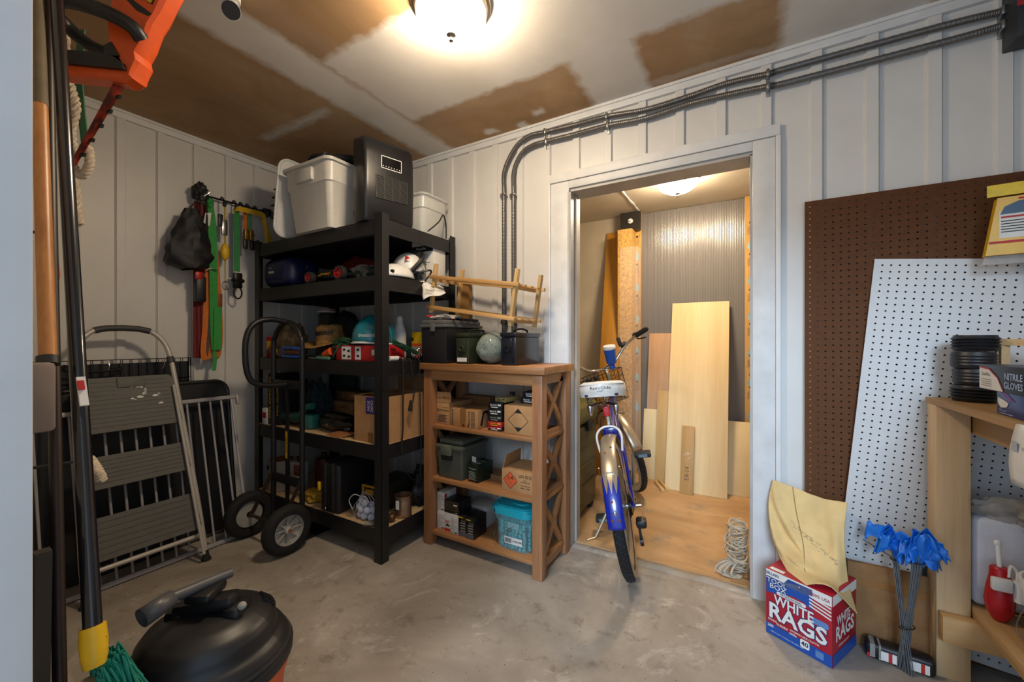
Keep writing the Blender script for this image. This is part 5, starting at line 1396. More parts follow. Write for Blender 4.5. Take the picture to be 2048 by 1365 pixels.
for i, y in enumerate((1.425, 1.455)):
    t = strap('ratchet_strap', ('small orange ratchet strap clustered with brass buckles on the hook rail', 'small pale green ratchet strap clustered with brass buckles on the hook rail')[i])
    part('webbing', ribbon(MB(), [(HO - .005, y, HR - .05), (HO, y, HR - .10), (HO + .002, y, HR - .17)], (0, .02, 0), .003), (orr, M('pale_green_webbing', '#4f9a62', .7))[i], t, True)
    part('ratchet', MB().box((HO + .008, y, HR - .205), (.03, .026, .07), b=.005).cyl((HO + .012, y - .02, HR - .20), (HO + .012, y + .02, HR - .20), .008), M('brass_metal', '#8a6a2a', .4, .7), t, True)
    part('handle', MB().box((HO + .012, y - .006 + .012 * i, HR - .27), (.02, .028, .07), b=.008), blkp, t, True)
t = strap('yellow_strap', 'yellow webbing strap draped across the hook rail hooks')
part('webbing', ribbon(MB(), [(HO + .03, 1.345, HR - .08), (HO + .03, 1.36, HR - .055), (HO + .03, 1.43, HR - .05), (HO + .03, 1.505, HR - .05), (HO + .03, 1.53, HR - .07), (HO + .03, 1.54, HR - .15), (HO + .028, 1.55, HR - .27)], (.01, .012, .03), .004), ylw, t, True)
part('tail', ribbon(MB(), [(HO + .026, 1.53, HR - .09), (HO + .024, 1.56, HR - .18), (HO + .022, 1.59, HR - .24)], (.004, .028, .0), .004), ylw, t, True)
# ---------------------------------------------------------------- hand truck
t = thing('hand_truck', 'black two-wheel hand truck with loop handle parked at the shelving unit', 'hand truck', (-2.385, 1.30, 0))
FX0, FX1, FY = -2.53, -2.235, 1.405
tilt = lambda z: FY + .0 * z
up_ = spline([(FX0, FY, .03), (FX0, FY, .6), (FX0, FY, 1.10), (FX0 + .02, FY, 1.19), (FX0 + .075, FY, 1.25), ((FX0 + FX1) / 2, FY, 1.272), (FX1 - .075, FY, 1.25), (FX1 - .02, FY, 1.19), (FX1, FY, 1.10), (FX1, FY, .6), (FX1, FY, .03)], 7)
part('tube_frame', MB().tube(up_, .015, 10), blk, t, True)
xc = (FX0 + FX1) / 2
lp = spline([(xc, FY, 1.272), (xc - .005, FY - .10, 1.285), (xc - .01, FY - .185, 1.255), (xc - .012, FY - .225, 1.17), (xc - .012, FY - .225, 1.02), (xc - .01, FY - .195, .935), (xc - .005, FY - .12, .905), (xc, FY - .012, .90)], 7)
part('loop_handle', MB().tube(lp, .0155, 10), blk, t, True)
for z in (.90, .33): part('cross_plate', MB().bb(FX0, FX1, FY - .012, FY + .004, z - .025, z + .025, b=.002), blk, t, True)
part('centre_strut', MB().bb(xc - .012, xc + .012, FY - .006, FY + .006, .06, .88), blk, t, True)
part('warning_label', MB().bb(xc - .009, xc + .009, FY - .0072, FY - .0062, .46, .62), yel, t, True)
fr = frame((xc, FY - .0075, .54), (0, 0, 1), (-1, 0, 0)); part('label_lettering', MB().text('WARNING', .011, fr, 0, 0, .01, sx=1.3), inkb, t, True)
part('toe_plate', MB().bb(FX0 - .02, FX1 + .02, FY - .01, FY + .20, .006, .012), blk, t, True)
wy, wr_ = 1.275, .135
part('axle', MB().cyl((-2.575, wy, wr_), (-2.15, wy, wr_), .009), M('axle_steel', '#4a3a2c', .5, .7), t, True)
for x in (FX0, FX1): part('wheel_strut', MB().bar((x, FY, .36), (x, wy, wr_), .004, .022), M('axle_steel'), t, True)
for x, s in ((-2.165, 1), (-2.556, -1)):
    wm_ = frame((x, wy, wr_), (0, 1, 0), (0, 0, 1))
    if s < 0: wm_ = wm_ @ Matrix.Rotation(PI, 4, 'Y')
    pr = [(.082, -.028)] + [(.105 + .028 * math.cos(a), .032 * math.sin(a)) for a in [-PI / 2 + i * PI / 10 for i in range(11)]] + [(.082, .028)]
    tyre = part('tyre', MB().lathe(pr + [(.082, -.028)], wm_, 36, cap=False), blkr, t, True)
    rim = MB().lathe([(.083, -.022), (.083, .022), (.078, .026), (.076, .018), (.0735, -.01), (.02, -.014), (.02, .02), (.012, .026), (0, .026)], wm_, 32, cap=False)
    part('rim', rim, M('rim_alloy', '#b4b1ab', .4, .35), tyre, True)
    mb = MB()
    for q in range(8): mb.box((0, 0, 0), (.058, .006, .014), wm_ @ Matrix.Rotation(q * PI / 4, 4, 'Z') @ Matrix.Translation((.046, 0, .0)))
    part('spoke', mb, M('rim_alloy'), tyre, True)
    part('hub_nut', MB().lathe([(.009, .02), (.009, .034), (.0, .036)], wm_, 6), M('rust'), tyre, True)
# ================================================================= TOOLS HANGING ON THE NEAR WALL, SHOP VACUUM
def oct_pole(p, q, r): return MB().tube([p, q], r, 14)
# black-handled deck brush
a = PT(112, -30, 1.0); b = PT(186, 1262, .74)
d = (b - a).normalized()
t = thing('deck_brush', 'black-handled deck brush with yellow collar and teal bristles hanging by the doorway', 'brush', b + d * .10)
part('pole', MB().tube([a - d * .35, a, b], .0125, 16, rr=[.0125, .0125, .0135]), M('black_enamel', '#11131b', .22, var=.1, coat=.4), t, True)
part('collar', MB().tube([b - d * .008, b + d * .02, b + d * .045, b + d * .06], .03, 14, rr=[.018, .0195, .018, .015]), yel, t, True)
part('collar_print', MB().bar(b + V((.012, .012, -.012)), b + V((.013, .012, -.05)), .012, .004), inkb, t, True)
part('pole_label', MB().bar(PT(161, 755, .775), PT(169, 812, .765), .012, .006, (1, 0, 0)), wplas, t, True)
part('pole_label_print', MB().bar(PT(160.5, 762, .768), PT(163, 780, .766), .009, .006, (1, 0, 0)), redp, t, True)
hd = PT(206, 1345, .745)
part('brush_block', MB().box((hd.x - .0, hd.y - .01, hd.z - .02), (.05, .04, .03), b=.01), M('beige_block', '#8d8064', .6), t, True)
mb = MB(); random.seed(8)
for k in range(260):
    x = hd.x - .03 + .055 * random.random(); y = hd.y - .012 + .04 * random.random()
    e = V((x + random.gauss(.008, .008), y + random.gauss(.018, .008), hd.z - .07 + random.gauss(0, .012)))
    mb.tube([(x, y, hd.z + .03 * random.random()), e], .0018, 4)
part('bristle', mb, M('teal_bristle', '#147a66', .6), t, True, kind='stuff')
# wooden handled tool with grey head
a = PT(80, 210, .90); b = PT(96, 718, .77); d = (b - a).normalized()
t = thing('shovel', 'wooden-handled tool with a grey plastic head hanging beside the deck brush', 'shovel', b + d * .3)
part('handle', MB().tube([a, b], .0125, 14), wood('ash_handle', '#8f5a2c', '#b47c46', 'z', .4, 16), t, True)
part('grip', MB().tube([a - d * .45, a + d * .002], .0132, 14), M('khaki_grip', '#5a4f3c', .7, var=.15), t, True)
part('socket', MB().tube([b - d * .004, b + d * .012], .016, 14), blkp, t, True)
c = PT(86, 795, .755)
part('head', MB().box((c.x - .012, c.y - .005, c.z), (.05, .04, .13), b=.008), M('warm_grey_plastic', '#7d7069', .5, var=.05), t, True)
# dark folded table edge below
c = PT(92, 1110, .80)
t = thing('folding_table', 'black folded table standing on edge against the near wall below the tools', 'table', (-1.32, .185, 0), r=(0, 0, 0))
part('table_top', MB().bb(-1.62, -1.06, .150, .172, .02, .86, b=.006), M('black_table', '#08080a', .6), t, True)
part('leg', MB().bar((-1.09, .19, .02), (-1.045, .19, .80), .02, .02), M('brown_grey_leg', '#2a2521', .5), t, True)
part('leg', MB().bar((-1.58, .19, .0), (-1.58, .19, .80), .02, .02), M('brown_grey_leg'), t, True)
# second pole, brown, half hidden behind the black one
a = PT(94, -40, 1.02); b = PT(121, 1440, .74)
t = thing('rake_pole', 'dark brown pole half hidden behind the black brush handle', 'pole', b)
part('shaft', MB().tube([a, b], .010, 12), M('dark_brown_stain', '#241712', .45), t, True)
part('ferrule', MB().tube([b - (b - a).normalized() * .05, b], .016, 12), dgrey, t, True)
# hedge trimmer, hung by its loop handle
T0 = 1.22
def P(x, y, dt=0.): return PT(x, y, T0 + dt)
t = thing('hedge_trimmer', 'orange electric hedge trimmer with black handles hung nose-down near the ceiling', 'hedge trimmer', P(290, 100))
fwd = (P(290, 100) - V((0, 0, CAM_H))).normalized()
fr = frame(P(282, 96, 0), RT + (0,), (0, 0, 1))
s = T0 / FPX
def L2(pts): return [((x - 290) * s, (100 - y) * s) for x, y in pts]
body = [(300, -60), (395, -60), (356, 8), (340, 40), (325, 62), (310, 100), (297, 122), (300, 138), (289, 160), (286, 170), (270, 178), (245, 174), (150, 164), (128, 160), (128, 142), (200, 146), (275, 150), (262, 130), (244, 104), (241, 50), (252, 12)]
mb = MB(); pr = L2(body)[::-1]
inner = [((x) * .9 - .004, y * .94) for x, y in pr]
n_ = len(pr)
vs = [(x, y, -.03) for x, y in inner] + [(x, y, -.02) for x, y in pr] + [(x, y, .02) for x, y in pr] + [(x, y, .03) for x, y in inner]
fs = [list(range(n_))[::-1], [3 * n_ + j for j in range(n_)]] + [[i * n_ + j, i * n_ + (j + 1) % n_, (i + 1) * n_ + (j + 1) % n_, (i + 1) * n_ + j] for i in range(3) for j in range(n_)]
part('motor_housing', mb.add(vs, fs, fr), org, t, True, smooth=30)
def F3(x, y, z): return fr @ V(((x - 290) * s, (100 - y) * s, z))
part('loop_handle', MB().tube(spline([F3(312, 100, .035), F3(306, 86, .06), F3(262, 66, .075), F3(190, 42, .065), F3(120, 22, .02), F3(105, 30, -.05), F3(140, 62, -.07), F3(200, 88, -.06), F3(250, 104, -.04)], 8), .0195, 12), blkp, t, True)
part('guard', MB().prism(L2([(128, 122), (180, 124), (230, 128), (262, 136), (278, 148), (281, 160), (200, 152), (128, 144)])[::-1], -.035, .042, fr), blkp, t, True)
part('grip_pad', MB().prism(L2([(238, 112), (252, 104), (268, 132), (240, 130)])[::-1], -.032, .035, fr), blkp, t, True)
part('air_slot', MB().prism(L2([(276, 16), (292, 20), (330, 48), (322, 52), (300, 42)])[::-1], .02, .0312, fr), blkp, t, True)
part('rating_label', MB().prism(L2([(290, -6), (305, -30), (352, -10), (330, 30), (322, 26)])[::-1], .025, .0315, fr), M('black_label', '#1a1618', .4), t, True)
part('yellow_label', MB().prism(L2([(316, 20), (330, -4), (346, 0), (328, 28)])[::-1], .025, .032, fr), yel, t, True)
part('white_label', MB().prism(L2([(305, 16), (318, -8), (328, -4), (316, 20)])[::-1], .025, .032, fr), wpap, t, True)
bl_ = [(236, 174), (254, 178), (160, 330), (140, 352)]
m_bl = N('blade_red'); v = m_bl.coord(); m_bl.base(m_bl.ramp(m_bl.noise(v, 25, 4), [(.4, '#4d1614'), (.6, '#a83320')])); m_bl.set(Roughness=.3, Metallic=.3)
part('blade', MB().prism(L2(bl_)[::-1], -.004, .004, fr), m_bl.m, t, True)
mb = MB()
for k in range(5):
    f = .12 + .19 * k; x = 254 - 94 * f; y = 178 + 152 * f
    mb.prism(L2([(x, y), (x + 7, y - 2), (x + 5, y + 5), (x - 2, y + 5)])[::-1], -.004, .004, fr)
part('blade_tooth', mb, M('black_metal'), t, True)
# rope and cord hanging on the wall behind
rope_m = M('white_rope', '#b3a592', .9, var=.2, vs=80, bump=.3)
def twist(mb, pts, r, pitch=40, n=8):
    P_ = spline(pts, 14)
    for k in range(3):
        q = []
        for i, p in enumerate(P_):
            d_ = (P_[min(i + 1, len(P_) - 1)] - P_[max(i - 1, 0)]).normalized(); x = d_.cross(V((0.3, 1, .2))).normalized(); y = d_.cross(x)
            a_ = i * .55 + k * 2 * PI / 3
            q.append(p + x * (r * .55 * math.cos(a_)) + y * (r * .55 * math.sin(a_)))
        mb.tube(q, r * .62, 6)
    return mb
t = thing('rope', 'hank of twisted white rope hanging behind the hedge trimmer', 'rope', PT(165, 440, 1.30))
q = PT(130, 62, 1.30); part('wall_hook', MB().tube([q, (q.x, NEAR - .001, q.z + .01)], .004, 6), blkp, t, True)
mb = MB(); twist(mb, [PT(130, 60, 1.30), PT(134, 130, 1.30), PT(142, 175, 1.28), PT(152, 215, 1.27), PT(142, 260, 1.28), PT(146, 300, 1.28), PT(140, 330, 1.29)], .011)
twist(mb, [PT(146, 310, 1.27), PT(152, 345, 1.27), PT(166, 350, 1.27), PT(178, 330, 1.27), PT(178, 300, 1.27), PT(168, 295, 1.275)], .011)
twist(mb, [PT(136, 190, 1.33), PT(140, 300, 1.33), PT(150, 380, 1.32), PT(155, 430, 1.31), PT(158, 448, 1.31)], .012)
part('strand', mb, rope_m, t, True)
t = thing('webbing_strap', 'green webbing hanging behind the white rope near the ceiling', 'strap', PT(165, 280, 1.36))
part('webbing', ribbon(MB(), [PT(163, 60, 1.36), PT(160, 110, 1.36), PT(158, 160, 1.35), PT(163, 220, 1.35), PT(170, 285, 1.36)], (.022, .012, 0), .004), M('green_satin_webbing', '#2f6b4c', .4), t, True)
t = thing('hand_saw', 'folding saw with orange handle half hidden behind the poles', 'saw', PT(112, 560, 1.2))
q = PT(108, 472, 1.16); part('wall_hook', MB().tube([q, (q.x, NEAR - .001, q.z + .01)], .004, 6), blkp, t, True)
part('handle', MB().tube(spline([PT(106, 520, 1.15), PT(112, 535, 1.15), PT(113, 555, 1.15), PT(105, 565, 1.15)], 6), .007, 8), org, t, True)
part('blade', MB().bar(PT(108, 470, 1.16), PT(106, 520, 1.16), .012, .004), dgrey, t, True)
t = thing('rope', 'short white rope end dangling below the grey plastic head by the poles', 'rope', PT(195, 960, 1.08))
q = PT(178, 920, 1.10); part('wall_hook', MB().tube([q, (q.x, NEAR - .001, q.z + .01)], .004, 6), blkp, t, True)
part('strand', twist(MB(), [PT(178, 920, 1.10), PT(186, 930, 1.09), PT(197, 948, 1.08), PT(202, 962, 1.08)], .012), rope_m, t, True)
# ---------------------------------------------------------------- shop vacuum
VX, VY = -1.165, .49
t = thing('shop_vacuum', 'black domed wet-dry vacuum head with orange tank and grey wand across it', 'vacuum', (VX, VY, 0), rz=math.radians(35))
vb = M('vacuum_black', '#1b1a1b', .42, var=.12, vs=9)
part('tank', MB().lathe([(.13, .05), (.165, .055), (.175, .10), (.190, .30), (.204, .345), (.207, .366)], n=44), M('vacuum_orange', '#c4501c', .45), t)
part('rim_band', MB().lathe([(.206, .364), (.213, .368), (.214, .388), (.207, .398), (.198, .40)], n=44, cap=False), vb, t)
def dome(u, v):
    a = u * 2 * PI; p = v * PI / 2
    PR = [(.207, .398), (.203, .412), (.190, .430), (.176, .440), (.172, .448), (.168, .468), (.152, .488), (.12, .506), (.07, .516), (0, .519)]
    i = v * 9; k = min(int(i), 8); f = i - k
    r = PR[k][0] * (1 - f) + PR[k + 1][0] * f; z = PR[k][1] * (1 - f) + PR[k + 1][1] * f
    return (r * math.cos(a), r * math.sin(a) * .97, z)
hd_ = part('motor_head', MB().grid(dome, 44, 27), vb, t, smooth=28)
def ridge(u, v):
    a = -PI * .75 + u * PI * 1.5
    r = .209 - .026 * v
    return (r * math.cos(a), r * math.sin(a) * .97, .403 + .031 * v)
part('shoulder_panel', MB().grid(ridge, 36, 4), M('vacuum_grey', '#2e2d2e', .38), hd_, solid=.008)
part('carry_handle', MB().bar((-.09, .0, .525), (.075, .0, .545), .055, .035, b=.012).box((-.085, 0, .505), (.05, .06, .05), b=.012).box((.075, 0, .51), (.05, .075, .05), b=.012), M('vacuum_dark', '#121213', .4), hd_)
part('handle_clip', MB().box((-.01, .0, .566), (.07, .09, .025), b=.01), M('vacuum_dark'), hd_)
part('switch', MB().ell((.10, -.02, .535), (.012, .012, .01)), M('grey_print'), hd_)
for q in range(5):
    a = .5 + q * .09; part('vent_slot', MB().box((0, 0, 0), (.04, .006, .01), Matrix.Translation((.148 * math.cos(a), .148 * math.sin(a), .489)) @ rot(z=a, y=.7)), blkp, hd_)
part('hose_port', MB().cyl((-.20, -.06, .33), (-.25, -.075, .33), .04), vb, t)
part('side_pod', MB().ell((-.10, -.15, .37), (.11, .09, .075)), vb, t)
for a in (.6, 2.2, 3.8, 5.4):
    part('caster', MB().ell((.165 * math.cos(a), .165 * math.sin(a), .027), (.027, .02, .027)), blkr, t)
    part('caster_leg', MB().cyl((.160 * math.cos(a), .160 * math.sin(a), .04), (.155 * math.cos(a), .155 * math.sin(a), .09), .018), vb, t)
for o in t.children: o.scale = (.86, .86, .94)
a = PZ(283, 1238, .545); b = PZ(345, 1196, .555); c = PZ(462, 1146, .545)
mb = MB().tube([a, b], .021, 16, cap=False, rr=[.022, .020]).tube([b, c], .0125, 12, rr=[.0135, .0115])
part('wand', mb, M('wand_grey', '#4b4b4e', .4), t, True, solid=.003)
# ================================================================= STOREROOM: lumber, trunk, bicycle, rope
ZF = .0125
def panel(name, label, x0, x1, y0, y1, h, mat, th=.012, cat='board', group='boards leaning on the storeroom wall', tw=0.):
    """sheet standing on the floor at y0, leaning back to y1 at height h"""
    a = math.atan2(y1 - y0, h); ln = math.hypot(y1 - y0, h)
    o = single(name, MB().bb(x0 - (x0 + x1) / 2, x1 - (x0 + x1) / 2, 0, th, 0, ln, b=.001), mat, label, cat, group, loc=((x0 + x1) / 2, y0, ZF + .0006))
    o.rotation_euler = (-a, 0, tw)
    return o
ply = wood('pale_plywood', '#c9ab78', '#dac499', 'z', .6, 4.5, bump=.03)
ply2 = M('cream_plywood', '#d3bd90', .6, var=.05, vs=5)
panel('plywood_sheet', 'tall pale plywood sheet, the biggest leaning on the grey plastic panel', -.566, -.136, 3.31, 3.69, 1.47, ply)
panel('plywood_sheet', 'pinkish wood panel half hidden behind the tall plywood sheet', -.765, -.45, 3.52, 3.72, 1.215, wood('pink_panel', '#a8805c', '#c09b78', 'z', .6, 16), .016)
panel('plywood_sheet', 'narrow tan board tilted between the tall plywood and the small cream one', -.668, -.52, 3.44, 3.56, .73, wood('tan_panel', '#b28d55', '#c8a66e', 'z', .6, 8), .01, tw=-.03)
panel('plywood_sheet', 'small cream board leaning beside the bicycle front wheel', -.78, -.60, 3.47, 3.58, .565, ply2, .01)
panel('plywood_sheet', 'low cream board showing right of the tall plywood sheet', -.30, .28, 3.425, 3.60, .52, ply2, .01)
t = thing('wood_plank', 'short knotty plank with scribbled marks leaning on the tall plywood sheet', 'board', (-.405, 3.262, ZF + .0006), r=(-.262, 0, 0))
part('plank', MB().bb(-.046, .046, 0, .018, 0, .505, b=.001), wood('knotty_pine', '#93703c', '#b08a50', 'z', .6, 10, ('#5a3d1c', 9.)), t)
mb = MB(); fr = frame((0, -.0008, .25), (1, 0, 0), (0, 0, 1)); random.seed(6)
for k in range(9):
    x = random.uniform(-.03, .02); z = random.uniform(-.02, .06)
    mb.poly([(x, z), (x + .02, z + .012), (x + .02, z + .014), (x, z + .002)], fr)
part('scribbles', mb, M('chalk_white', '#c9bfae', .8), t)
part('stamp', MB().text('E4-14', .03, fr @ Matrix.Rotation(PI / 2, 4, 'Z'), -.1, 0), M('faded_ink'), t)
o = panel('lumber_board', 'amber-stained knotty board leaning left of the wrapped stud', -1.155, -.985, 3.36, 3.735, 2.16, wood('amber_pine', '#9a671f', '#c98f34', 'z', .45, 7, ('#5a3410', 7.)), .035)
for k, (p, q, lab) in enumerate(((PZ(1311, 967, ZF), PZ(1326, 985, ZF), 'short square stick on the plywood floor nearest the bicycle wheel'), (PZ(1319, 964, ZF), PZ(1335, 982, ZF), 'short square stick on the plywood floor beside its twin, toward the boards'))):
    p.z = q.z = ZF + .0106
    single('wood_stick', MB().bar(p, q, .022, .02, b=.001), M('tan_panel'), lab, 'wood', 'sticks on the storeroom floor')
# trunk
tr = M('olive_trunk', '#3a3a1c', .4, var=.12, vs=6)
t = thing('storage_chest', 'dark olive plastic storage chest just inside the storeroom doorway', 'storage chest', (-1.20, 2.52, ZF))
part('body', MB().bb(-.28, .28, -.22, .22, .04, .60, b=.03, seg=3), tr, t)
part('lid', MB().bb(-.295, .295, -.235, .235, .602, .745, b=.045, seg=4), M('olive_lid', '#5a5a28', .38, var=.08), t)
for z in (.2, .33, .46): part('rib', MB().bb(.274, .288, -.2, .2, z, z + .02, b=.006), tr, t)
for sx in (-1, 1):
    for sy in (-1, 1): part('wheel', MB().cyl((sx * .24 - .02, sy * .17, .04), (sx * .24 + .02, sy * .17, .04), .04), blkr, t)
part('latch', MB().box((.292, .05, .59), (.014, .08, .07), b=.005), blkp, t)
# ---------------------------------------------------------------- bicycle
bw_ = thing('bicycle', 'blue and silver beach cruiser bicycle with white saddle standing in the doorway', 'bicycle', (-.497, 2.03, 0.004), r=(math.radians(-10.0), 0, math.radians(104.2)))
# axes of the bicycle: local x forward, y left, z up (lean is a turn about x)
bluef = M('bicycle_blue', '#0d1f8f', .25, var=.1, coat=.5); silv = M('bicycle_silver', '#a89a86', .32, .6, var=.15, vs=8); rust_ = M('rust')
RW = .335
def wheel(par, c, lab):
    m = frame(c, (1, 0, 0), (0, 0, 1))
    ty = part('tyre', MB().lathe([(RW - .034 + .027 * math.cos(a), .027 * math.sin(a)) for a in [i * 2 * PI / 14 for i in range(15)]], m, 48, cap=False), blkr, par)
    mb = MB()
    for q in range(60):
        for s_ in (-1, 0, 1): mb.box((0, 0, 0), (.004, .009, .009), m @ Matrix.Rotation(q * 2 * PI / 60 + s_ * .03, 4, 'Z') @ Matrix.Translation((RW - .0072 - .0025 * abs(s_), 0, s_ * .0125)))
    part('tread_block', mb, M('tread_rubber', '#1d1f24', .8), ty, kind='stuff')
    for s_ in (-1, 1): part('whitewall', MB().lathe([(RW - .056, s_ * .0225), (RW - .034, s_ * .0278), (RW - .022, s_ * .0245)], m, 48, cap=False), M('whitewall_rubber', '#b5a892', .7), ty)
    rim = part('rim', MB().lathe([(RW - .062, -.016), (RW - .056, -.019), (RW - .052, -.014), (RW - .066, 0), (RW - .052, .014), (RW - .056, .019), (RW - .062, .016), (RW - .072, 0), (RW - .062, -.016)], m, 48, cap=False), silv, par)
    mb = MB()
    for q in range(36):
        a = q * 2 * PI / 36; a2 = a + (.5 if q % 2 else -.5); s_ = 1 if (q // 2) % 2 else -1
        mb.tube([m @ V((.02 * math.cos(a2), .02 * math.sin(a2), s_ * .03)), m @ V(((RW - .068) * math.cos(a), (RW - .068) * math.sin(a), 0))], .0011, 4, cap=False)
    part('spoke', mb, steel, rim)
    part('hub', MB().cyl(m @ V((0, 0, -.055)), m @ V((0, 0, .055)), .014).cyl(m @ V((0, 0, -.034)), m @ V((0, 0, -.029)), .026).cyl(m @ V((0, 0, .034)), m @ V((0, 0, .029)), .026), steel, rim)
def fender(par, c, a0, a1, mat, name='fender', r=RW + .018, w=.036, n=24):
    def fn(u, v):
        a = a0 + (a1 - a0) * u; p = -1.25 + 2.5 * v
        rr = r - .02 + .020 * math.cos(p) ** .7
        return (c[0] + rr * math.cos(a), c[1] + w * math.sin(p) / math.sin(1.25), c[2] + rr * math.sin(a))
    return part(name, MB().grid(fn, n, 10), mat, par, solid=.0015)
t = bw_
RA = (0, 0, RW); FA = (1.13, 0, RW)
wheel(t, RA, 'rear')
D2 = math.radians
fb = fender(t, RA, D2(40), D2(139), silv)
fe = fender(t, RA, D2(138), D2(174), bluef)
# flame tongues of silver running into the blue
def tongue(y0, y1, a0, a1, r=RW + .0195):
    mb = MB()
    for k in range(8):
        f0 = k / 8; f1 = (k + 1) / 8
        def pt(f, s_):
            wv = (y1 - y0) / 2 * (1 - f ** 1.7); yy = (y0 + y1) / 2 + s_ * wv; a = a0 + (a1 - a0) * f
            rr = r - .02 + .0203 * math.sqrt(max(0.05, 1 - (yy / .040) ** 2)) ** .7 + .0008
            return (rr * math.cos(a), yy, RW + rr * math.sin(a))
        mb.add([pt(f0, -1), pt(f0, 1), pt(f1, 1), pt(f1, -1)], [[0, 1, 2, 3]])
    return mb
for (y0, y1) in ((-.031, -.010), (-.011, .011), (.010, .031)): part('flame_tongue', tongue(y0, y1, D2(137.5), D2(151)), silv, fe)
mb = MB()
for (y, a) in ((.012, 118), (-.014, 112), (.004, 156), (.014, 168), (-.016, 168)):
    rr = RW + .019; mb.ell((rr * math.cos(D2(a)), y, RW + rr * math.sin(D2(a))), (.0055, .0055, .0055), None, 8, 6)
part('rusty_bolt', mb, rust_, fe, kind='stuff')
part('fender_emblem', MB().ell(((RW + .018) * math.cos(D2(164)), -.001, RW + (RW + .018) * math.sin(D2(164))), (.003, .009, .012)), chrome, fe)
# frame tubes
def tb(pts, r, name, mat=bluef, n=7): return part(name, MB().tube(spline(pts, n), r, 10), mat, t)
BB = (.43, 0, .29); ST = (.27, 0, .66)
tb([BB, (.34, 0, .49), ST], .016, 'seat_tube')
tb([(.27, 0, .64), (.5, 0, .70), (.72, 0, .74), (.885, 0, .76)], .016, 'top_tube')
tb([BB, (.60, 0, .40), (.78, 0, .55), (.925, 0, .66)], .018, 'down_tube')
tb([(.45, 0, .36), (.65, 0, .54), (.895, 0, .72)], .013, 'cantilever_tube')
for s_ in (-1, 1):
    tb([BB, (.30, s_ * .045, .30), (.0, s_ * .062, RW)], .0095, 'chain_stay', silv if s_ > 0 else bluef)
    tb([ST, (.20, s_ * .05, .60), (.0, s_ * .062, RW)], .0085, 'seat_stay')
    tb([(.0, s_ * .066, RW), (-.12, s_ * .060, .46), (-.235, s_ * .045, .60)], .0025, 'fender_stay', steel)
part('rear_yoke', MB().box((.235, 0, .655), (.05, .085, .06), b=.014), bluef, t)
tb([ST, (.22, 0, .86)], .0135, 'seat_post', chrome)
# saddle
def sad(u, v):
    a = u * 2 * PI
    x = .03 + .145 * math.cos(a); wd = .115 - .085 * max(0, min(1, (x - .02) / .16)) ** 1.0
    k = math.sin(v * PI / 2)
    prof = [(.98, -.055), (1.03, -.02), (1.0, .010), (.82, .022), (.0, .020)]
    i = v * 4; j = min(int(i), 3); f = i - j; sc = prof[j][0] * (1 - f) + prof[j + 1][0] * f; z = prof[j][1] * (1 - f) + prof[j + 1][1] * f
    return (.03 + (x - .03) * sc, wd * math.sin(a) * sc, z)
sv = thing('x', 'x', 'x'); bpy.data.objects.remove(sv)
s0 = part('saddle', MB().grid(sad, 40, 16), M('saddle_white', '#cfd0cd', .4), t); s0.location = (.16, 0, .925); s0.scale = (1.05, 1.08, 1.05); s0.rotation_euler = (math.radians(4), math.radians(7), 0)
part('saddle_base', MB().box((.03, 0, -.046), (.24, .16, .012), b=.005), blkp, s0)
part('saddle_trim', MB().tube([(.03 - .145 * math.cos(a) * .985, (.115) * math.sin(a), .004) for a in [-1.2 + i * 2.4 / 20 for i in range(21)]], .003, 5), M('grey_blue_trim', '#6a7078', .5), s0)
def arc_text(s, k, z0, bold):
    vs, fs = text_data(s, bold); out = []
    for q in vs:
        y = -q.x * k; z = z0 + q.y * k
        out.append(V((.03 - .1485 * math.sqrt(max(.02, 1 - (y / .122) ** 2)) - .0008, y, z)))
    return MB().add(out, fs)
part('saddle_lettering', arc_text('RetroGlide', .022, -.012, .004), inkb, s0)
part('saddle_small_lettering', arc_text('CLASSIC', .008, -.027, .004), inkb, s0)
for s_ in (-1, 1):
    mb = MB(); mb.tube([(-.05 + .014 * math.cos(i * .7), s_ * .062 + .014 * math.sin(i * .7), -.052 - i * .0009) for i in range(56)], .0025, 5)
    part('saddle_spring', mb, chrome, s0)
    part('spring_cup', MB().lathe([(.017, 0), (.019, -.006), (.013, -.035), (.007, -.05), (0, -.051)], Matrix.Translation((-.05, s_ * .062, -.098)), 14), chrome, s0)
part('saddle_bracket', MB().tube(spline([(-.05, -.062, -.10), (-.02, -.02, -.09), (0, 0, -.10), (-.02, .02, -.09), (-.05, .062, -.10)], 5), .007, 8), chrome, s0)
part('rear_reflector', MB().box((.165, 0, .785), (.012, .036, .058), b=.012, seg=3), M('reflector_red', '#c4121a', .15, coat=.6), t)
part('reflector_bracket', MB().box((.185, 0, .735), (.02, .012, .05)), steel, t)
part('brake_caliper', MB().tube(spline([(.03, .055, .60), (.05, .062, .68), (.08, .03, .715), (.08, -.03, .715), (.05, -.062, .68), (.03, -.055, .60)], 5), .006, 8), wplas, t)
# crank and pedals
part('chainring', MB().lathe([(.03, -.052), (.085, -.052), (.088, -.050), (.085, -.048), (.03, -.048)], frame(BB, (1, 0, 0), (0, 0, 1)) @ Matrix.Rotation(PI, 4, 'X') if False else frame((BB[0], 0, BB[2]), (1, 0, 0), (0, 0, 1)) @ Matrix.Scale(-1, 4, (0, 0, 1)), 36), M('black_metal'), t)
ca = V((.045, 0, .165))
for s_, sg in ((-1, 1), (1, -1)):
    e = V(BB) + ca * sg
    part('crank', MB().tube([(BB[0], s_ * .06, BB[2]), (e.x, s_ * .085, e.z)], .009, 8), silv, t)
    pd_ = part('pedal', MB().box((e.x, s_ * .142, e.z), (.085, .095, .028), b=.008), M('pedal_rubber', '#1b2126', .6), t)
    part('pedal_reflector', MB().box((e.x - .043, s_ * .142, e.z), (.003, .05, .016)), M('amber_reflector', '#6a7d88', .2), pd_)
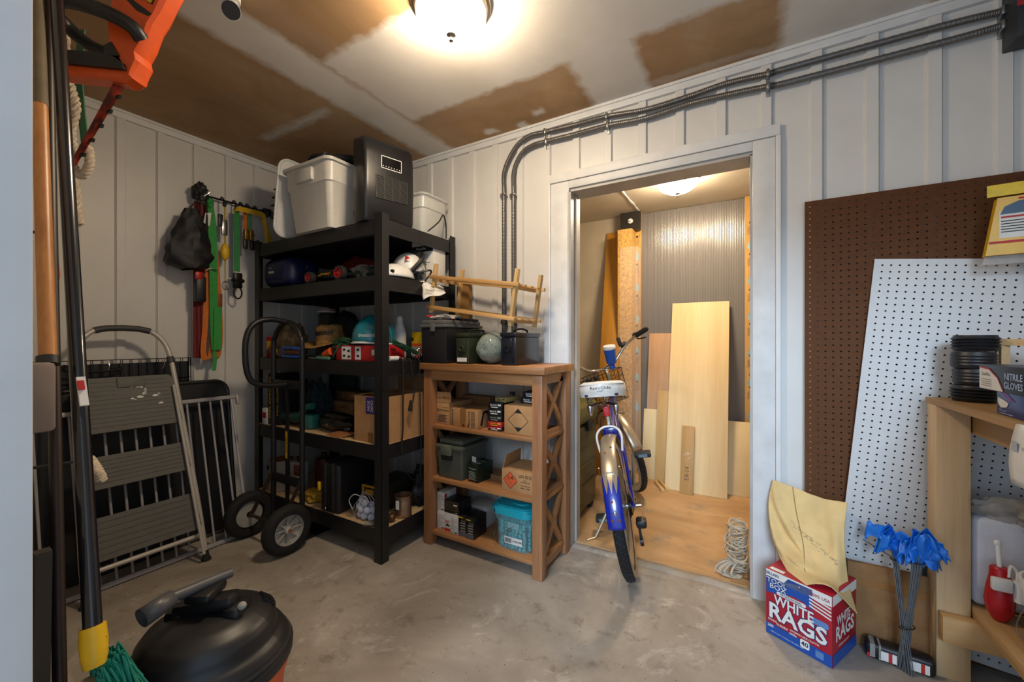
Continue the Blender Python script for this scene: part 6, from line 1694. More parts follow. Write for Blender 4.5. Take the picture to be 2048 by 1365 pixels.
mb = MB().cyl((BB[0], -.055, BB[2] + .083), (0.0, -.05, RW + .045), .005).cyl((BB[0], -.055, BB[2] - .083), (0.03, -.05, RW - .05), .005)
part('chain', mb, M('chain_steel', '#3a322a', .5, .6), t)
part('sprocket', MB().cyl((0, -.048, RW), (0, -.055, RW), .045).cyl((0, -.04, RW), (0, -.047, RW), .055), M('black_metal'), t)
d_ = part('derailleur', MB().box((.0, -.085, .25), (.07, .05, .04), b=.012).box((.03, -.07, .19), (.035, .012, .13), b=.005), blkp, t)
part('jockey_wheel', MB().cyl((.03, -.062, .145), (.03, -.078, .145), .022), blkp, d_)
part('axle_nut', MB().cyl((0, -.075, RW), (0, -.10, RW), .008), chrome, t)
part('derailleur_cable', MB().tube(spline([(.10, -.06, .30), (.0, -.12, .36), (-.05, -.10, .30), (-.02, -.085, .26)], 6), .003, 5), M('cable_tan', '#8d7a5a', .5), t)
part('kickstand', MB().tube([(.36, .05, .27), (.30, .20, .05), (.26, .245, .052)], .008, 8), silv, t)
# steered front end
AX = V((-.375, 0, .927)).normalized(); HB = V((.955, 0, .64))
fk = bpy.data.objects.new('fork', None)
RS = Matrix.Translation(HB) @ Matrix.Rotation(math.radians(27), 4, AX) @ Matrix.Translation(-HB)
def steer(name, mb, mat, parent=None, **kw):
    mb.v = [RS @ p for p in mb.v]
    return part(name, mb, mat, parent or t, **kw)
_part = part
def part_s(name, mb, mats, parent=None, **kw):
    mb.v = [RS @ p for p in mb.v]
    return _part(name, mb, mats, parent, **kw)
part = part_s
wheel(t, FA, 'front')
fender(t, FA, D2(30), D2(172), silv, 'front_fender')
part = _part
steer('head_tube', MB().cyl(HB - AX * .01, HB + AX * .15, .022), bluef)
for s_ in (-1, 1): steer('fork_blade', MB().tube(spline([HB + V((0, s_ * .02, 0)), HB + V((.03, s_ * .055, -.08)), V((1.09, s_ * .058, .42)), V((1.13, s_ * .058, RW))], 5), .011, 8), silv)
steer('fork_crown', MB().box(HB + V((.0, 0, -.01)), (.05, .12, .03), b=.008), silv)
stt = HB + AX * .33
steer('stem', MB().tube(spline([HB + AX * .12, stt, stt + V((.05, 0, .03))], 5), .014, 10), chrome)
cl_ = stt + V((.055, 0, .03))
bar = [V((cl_.x - .22, .30, cl_.z + .17)), V((cl_.x - .12, .285, cl_.z + .155)), V((cl_.x - .03, .20, cl_.z + .10)), V((cl_.x, .10, cl_.z + .02)), V((cl_.x, 0, cl_.z)), V((cl_.x, -.10, cl_.z + .02)), V((cl_.x - .03, -.20, cl_.z + .10)), V((cl_.x - .12, -.285, cl_.z + .155)), V((cl_.x - .22, -.30, cl_.z + .17))]
hb_ = steer('handlebar', MB().tube(spline(bar, 7), .0115, 10), chrome)
for s_ in (-1, 1):
    a = V((cl_.x - .11, s_ * .283, cl_.z + .153)); b = V((cl_.x - .25, s_ * .302, cl_.z + .174))
    steer('grip', MB().tube([a, a.lerp(b, .1), a.lerp(b, .85), b], .018, 10, rr=[.02, .018, .018, .006]), blkr, hb_)
    steer('brake_lever', MB().tube(spline([a + V((.02, 0, 0)), a + V((.03, s_ * .01, -.03)), a + V((-.06, s_ * .025, -.035))], 5), .005, 6), blkp, hb_)
    steer('brake_mount', MB().cyl(a + V((.02, 0, 0)), a + V((.035, -s_ * .002, 0)), .02), blkp, hb_)
q = V((cl_.x - .02, -.20, cl_.z + .11))
steer('shifter', MB().box(q + V((-.02, .03, .035)), (.03, .025, .07), b=.01).cyl(q + V((0, .02, 0)), q + V((0, -.02, .01)), .018), blkp, hb_)
# cup holder
cp = V((cl_.x - .015, -.07, cl_.z + .02))
cu = steer('cup', MB().lathe([(.032, 0), (.035, .004), (.042, .105), (.0, .105)], Matrix.Translation(cp) @ rot(y=-.25, x=.1), 22), blue, hb_)
steer('cup_lid', MB().lathe([(.043, .1055), (.045, .108), (.045, .125), (.042, .13), (0, .131)], Matrix.Translation(cp) @ rot(y=-.25, x=.1), 22), wplas, hb_)
steer('cup_bracket', MB().box(cp + V((.012, 0, -.02)), (.03, .04, .05), b=.008), blue, hb_)
# wire basket
mb = MB(); bx0, bx1, by, bz0, bz1 = 1.03, 1.28, .165, .70, .93
def ring(z, g): return [(bx0 + .0 - g * .1, -by - g, z), (bx1 + g, -by - g, z), (bx1 + g, by + g, z), (bx0 - g * .1, by + g, z)]
for k in range(5): mb.tube(ring(bz0 + (bz1 - bz0) * k / 4, .03 * k / 4), .0028 if k in (0, 4) else .0018, 5, closed=True)
for k in range(13):
    f = k / 12; y = -by + 2 * by * f
    mb.tube([(bx0, y * 1.15, bz1), (bx0, y, bz0), (bx1, y, bz0), (bx1 + .03, y * 1.18, bz1)], .0018, 4)
for k in range(9):
    x = bx0 + (bx1 - bx0) * k / 8
    mb.tube([(x, -by - .03, bz1), (x, -by, bz0), (x, by, bz0), (x, by + .03, bz1)], .0018, 4)
bk_ = steer('basket', mb, M('black_wire'), t, kind='stuff')
for y in (.03, .09, .15): steer('basket_clamp', MB().box((bx0 - .01, y, bz1 - .01 - .05 * (y > .1)), (.035, .035, .035), b=.01), blkp, bk_)
for o in [q for q in bpy.data.objects if q.name.startswith('fork') and q.type == 'EMPTY']: bpy.data.objects.remove(o)
# ---------------------------------------------------------------- pile of cotton cord behind the right jamb
t = thing('cotton_cord', 'heap of off-white cotton cord piled against the right jamb of the doorway', 'cord', (-.045, 2.30, ZF))
random.seed(31); cordm = M('cotton_cord', '#b8aa94', .9, var=.15, vs=60)
mb = MB()
for k in range(34):
    cz = .02 + .23 * (k / 34) * random.uniform(.75, 1.05); c = V((-.045 + random.gauss(-.0, .012), 2.30 + random.gauss(0, .02), ZF + cz)); R1 = random.uniform(.035, .06); ph = random.random() * 6
    n1 = V((random.gauss(0, .5), random.gauss(0, .5), 1)).normalized(); x_ = n1.cross(V((0, 1, .2))).normalized(); y_ = n1.cross(x_)
    pts = [c + x_ * (R1 * math.cos(i * .7 + ph)) + y_ * (R1 * 1.2 * math.sin(i * .7 + ph)) + V((0, 0, .006 * math.sin(i * 1.9))) for i in range(13)]
    mb.tube(spline([V((min(p.x, -.006), p.y, max(p.z, ZF + .004))) for p in pts], 3), .0034, 5)
for k in range(16):
    a = random.uniform(2.4, 4.4); r1 = random.uniform(.08, .13)
    pts = [V((-.03, 2.27, ZF + .06 + .03 * random.random())), V((-.03 + r1 * .6 * math.cos(a), 2.27 + r1 * .6 * math.sin(a) * .5, ZF + .06)), V((-.03 + r1 * math.cos(a), 2.27 + r1 * math.sin(a) * .6, ZF + .02)), V((-.03 + r1 * .8 * math.cos(a + .3), 2.265 + r1 * .8 * math.sin(a + .3) * .5, ZF + .004)), V((-.03, 2.25, ZF + .01))]
    mb.tube(spline([V((min(p.x, -.006), max(p.y, 2.195), p.z)) for p in pts], 4), .0034, 5)
part('cord', mb, cordm, t, True)
# ================================================================= RIGHT SIDE: pegboards, rags, bench
def pegboard(name, label, loc, r, w, h, mat):
    g = .0254; nx = int(w / g); nz = int(h / g); ox = (w - nx * g) / 2; oz = (h - nz * g) / 2
    mb = MB(); k = 8; hr = .0036; hs = g / 2
    sq = []
    for i in range(k):
        a = PI / 4 * i; c, s_ = math.cos(a), math.sin(a); m_ = max(abs(c), abs(s_)); sq.append((hs * c / m_, hs * s_ / m_, hr * c, hr * s_))
    for iz in range(nz):
        for ix in range(nx):
            cx = ox + (ix + .5) * g; cz = oz + (iz + .5) * g; o = len(mb.v)
            for (a, b, c, d) in sq: mb.v += [V((cx + a, 0, cz + b)), V((cx + c, 0, cz + d)), V((cx + c, .005, cz + d))]
            for i in range(k):
                j = (i + 1) % k
                mb.f.append([o + 3 * i, o + 3 * j, o + 3 * j + 1, o + 3 * i + 1]); mb.f.append([o + 3 * i + 1, o + 3 * j + 1, o + 3 * j + 2, o + 3 * i + 2]); mb.mi += [0, 0]
    for (x0, x1, z0, z1) in ((0, ox, 0, h), (w - ox, w, 0, h), (ox, w - ox, 0, oz), (ox, w - ox, h - oz, h)): mb.add([(x0, 0, z0), (x1, 0, z0), (x1, 0, z1), (x0, 0, z1)], [[0, 1, 2, 3]])
    for (a, b) in (((0, 0), (w, 0)), ((w, 0), (w, h)), ((w, h), (0, h)), ((0, h), (0, 0))): mb.add([(a[0], 0, a[1]), (b[0], 0, b[1]), (b[0], .005, b[1]), (a[0], .005, a[1])], [[0, 1, 2, 3][::-1]])
    o = part(name, mb, mat, None, smooth=0); o.location = loc; o.rotation_euler = r
    o['label'] = label; o['category'] = 'pegboard'
    return o
pegboard('pegboard', 'brown hardboard pegboard leaning on the white siding', (.204, 2.088, .002), (math.radians(-.6), 0, 0), .90, 1.748, M('brown_hardboard', '#5a3820', .7, var=.1, vs=40, spec=.2))
M('white_hardboard', '#c4c4c4', .4, var=.03)
pegboard('pegboard', 'white pegboard tilted in front of the brown pegboard', (.288, 2.052, .070), (math.radians(-1.6), math.radians(5.6), 0), .66, 1.42, M('white_hardboard'))
# flat carton
t = thing('flat_carton', 'flattened brown carton standing before the white pegboard', 'cardboard', (.465, 2.012, .001), r=(math.radians(-2.0), 0, 0))
part('panel', MB().bb(-.135, .115, -.008, .012, 0, .305, b=.002), cartond, t)
part('crease', MB().bb(-.135, .115, -.0095, -.008, .225, .248).bb(-.135, .115, -.009, -.008, .118, .120), tapem, t)
# box of rags
t = thing('rag_box', 'red white and blue carton of white rags beside the doorway casing', 'box', (.205, 1.947, 0.001), rz=math.radians(-27.6))
w_, d_, h_ = .220, .213, .255
rb_ = M('rag_blue', '#174a9c', .4, var=.04); rr_ = M('rag_red', '#a3182a', .4, var=.04)
part('carton', MB().bb(-w_ / 2, w_ / 2, -d_ / 2, d_ / 2, 0, h_, b=.0015), rr_, t)
for fn_, nm, wd in ((FF, 'front', w_), (FR, 'side', d_)):
    fr = fn_(w_, d_, h_); hw = wd / 2 - .001
    part(nm + '_white_band', MB().rect(-hw, hw, .09, .126, fr), wpap, t)
    part(nm + '_blue_base', MB().rect(-hw, hw, -.1265, -.083, fr), rb_, t)
    if nm == 'front':
        part('blue_top_patch', MB().poly([(-.108, .035), (-.04, .05), (-.02, .062), (.02, .06), (.05, .045), (.05, .12), (-.03, .12), (-.045, .098), (-.108, .10)], fr, ).add([], []), rb_, t)
        mb = MB()
        for k in range(4): mb.poly([(.035, .058 + .011 * k), (.108, .035 + .013 * k), (.108, .041 + .013 * k), (.035, .064 + .011 * k)], fr, ) if False else mb.add([(.04, .056 + .012 * k, .0004), (.108, .04 + .013 * k, .0004), (.108, .046 + .013 * k, .0004), (.04, .062 + .012 * k, .0004)], [[0, 1, 2, 3]], fr)
        part('flag_stripe', mb, wpap, t)
        part('lettering_shadow', MB().text('WHITE', .036, fr, -.012, .018, .055, sx=.82, z=.0006).text('RAGS', .056, fr, -.002, -.032, .06, sx=.98, z=.0006).text('TOOL', .018, fr, -.07, .086, .05, sx=1, z=.0008).text('BOX', .018, fr, -.066, .066, .05, sx=1.1, z=.0008), M('rag_navy', '#12285e', .4), t)
        part('lettering', MB().text('WHITE', .036, fr, -.012, .018, .022, sx=.82, z=.0011).text('RAGS', .056, fr, -.002, -.032, .028, sx=.98, z=.0011).text('TOOL', .018, fr, -.07, .086, .01, sx=1, z=.0012).text('BOX', .018, fr, -.066, .066, .01, sx=1.1, z=.0012).text('WORKS LIKE CLOTH', .008, fr, .024, -.072, .02, z=.0008).text('MORE THIRSTY', .006, fr, -.085, -.070, .02, sx=.6, z=.0008).text('STRONG', .008, fr, -.048, -.084, .02, sx=.8, z=.0008).text('1000s', .008, fr, -.01, -.089, .02, z=.0008).text('200 WIPES', .009, fr, -.085, -.098, .01, sx=.6, z=.0008).text('HEAVY DUTY TOWELS FOR EVERY JOB', .0045, fr, -.035, -.112, z=.0008).text('40', .016, fr, .030, -.088, .02, z=.0014) if False else MB().text('WHITE', .036, fr, -.012, .018, .022, sx=.82, z=.0011).text('RAGS', .056, fr, -.002, -.032, .028, sx=.98, z=.0011).text('TOOL', .018, fr, -.07, .086, .01, sx=1, z=.0012).text('BOX', .018, fr, -.066, .066, .01, sx=1.1, z=.0012).text('WORKS LIKE CLOTH', .007, fr, .024, -.070, .02, z=.0008).text('STRONG', .007, fr, -.085, -.068, .02, sx=.8, z=.0008).text('DURABLE', .008, fr, -.05, -.074, .02, sx=.8, z=.0008).text('1000s', .008, fr, -.014, -.082, .02, z=.0008).text('200', .010, fr, -.092, -.092, .02, z=.0008).text('HEAVY DUTY TOWELS FOR EVERY JOB', .0045, fr, -.035, -.112, z=.0008).prism(rrect(.03, .03, .006, 3, .026, -.094), 0, .0008, fr), wpap, t)
        part('banner', MB().prism(rrect(.10, .013, .006, 3, -.02, .048), 0, .0008, fr), wpap, t)
        part('banner_lettering', MB().text('PROFESSIONAL', .008, fr, -.02, .048, .02, sx=.95, z=.0012), M('rag_navy'), t)
        part('maker_lettering', MB().text('SELLARS', .010, fr, -.085, .112, .02, sx=.9, z=.0012), M('rag_navy'), t)
        part('count_lettering', MB().text('40', .016, fr, .026, -.094, .02, z=.0014), M('rag_navy'), t)
        part('usa_lettering', MB().text('100% USA', .011, fr, .074, .105, .01, sx=.9, z=.0012), rr_, t)
        part('badge', MB().prism(rrect(.052, .022, .008, 3, .074, .012), 0, .0008, fr).poly([(.06, -.09), (.085, -.09), (.085, -.115), (.06, -.115)][::-1], fr @ Matrix.Translation((0, 0, .0006))), M('badge_blue', '#5b7fb5', .4), t)
    else:
        part('side_lettering', MB().text('WHITE', .032, fr, -.01, .025, .03, sx=.8, z=.0006).text('RAGS', .05, fr, .0, -.022, .03, sx=.9, z=.0006).text('STRONG AND SOFT', .007, fr, -.01, -.066, .02, z=.0006), wpap, t)
part('top_print', MB().rect(-.10, -.05, -.10, -.08, FT(w_, d_, h_)), wpap, t)
# canvas sack draped over the box
G = [[(1546, 960, 2.098), (1590, 976, 2.09), (1645, 998, 2.06), (1695, 1006, 2.035)],
     [(1537, 1008, 2.075), (1588, 1032, 2.05), (1645, 1045, 2.025), (1690, 1048, 2.0)],
     [(1546, 1072, 2.03), (1596, 1090, 1.99), (1650, 1105, 1.975), (1690, 1108, 1.975)],
     [(1562, 1118, 1.975), (1604, 1140, 1.91), (1652, 1152, 1.905), (1696, 1165, 1.95)],
     [(1598, 1178, 1.845), (1630, 1170, 1.83), (1668, 1180, 1.825), (1714, 1230, 1.885)]]
GP = [[PY(*q) for q in r] for r in G]
def cr(P4, f):
    n = len(P4) - 1; i = min(int(f * n), n - 1); q = f * n - i
    a, b, c, d = P4[max(i - 1, 0)], P4[i], P4[i + 1], P4[min(i + 2, n)]
    return .5 * ((2 * b) + (c - a) * q + (2 * a - 5 * b + 4 * c - d) * q * q + (3 * b - a - 3 * c + d) * q ** 3)
def cloth(u, v):
    p = cr([cr(r, u) for r in GP], v)
    def rd(u0, v0, u1, v1, w, h):
        d = V((u1 - u0, v1 - v0, 0)); q = V((u - u0, v - v0, 0)); f = max(0, min(1, q.dot(d) / d.length_squared)); e = (q - d * f).length
        return h * math.exp(-(e / w) ** 2) * math.sin(PI * (.12 + .76 * f))
    wv = .008 * noise.noise(V((u * 3.2 + v * 2, v * 4.5, 1.7))) + .004 * noise.noise(V((u * 9, v * 7, 5)))
    wv += rd(.05, .05, .42, .62, .05, .018) + rd(.1, .35, .55, .8, .07, -.014) + rd(.15, .62, .6, .74, .05, .026) + rd(.35, .86, .75, .78, .06, .02) + rd(.5, .5, .62, .95, .05, -.012) + rd(.8, .1, .86, .9, .08, .012) + rd(.0, .3, .12, .7, .06, .016)
    return (p.x - .2 * wv, p.y - wv, p.z)
t = thing('canvas_sack', 'tan canvas sack draped from the wall over the box of rags', 'sack', PY(1640, 1180, 1.83))
part('cloth', MB().grid(cloth, 44, 54), M('tan_canvas_cloth', '#d6b880', .9, var=.10, vs=12, bump=.25, bs=150), t, True, solid=.003)
mb = MB(); random.seed(14)
for k in range(60):
    f = random.random(); u = .30 + .55 * f + random.gauss(0, .02); v = .33 + .25 * f + random.gauss(0, .015)
    q0 = V(cloth(u, v)); q1 = V(cloth(u + .02, v + .004)); q0.y -= .0042; q1.y -= .0042
    mb.bar(q0, q1, .0008, .0012)
part('stamped_lettering', mb, M('grey_stamp', '#6f6350', .9), t, True, kind='stuff')
part('seam', MB().tube([V(cloth(.3 + .1 * math.sin(f * 3), f)) - V((0, .004, 0)) for f in [i / 24 for i in range(25)]], .0018, 5), M('seam_tan', '#9c7d4c', .9), t, True)
# glove pack on the floor
t = thing('glove_pack', 'black and white packet with red tabs lying under the marker flags', 'packet', (.462, 1.952, .0008), rz=math.radians(-4))
part('packet', MB().box((0, 0, .03), (.185, .055, .058), b=.014, seg=3), blkp, t)
fr = frame((0, -.0282, .03), (1, 0, 0), (0, 0, 1))
for k, x in enumerate((-.028, .055)):
    part('white_label', MB().rect(x - .028, x + .02, -.02, .012, fr), wpap, t); part('red_label', MB().rect(x - .002, x + .008, -.02, .012, fr, .0006), redp, t)
part('stripe', MB().bb(-.08, -.066, -.0285, .02, .012, .0592).bb(-.056, -.05, -.0285, .02, .012, .0592), M('grey_print'), t)
part('corner_red', MB().rect(-.088, -.07, -.02, -.006, fr), redp, t)
# marker flags: two bundles of wire stakes crossing
fb_ = M('flag_blue', '#1670d6', .4, var=.06); wire = M('galv_wire', '#6f7478', .45, .7, var=.15, vs=50)
for bi, (b, tp, lab) in enumerate(((PZ(1812, 1340, .002), PY(1786, 1088, 1.955), 'bundle of blue marker flags, the slimmer one leaning toward the rag box'), (PZ(1800, 1336, .002), PY(1840, 1095, 1.915), 'fuller bundle of blue marker flags leaning against the bench leg'))):
    if bi == 1: b.y += .0; b.x += .004
    else: b.y -= .025; b.x += .004
    t = thing('marker_flags', lab, 'flags', (b.x, b.y, 0), group='bundles of marker flags')
    random.seed(40 + bi); mb = MB(); n_ = 14 if bi == 0 else 26; rad = .011 if bi == 0 else .017
    for k in range(n_):
        a = random.random() * 6.28; r_ = rad * math.sqrt(random.random()); o1 = V((r_ * math.cos(a), r_ * math.sin(a), 0)); o2 = o1 * random.uniform(.6, 1.2)
        mb.tube([b + o1, b.lerp(tp, .5) + o1 * .55, tp + o2 + V((0, 0, .01))], .0017, 5)
    part('wire_stake', mb, wire, t, True)
    for f in (.35, .88):
        c = b.lerp(tp, f); part('cable_tie', MB().tube([c + V((rad * 1.05 * math.cos(a), rad * 1.05 * math.sin(a), .003 * math.cos(a))) for a in [i * PI / 6 for i in range(12)]], .0018, 5, closed=True), blkp, t, True)
    c = b.lerp(tp, .88)
    if bi == 0: part('tie_tail', MB().tube([c, PY(1725, 1079, 2.0)], .0016, 4).tube([c, PY(1838, 1113, 1.92)], .0016, 4), blkp, t, True)
    random.seed(77 + bi * 5)
    for k in range(4 if bi == 0 else 7):
        c0 = tp + V((random.gauss(-.014 if bi == 0 else -.002, .012), random.gauss(-.008, .010), .02 + random.gauss(0, .01)))
        ang = random.uniform(-.6, .6); sd_ = random.random() * 9
        sx = .034 if bi == 0 else .042
        def fl(u, v, c0=c0, ang=ang, sd_=sd_, sx=sx):
            x = (u - .5) * 2 * sx; z = (v - .5) * (.075 + .03 * math.sin(sd_ * 3 + u * 5)) - .9 * abs(x) + .012 * noise.noise(V((u * 5, sd_, v * 3))) * (1 + .3 * math.sin(sd_))
            y = .022 * noise.noise(V((u * 2.4 + sd_, v * 2.0, sd_))) + .012 * math.sin(u * 7 + sd_)
            return (c0.x + x * math.cos(ang) - z * math.sin(ang) * .5, c0.y + y, c0.z + z * math.cos(ang) + x * math.sin(ang) * .6)
        part('flag', MB().grid(fl, 14, 10), fb_, t, True, solid=.0008)
# ---------------------------------------------------------------- work bench
pz = wood('spruce_z', '#b99468', '#d3b48a', 'z', .6, 9, ('#7d5530', 5.)); py_ = wood('spruce_y', '#a87f4c', '#c4a070', 'y', .6, 9, ('#7d5530', 5.)); px_ = wood('spruce_x', '#a87f4c', '#c4a070', 'x', .6, 9, ('#7d5530', 5.))
pt_ = wood('bench_top_ply', '#8f6a3c', '#b58d58', 'y', .6, 6)
t = thing('workbench', 'raw timber workbench with plywood top along the right wall', 'workbench', (.82, 1.2, 0))
LX, LY = .560, 1.952
part('leg', MB().bb(LX, LX + .084, LY, LY + .084, 0, .937, b=.002), pz, t, True)
part('leg', MB().bb(1.01, 1.094, LY, LY + .084, 0, .937, b=.002), pz, t, True)
part('leg', MB().bb(LX + .05, LX + .134, .30, .384, 0, .937, b=.002), pz, t, True)
part('leg', MB().bb(1.01, 1.094, .30, .384, 0, .937, b=.002), pz, t, True)
part('top', MB().prism([(.556, 2.04), (.60, .28), (1.105, .28), (1.105, 2.04)], .938, .956), pt_, t, True)
part('apron', MB().bb(LX + .088, LX + .126, .39, LY + .08, .848, .937, b=.002), py_, t, True)
part('end_stretcher', MB().bb(LX + .004, 1.09, LY - .04, LY - .002, .142, .231, b=.002), px_, t, True)
part('lower_rail', MB().bb(LX + .0865, LX + .176, .39, 2.03, .2315, .270, b=.002), py_, t, True)
part('lower_shelf', MB().bb(LX + .178, 1.005, .39, 2.03, .252, .268), pt_, t, True)
zb = .9566
# stack of black drainage discs
for k in range(4):
    lab = 'black ribbed plastic roll, ' + ('bottom', 'second from the bottom', 'third from the bottom', 'top')[k] + ' one of the stack on the bench'
    ofs = (.0, .004, -.002, .003)[k]
    pr = [(.03, 0), (.050, 0)] + [(.0525 + (.004 if i % 2 else 0) * (1.5 if k in (0, 3) else .5), .006 + i * .0052) for i in range(9)] + [(.050, .0545), (.03, .0545)]
    single('plastic_roll', MB().lathe(pr, n=36), blkp, lab, 'plastic roll', 'stack of plastic rolls', loc=(.655 + ofs, 1.965 + ofs * .5, zb + .0563 * k))
# glove boxes
def long_box(name, label, x0, x1, y0, y1, z, h, mat):
    t = thing(name, label, 'box', ((x0 + x1) / 2, (y0 + y1) / 2, z))
    part('carton', MB().bb((x0 - x1) / 2, (x1 - x0) / 2, (y0 - y1) / 2, (y1 - y0) / 2, 0, h, b=.001), mat, t)
    return t, FL(x1 - x0, y1 - y0, h)
t, fr = long_box('glove_box', 'blue and violet glove carton at the bench edge under the black and white one', .603, .73, 1.43, 1.675, zb, .062, M('deep_blue_carton', '#13306e', .3))
part('white_swirl', MB().poly([(-.115, .0), (-.10, -.012), (-.07, -.008), (-.06, .004), (-.09, .012), (-.115, .016)], fr), wpap, t)
part('violet_swirl', MB().poly([(-.105, .03), (-.07, .03), (-.03, .012), (-.05, .008)], fr), M('violet_print', '#6a2d7d', .4), t)
part('small_print', MB().text('100 count', .007, fr, -.09, -.018).rect(-.11, -.04, -.027, -.025, fr), M('pale_blue', '#9fb2d0', .5), t)
t, fr = long_box('glove_box', 'black and white glove carton with red arc on top of the blue carton', .600, .72, 1.50, 1.765, zb + .0626, .072, M('near_black_carton', '#23242b', .4))
part('white_panel', MB().poly([(-.131, -.035), (.0, -.035), (-.03, .0), (-.075, .022), (-.131, .026)], fr), wpap, t)
part('red_arc', MB().add([(p[0], p[1], .0005) for p in [(-.131, .026), (-.075, .022), (-.03, .0), (.0, -.035), (.004, -.035), (-.027, .003), (-.073, .026), (-.131, .030)]], [[0, 1, 6, 7], [1, 2, 5, 6], [2, 3, 4, 5]], fr), redp, t)
mb = MB().text('DuoPlus', .010, fr, -.092, .008, .01, z=.0006)
for k in range(4): mb.rect(-.12, -.06, -.008 - .006 * k, -.006 - .006 * k, fr, .0006)
part('lettering', mb, M('grey_print'), t)
part('large_lettering', MB().text('NITRILE', .017, fr, .05, .008, .02, z=.0006).text('GLOVES', .017, fr, .05, -.016, .02, z=.0006), M('pale_blue'), t)
mb = blob(MB(), (.69, 1.64, zb + .1356 + .012), (.035, .07, .022), .5, 3, 1., flat=zb + .1352)
single('plastic_wrap', mb, M('cellophane', '#b9b4ae', .1, alpha=.45), 'crumpled clear plastic wrap on the black and white glove carton', 'plastic')
single('wood_offcut', MB().bar((.70, 2.0, 1.158), (.93, 1.83, 1.148), .02, .022).bb(.72, .74, 1.972, 1.99, zb, 1.147), py_, 'thin wooden offcut propped behind the black plastic rolls', 'wood')
# notice on the bench edge
t = thing('notice_sheet', 'white printed sheet hanging from the edge of the bench top', 'paper', (.58, 1.40, .80))
def nt(u, v): return (.571 - .012 * math.sin(v * 2.5) - .004 * u, 1.495 - .22 * u, .955 - .15 * v + .004 * math.sin(u * 5))
part('sheet', MB().grid(nt, 8, 8), wpap, t, True, solid=.001)
part('printed_square', MB().rect(-.012, .012, -.012, .012, frame((.556, 1.465, .905), (0, -1, 0), (0, 0, 1))).rect(.03, .08, -.004, .004, frame((.556, 1.465, .905), (0, -1, 0), (0, 0, 1))), M('faint_grey', '#a8adb5', .7), t, True)
# yellow cloth pack hanging on the pegboard
t = thing('cloth_pack', 'yellow packet of cleaning cloths hanging on the brown pegboard', 'packet', (.80, 2.06, 1.43))
yb = M('pack_yellow', '#d8a81e', .35, var=.06)
fr = frame((.80, 2.012, 1.43), (1, -.12, 0), (.06, 0, 1))
part('header_card', MB().prism([(-.095, .222), (.14, .222), (.14, .262), (-.095, .262)], -.002, .002, fr), M('header_yellow', '#e0c011', .4), t, True)
part('pouch', MB().prism([(-.103, .02), (.12, .02), (.12, .212), (-.075, .212)], -.018, .018, fr), yb, t, True)
part('clear_end', MB().prism([(-.108, -.01), (.12, -.01), (.12, .02), (-.102, .02)], -.008, .008, fr), M('cellophane'), t, True)
part('white_panel', MB().rect(-.072, .12, .075, .165, fr, .0185), wpap, t, True)
part('brand_patch', MB().add([(-.070, .155, .019), (.12, .155, .019), (.12, .205, .019), (-.03, .195, .019), (-.06, .18, .019)], [[0, 1, 2, 3, 4]], fr), M('navy_patch', '#2c4a66', .4), t, True)
part('red_rule', MB().rect(-.095, .12, .058, .066, fr, .019).rect(-.068, .12, .142, .148, fr, .0192).rect(-.03, .10, .200, .206, fr, .0192), redp, t, True)
mb = MB().text('CHAMOIS', .014, fr, .025, .178, .01, z=.0195)
part('brand_lettering', mb, wpap, t, True)
mb = MB()
for k in range(5): mb.rect(-.068, .10 - .02 * (k % 2), .130 - .009 * k, .133 - .009 * k, fr, .0192)
part('small_print', mb, inkb, t, True)
part('peg_hook', MB().tube(spline([fr @ V((0, .255, -.05)), fr @ V((0, .25, -.02)), fr @ V((0, .245, .012)), fr @ V((0, .262, .016))], 5), .002, 6), steel, t, True)
# ---- under the bench
zs = .2686
t = thing('wipes_pack', 'white soft pack of paper towels in clear plastic on the bench shelf', 'pack', (.755, 1.995, .2706))
part('pack', MB().box((-.02, 0, .15), (.17, .072, .30), b=.02, seg=3), M('soft_white', '#c9ccd6', .7, var=.04, bump=.2, bs=20), t)
part('plastic_top', blob(MB(), (-.02, -.01, .325), (.085, .032, .04), .35, 3, 2.), M('cellophane'), t)
t = thing('spray_pump', 'red pear-shaped pump bottle with white trigger clip on the bench shelf', 'bottle', (.688, 1.895, .2706))
part('bulb', MB().lathe([(0, 0), (.016, .002), (.030, .03), (.034, .06), (.030, .10), (.023, .14), (.022, .165), (.018, .17), (0, .171)], n=24), M('bulb_red', '#a80f1c', .35), t)
part('clip', MB().box((-.005, -.026, .125), (.045, .02, .04), b=.005), wplas, t)
part('trigger_tank', MB().cyl((.036, -.02, .08), (.036, -.02, .145), .016), wplas, t)
part('tube', MB().tube(spline([(.03, -.02, .145), (.03, -.02, .17), (.018, -.018, .185), (.012, -.02, .15)], 5), .004, 6), wplas, t)
part('hang_rod', MB().cyl((0, 0, .17), (.0, .01, .235), .006).ell((0, .01, .24), (.010, .006, .012)), wplas, t)
t = thing('bucket', 'white plastic pail with a wire handle on the bench shelf', 'bucket', (.775, 1.70, .2706))
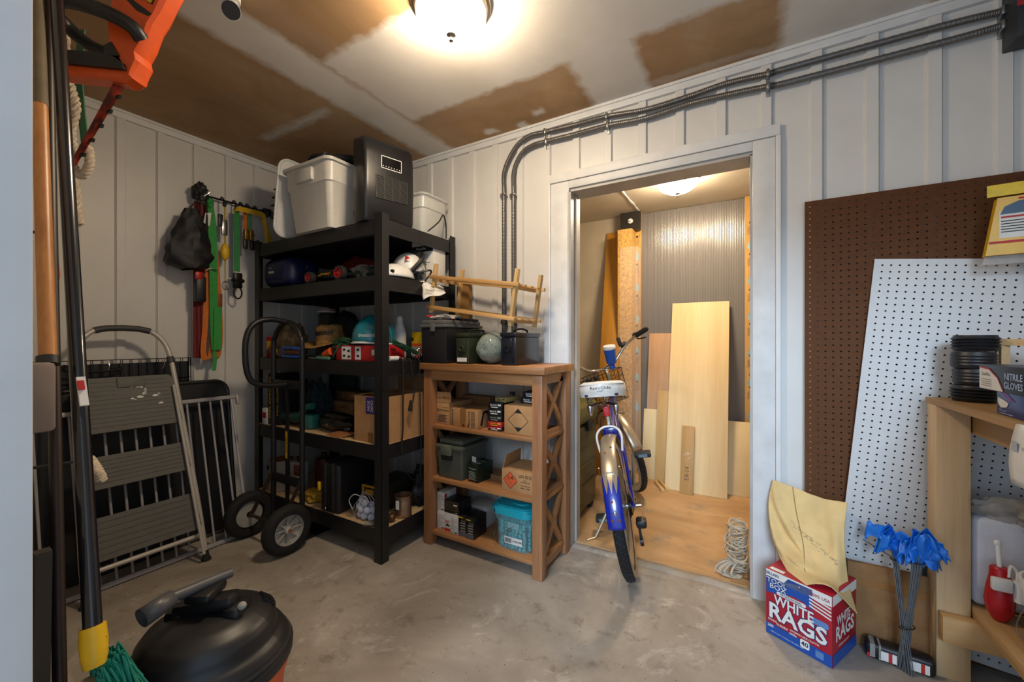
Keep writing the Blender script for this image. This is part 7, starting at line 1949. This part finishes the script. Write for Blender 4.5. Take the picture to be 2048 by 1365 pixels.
part('pail', MB().lathe([(.09, 0), (.095, .004), (.108, .19), (.114, .192), (.116, .215), (.108, .217), (.104, .19), (.09, .01), (0, .008)], n=36), wplas, t)
part('bail', MB().tube([(.117 * math.cos(a), .117 * math.sin(a), .17 - .11 * abs(math.sin(a - PI / 2))) for a in [PI / 2 + i * PI / 18 for i in range(19)]], .002, 5), steel, t)
part('contents', MB().cyl((0, 0, .15), (0, 0, .155), .098), M('tan_panel'), t)
t = thing('plastic_bag', 'grey plastic bag with green label slumped above the white pail', 'bag', (.82, 1.885, zs))
part('sack', MB().box((.0, .0, .14), (.14, .09, .28), b=.04, seg=3), wplas, t)
part('bag_top', blob(MB(), (.0, -.0, .33), (.10, .06, .06), .3, 2.5, 5.), M('grey_bag', '#7d7a74', .35, var=.1), t)
part('green_label', MB().prism([(-.04, -.02), (.06, .02), (.05, .04), (-.05, .0)], 0, .003, frame((-.03, -.06, .345), (.9, -.4, 0), (.1, .3, .9))), M('label_green', '#3fa02a', .4), t)
for k in range(3):
    o = single('floor_offcut', MB().bb(-.04, .04, -.16, .16, 0, .022, b=.001), py_, ('rough plank offcut on the floor under the bench, next to the leg', 'rough plank offcut on the floor under the bench, between two others', 'rough plank offcut on the floor under the bench, deepest of three')[k], 'wood', 'offcuts under the bench', loc=(.72 + .10 * k, 1.72, .0008))
    o.rotation_euler = (0, 0, .15 * k - .1)
single('black_strip', MB().bar((.545, 2.035, .002), (.552, 2.03, .34), .012, .006), blkp, 'thin black plastic strip standing between the flat carton and the bench leg', 'strip')
# spotlight at the ceiling over the tools
c = PZ(462, -14, CEIL)
t = thing('spotlight', 'small white ceiling spotlight with black front at the ceiling edge', 'spotlight', (c.x, c.y, CEIL))
part('stem', MB().cyl((0, 0, 0), (0, 0, -.03), .03).cyl((0, 0, -.03), (0, 0, -.05), .012), wplas, t)
dd = V((.55, -.25, -.55)).normalized()
q0 = V((0, 0, -.05)); part('lamp_head', MB().tube([q0 - dd * .02, q0 + dd * .075], .03, 18, rr=[.024, .03]), wplas, t)
part('lens', MB().tube([q0 + dd * .0755, q0 + dd * .077], .0285, 18), blkp, t)
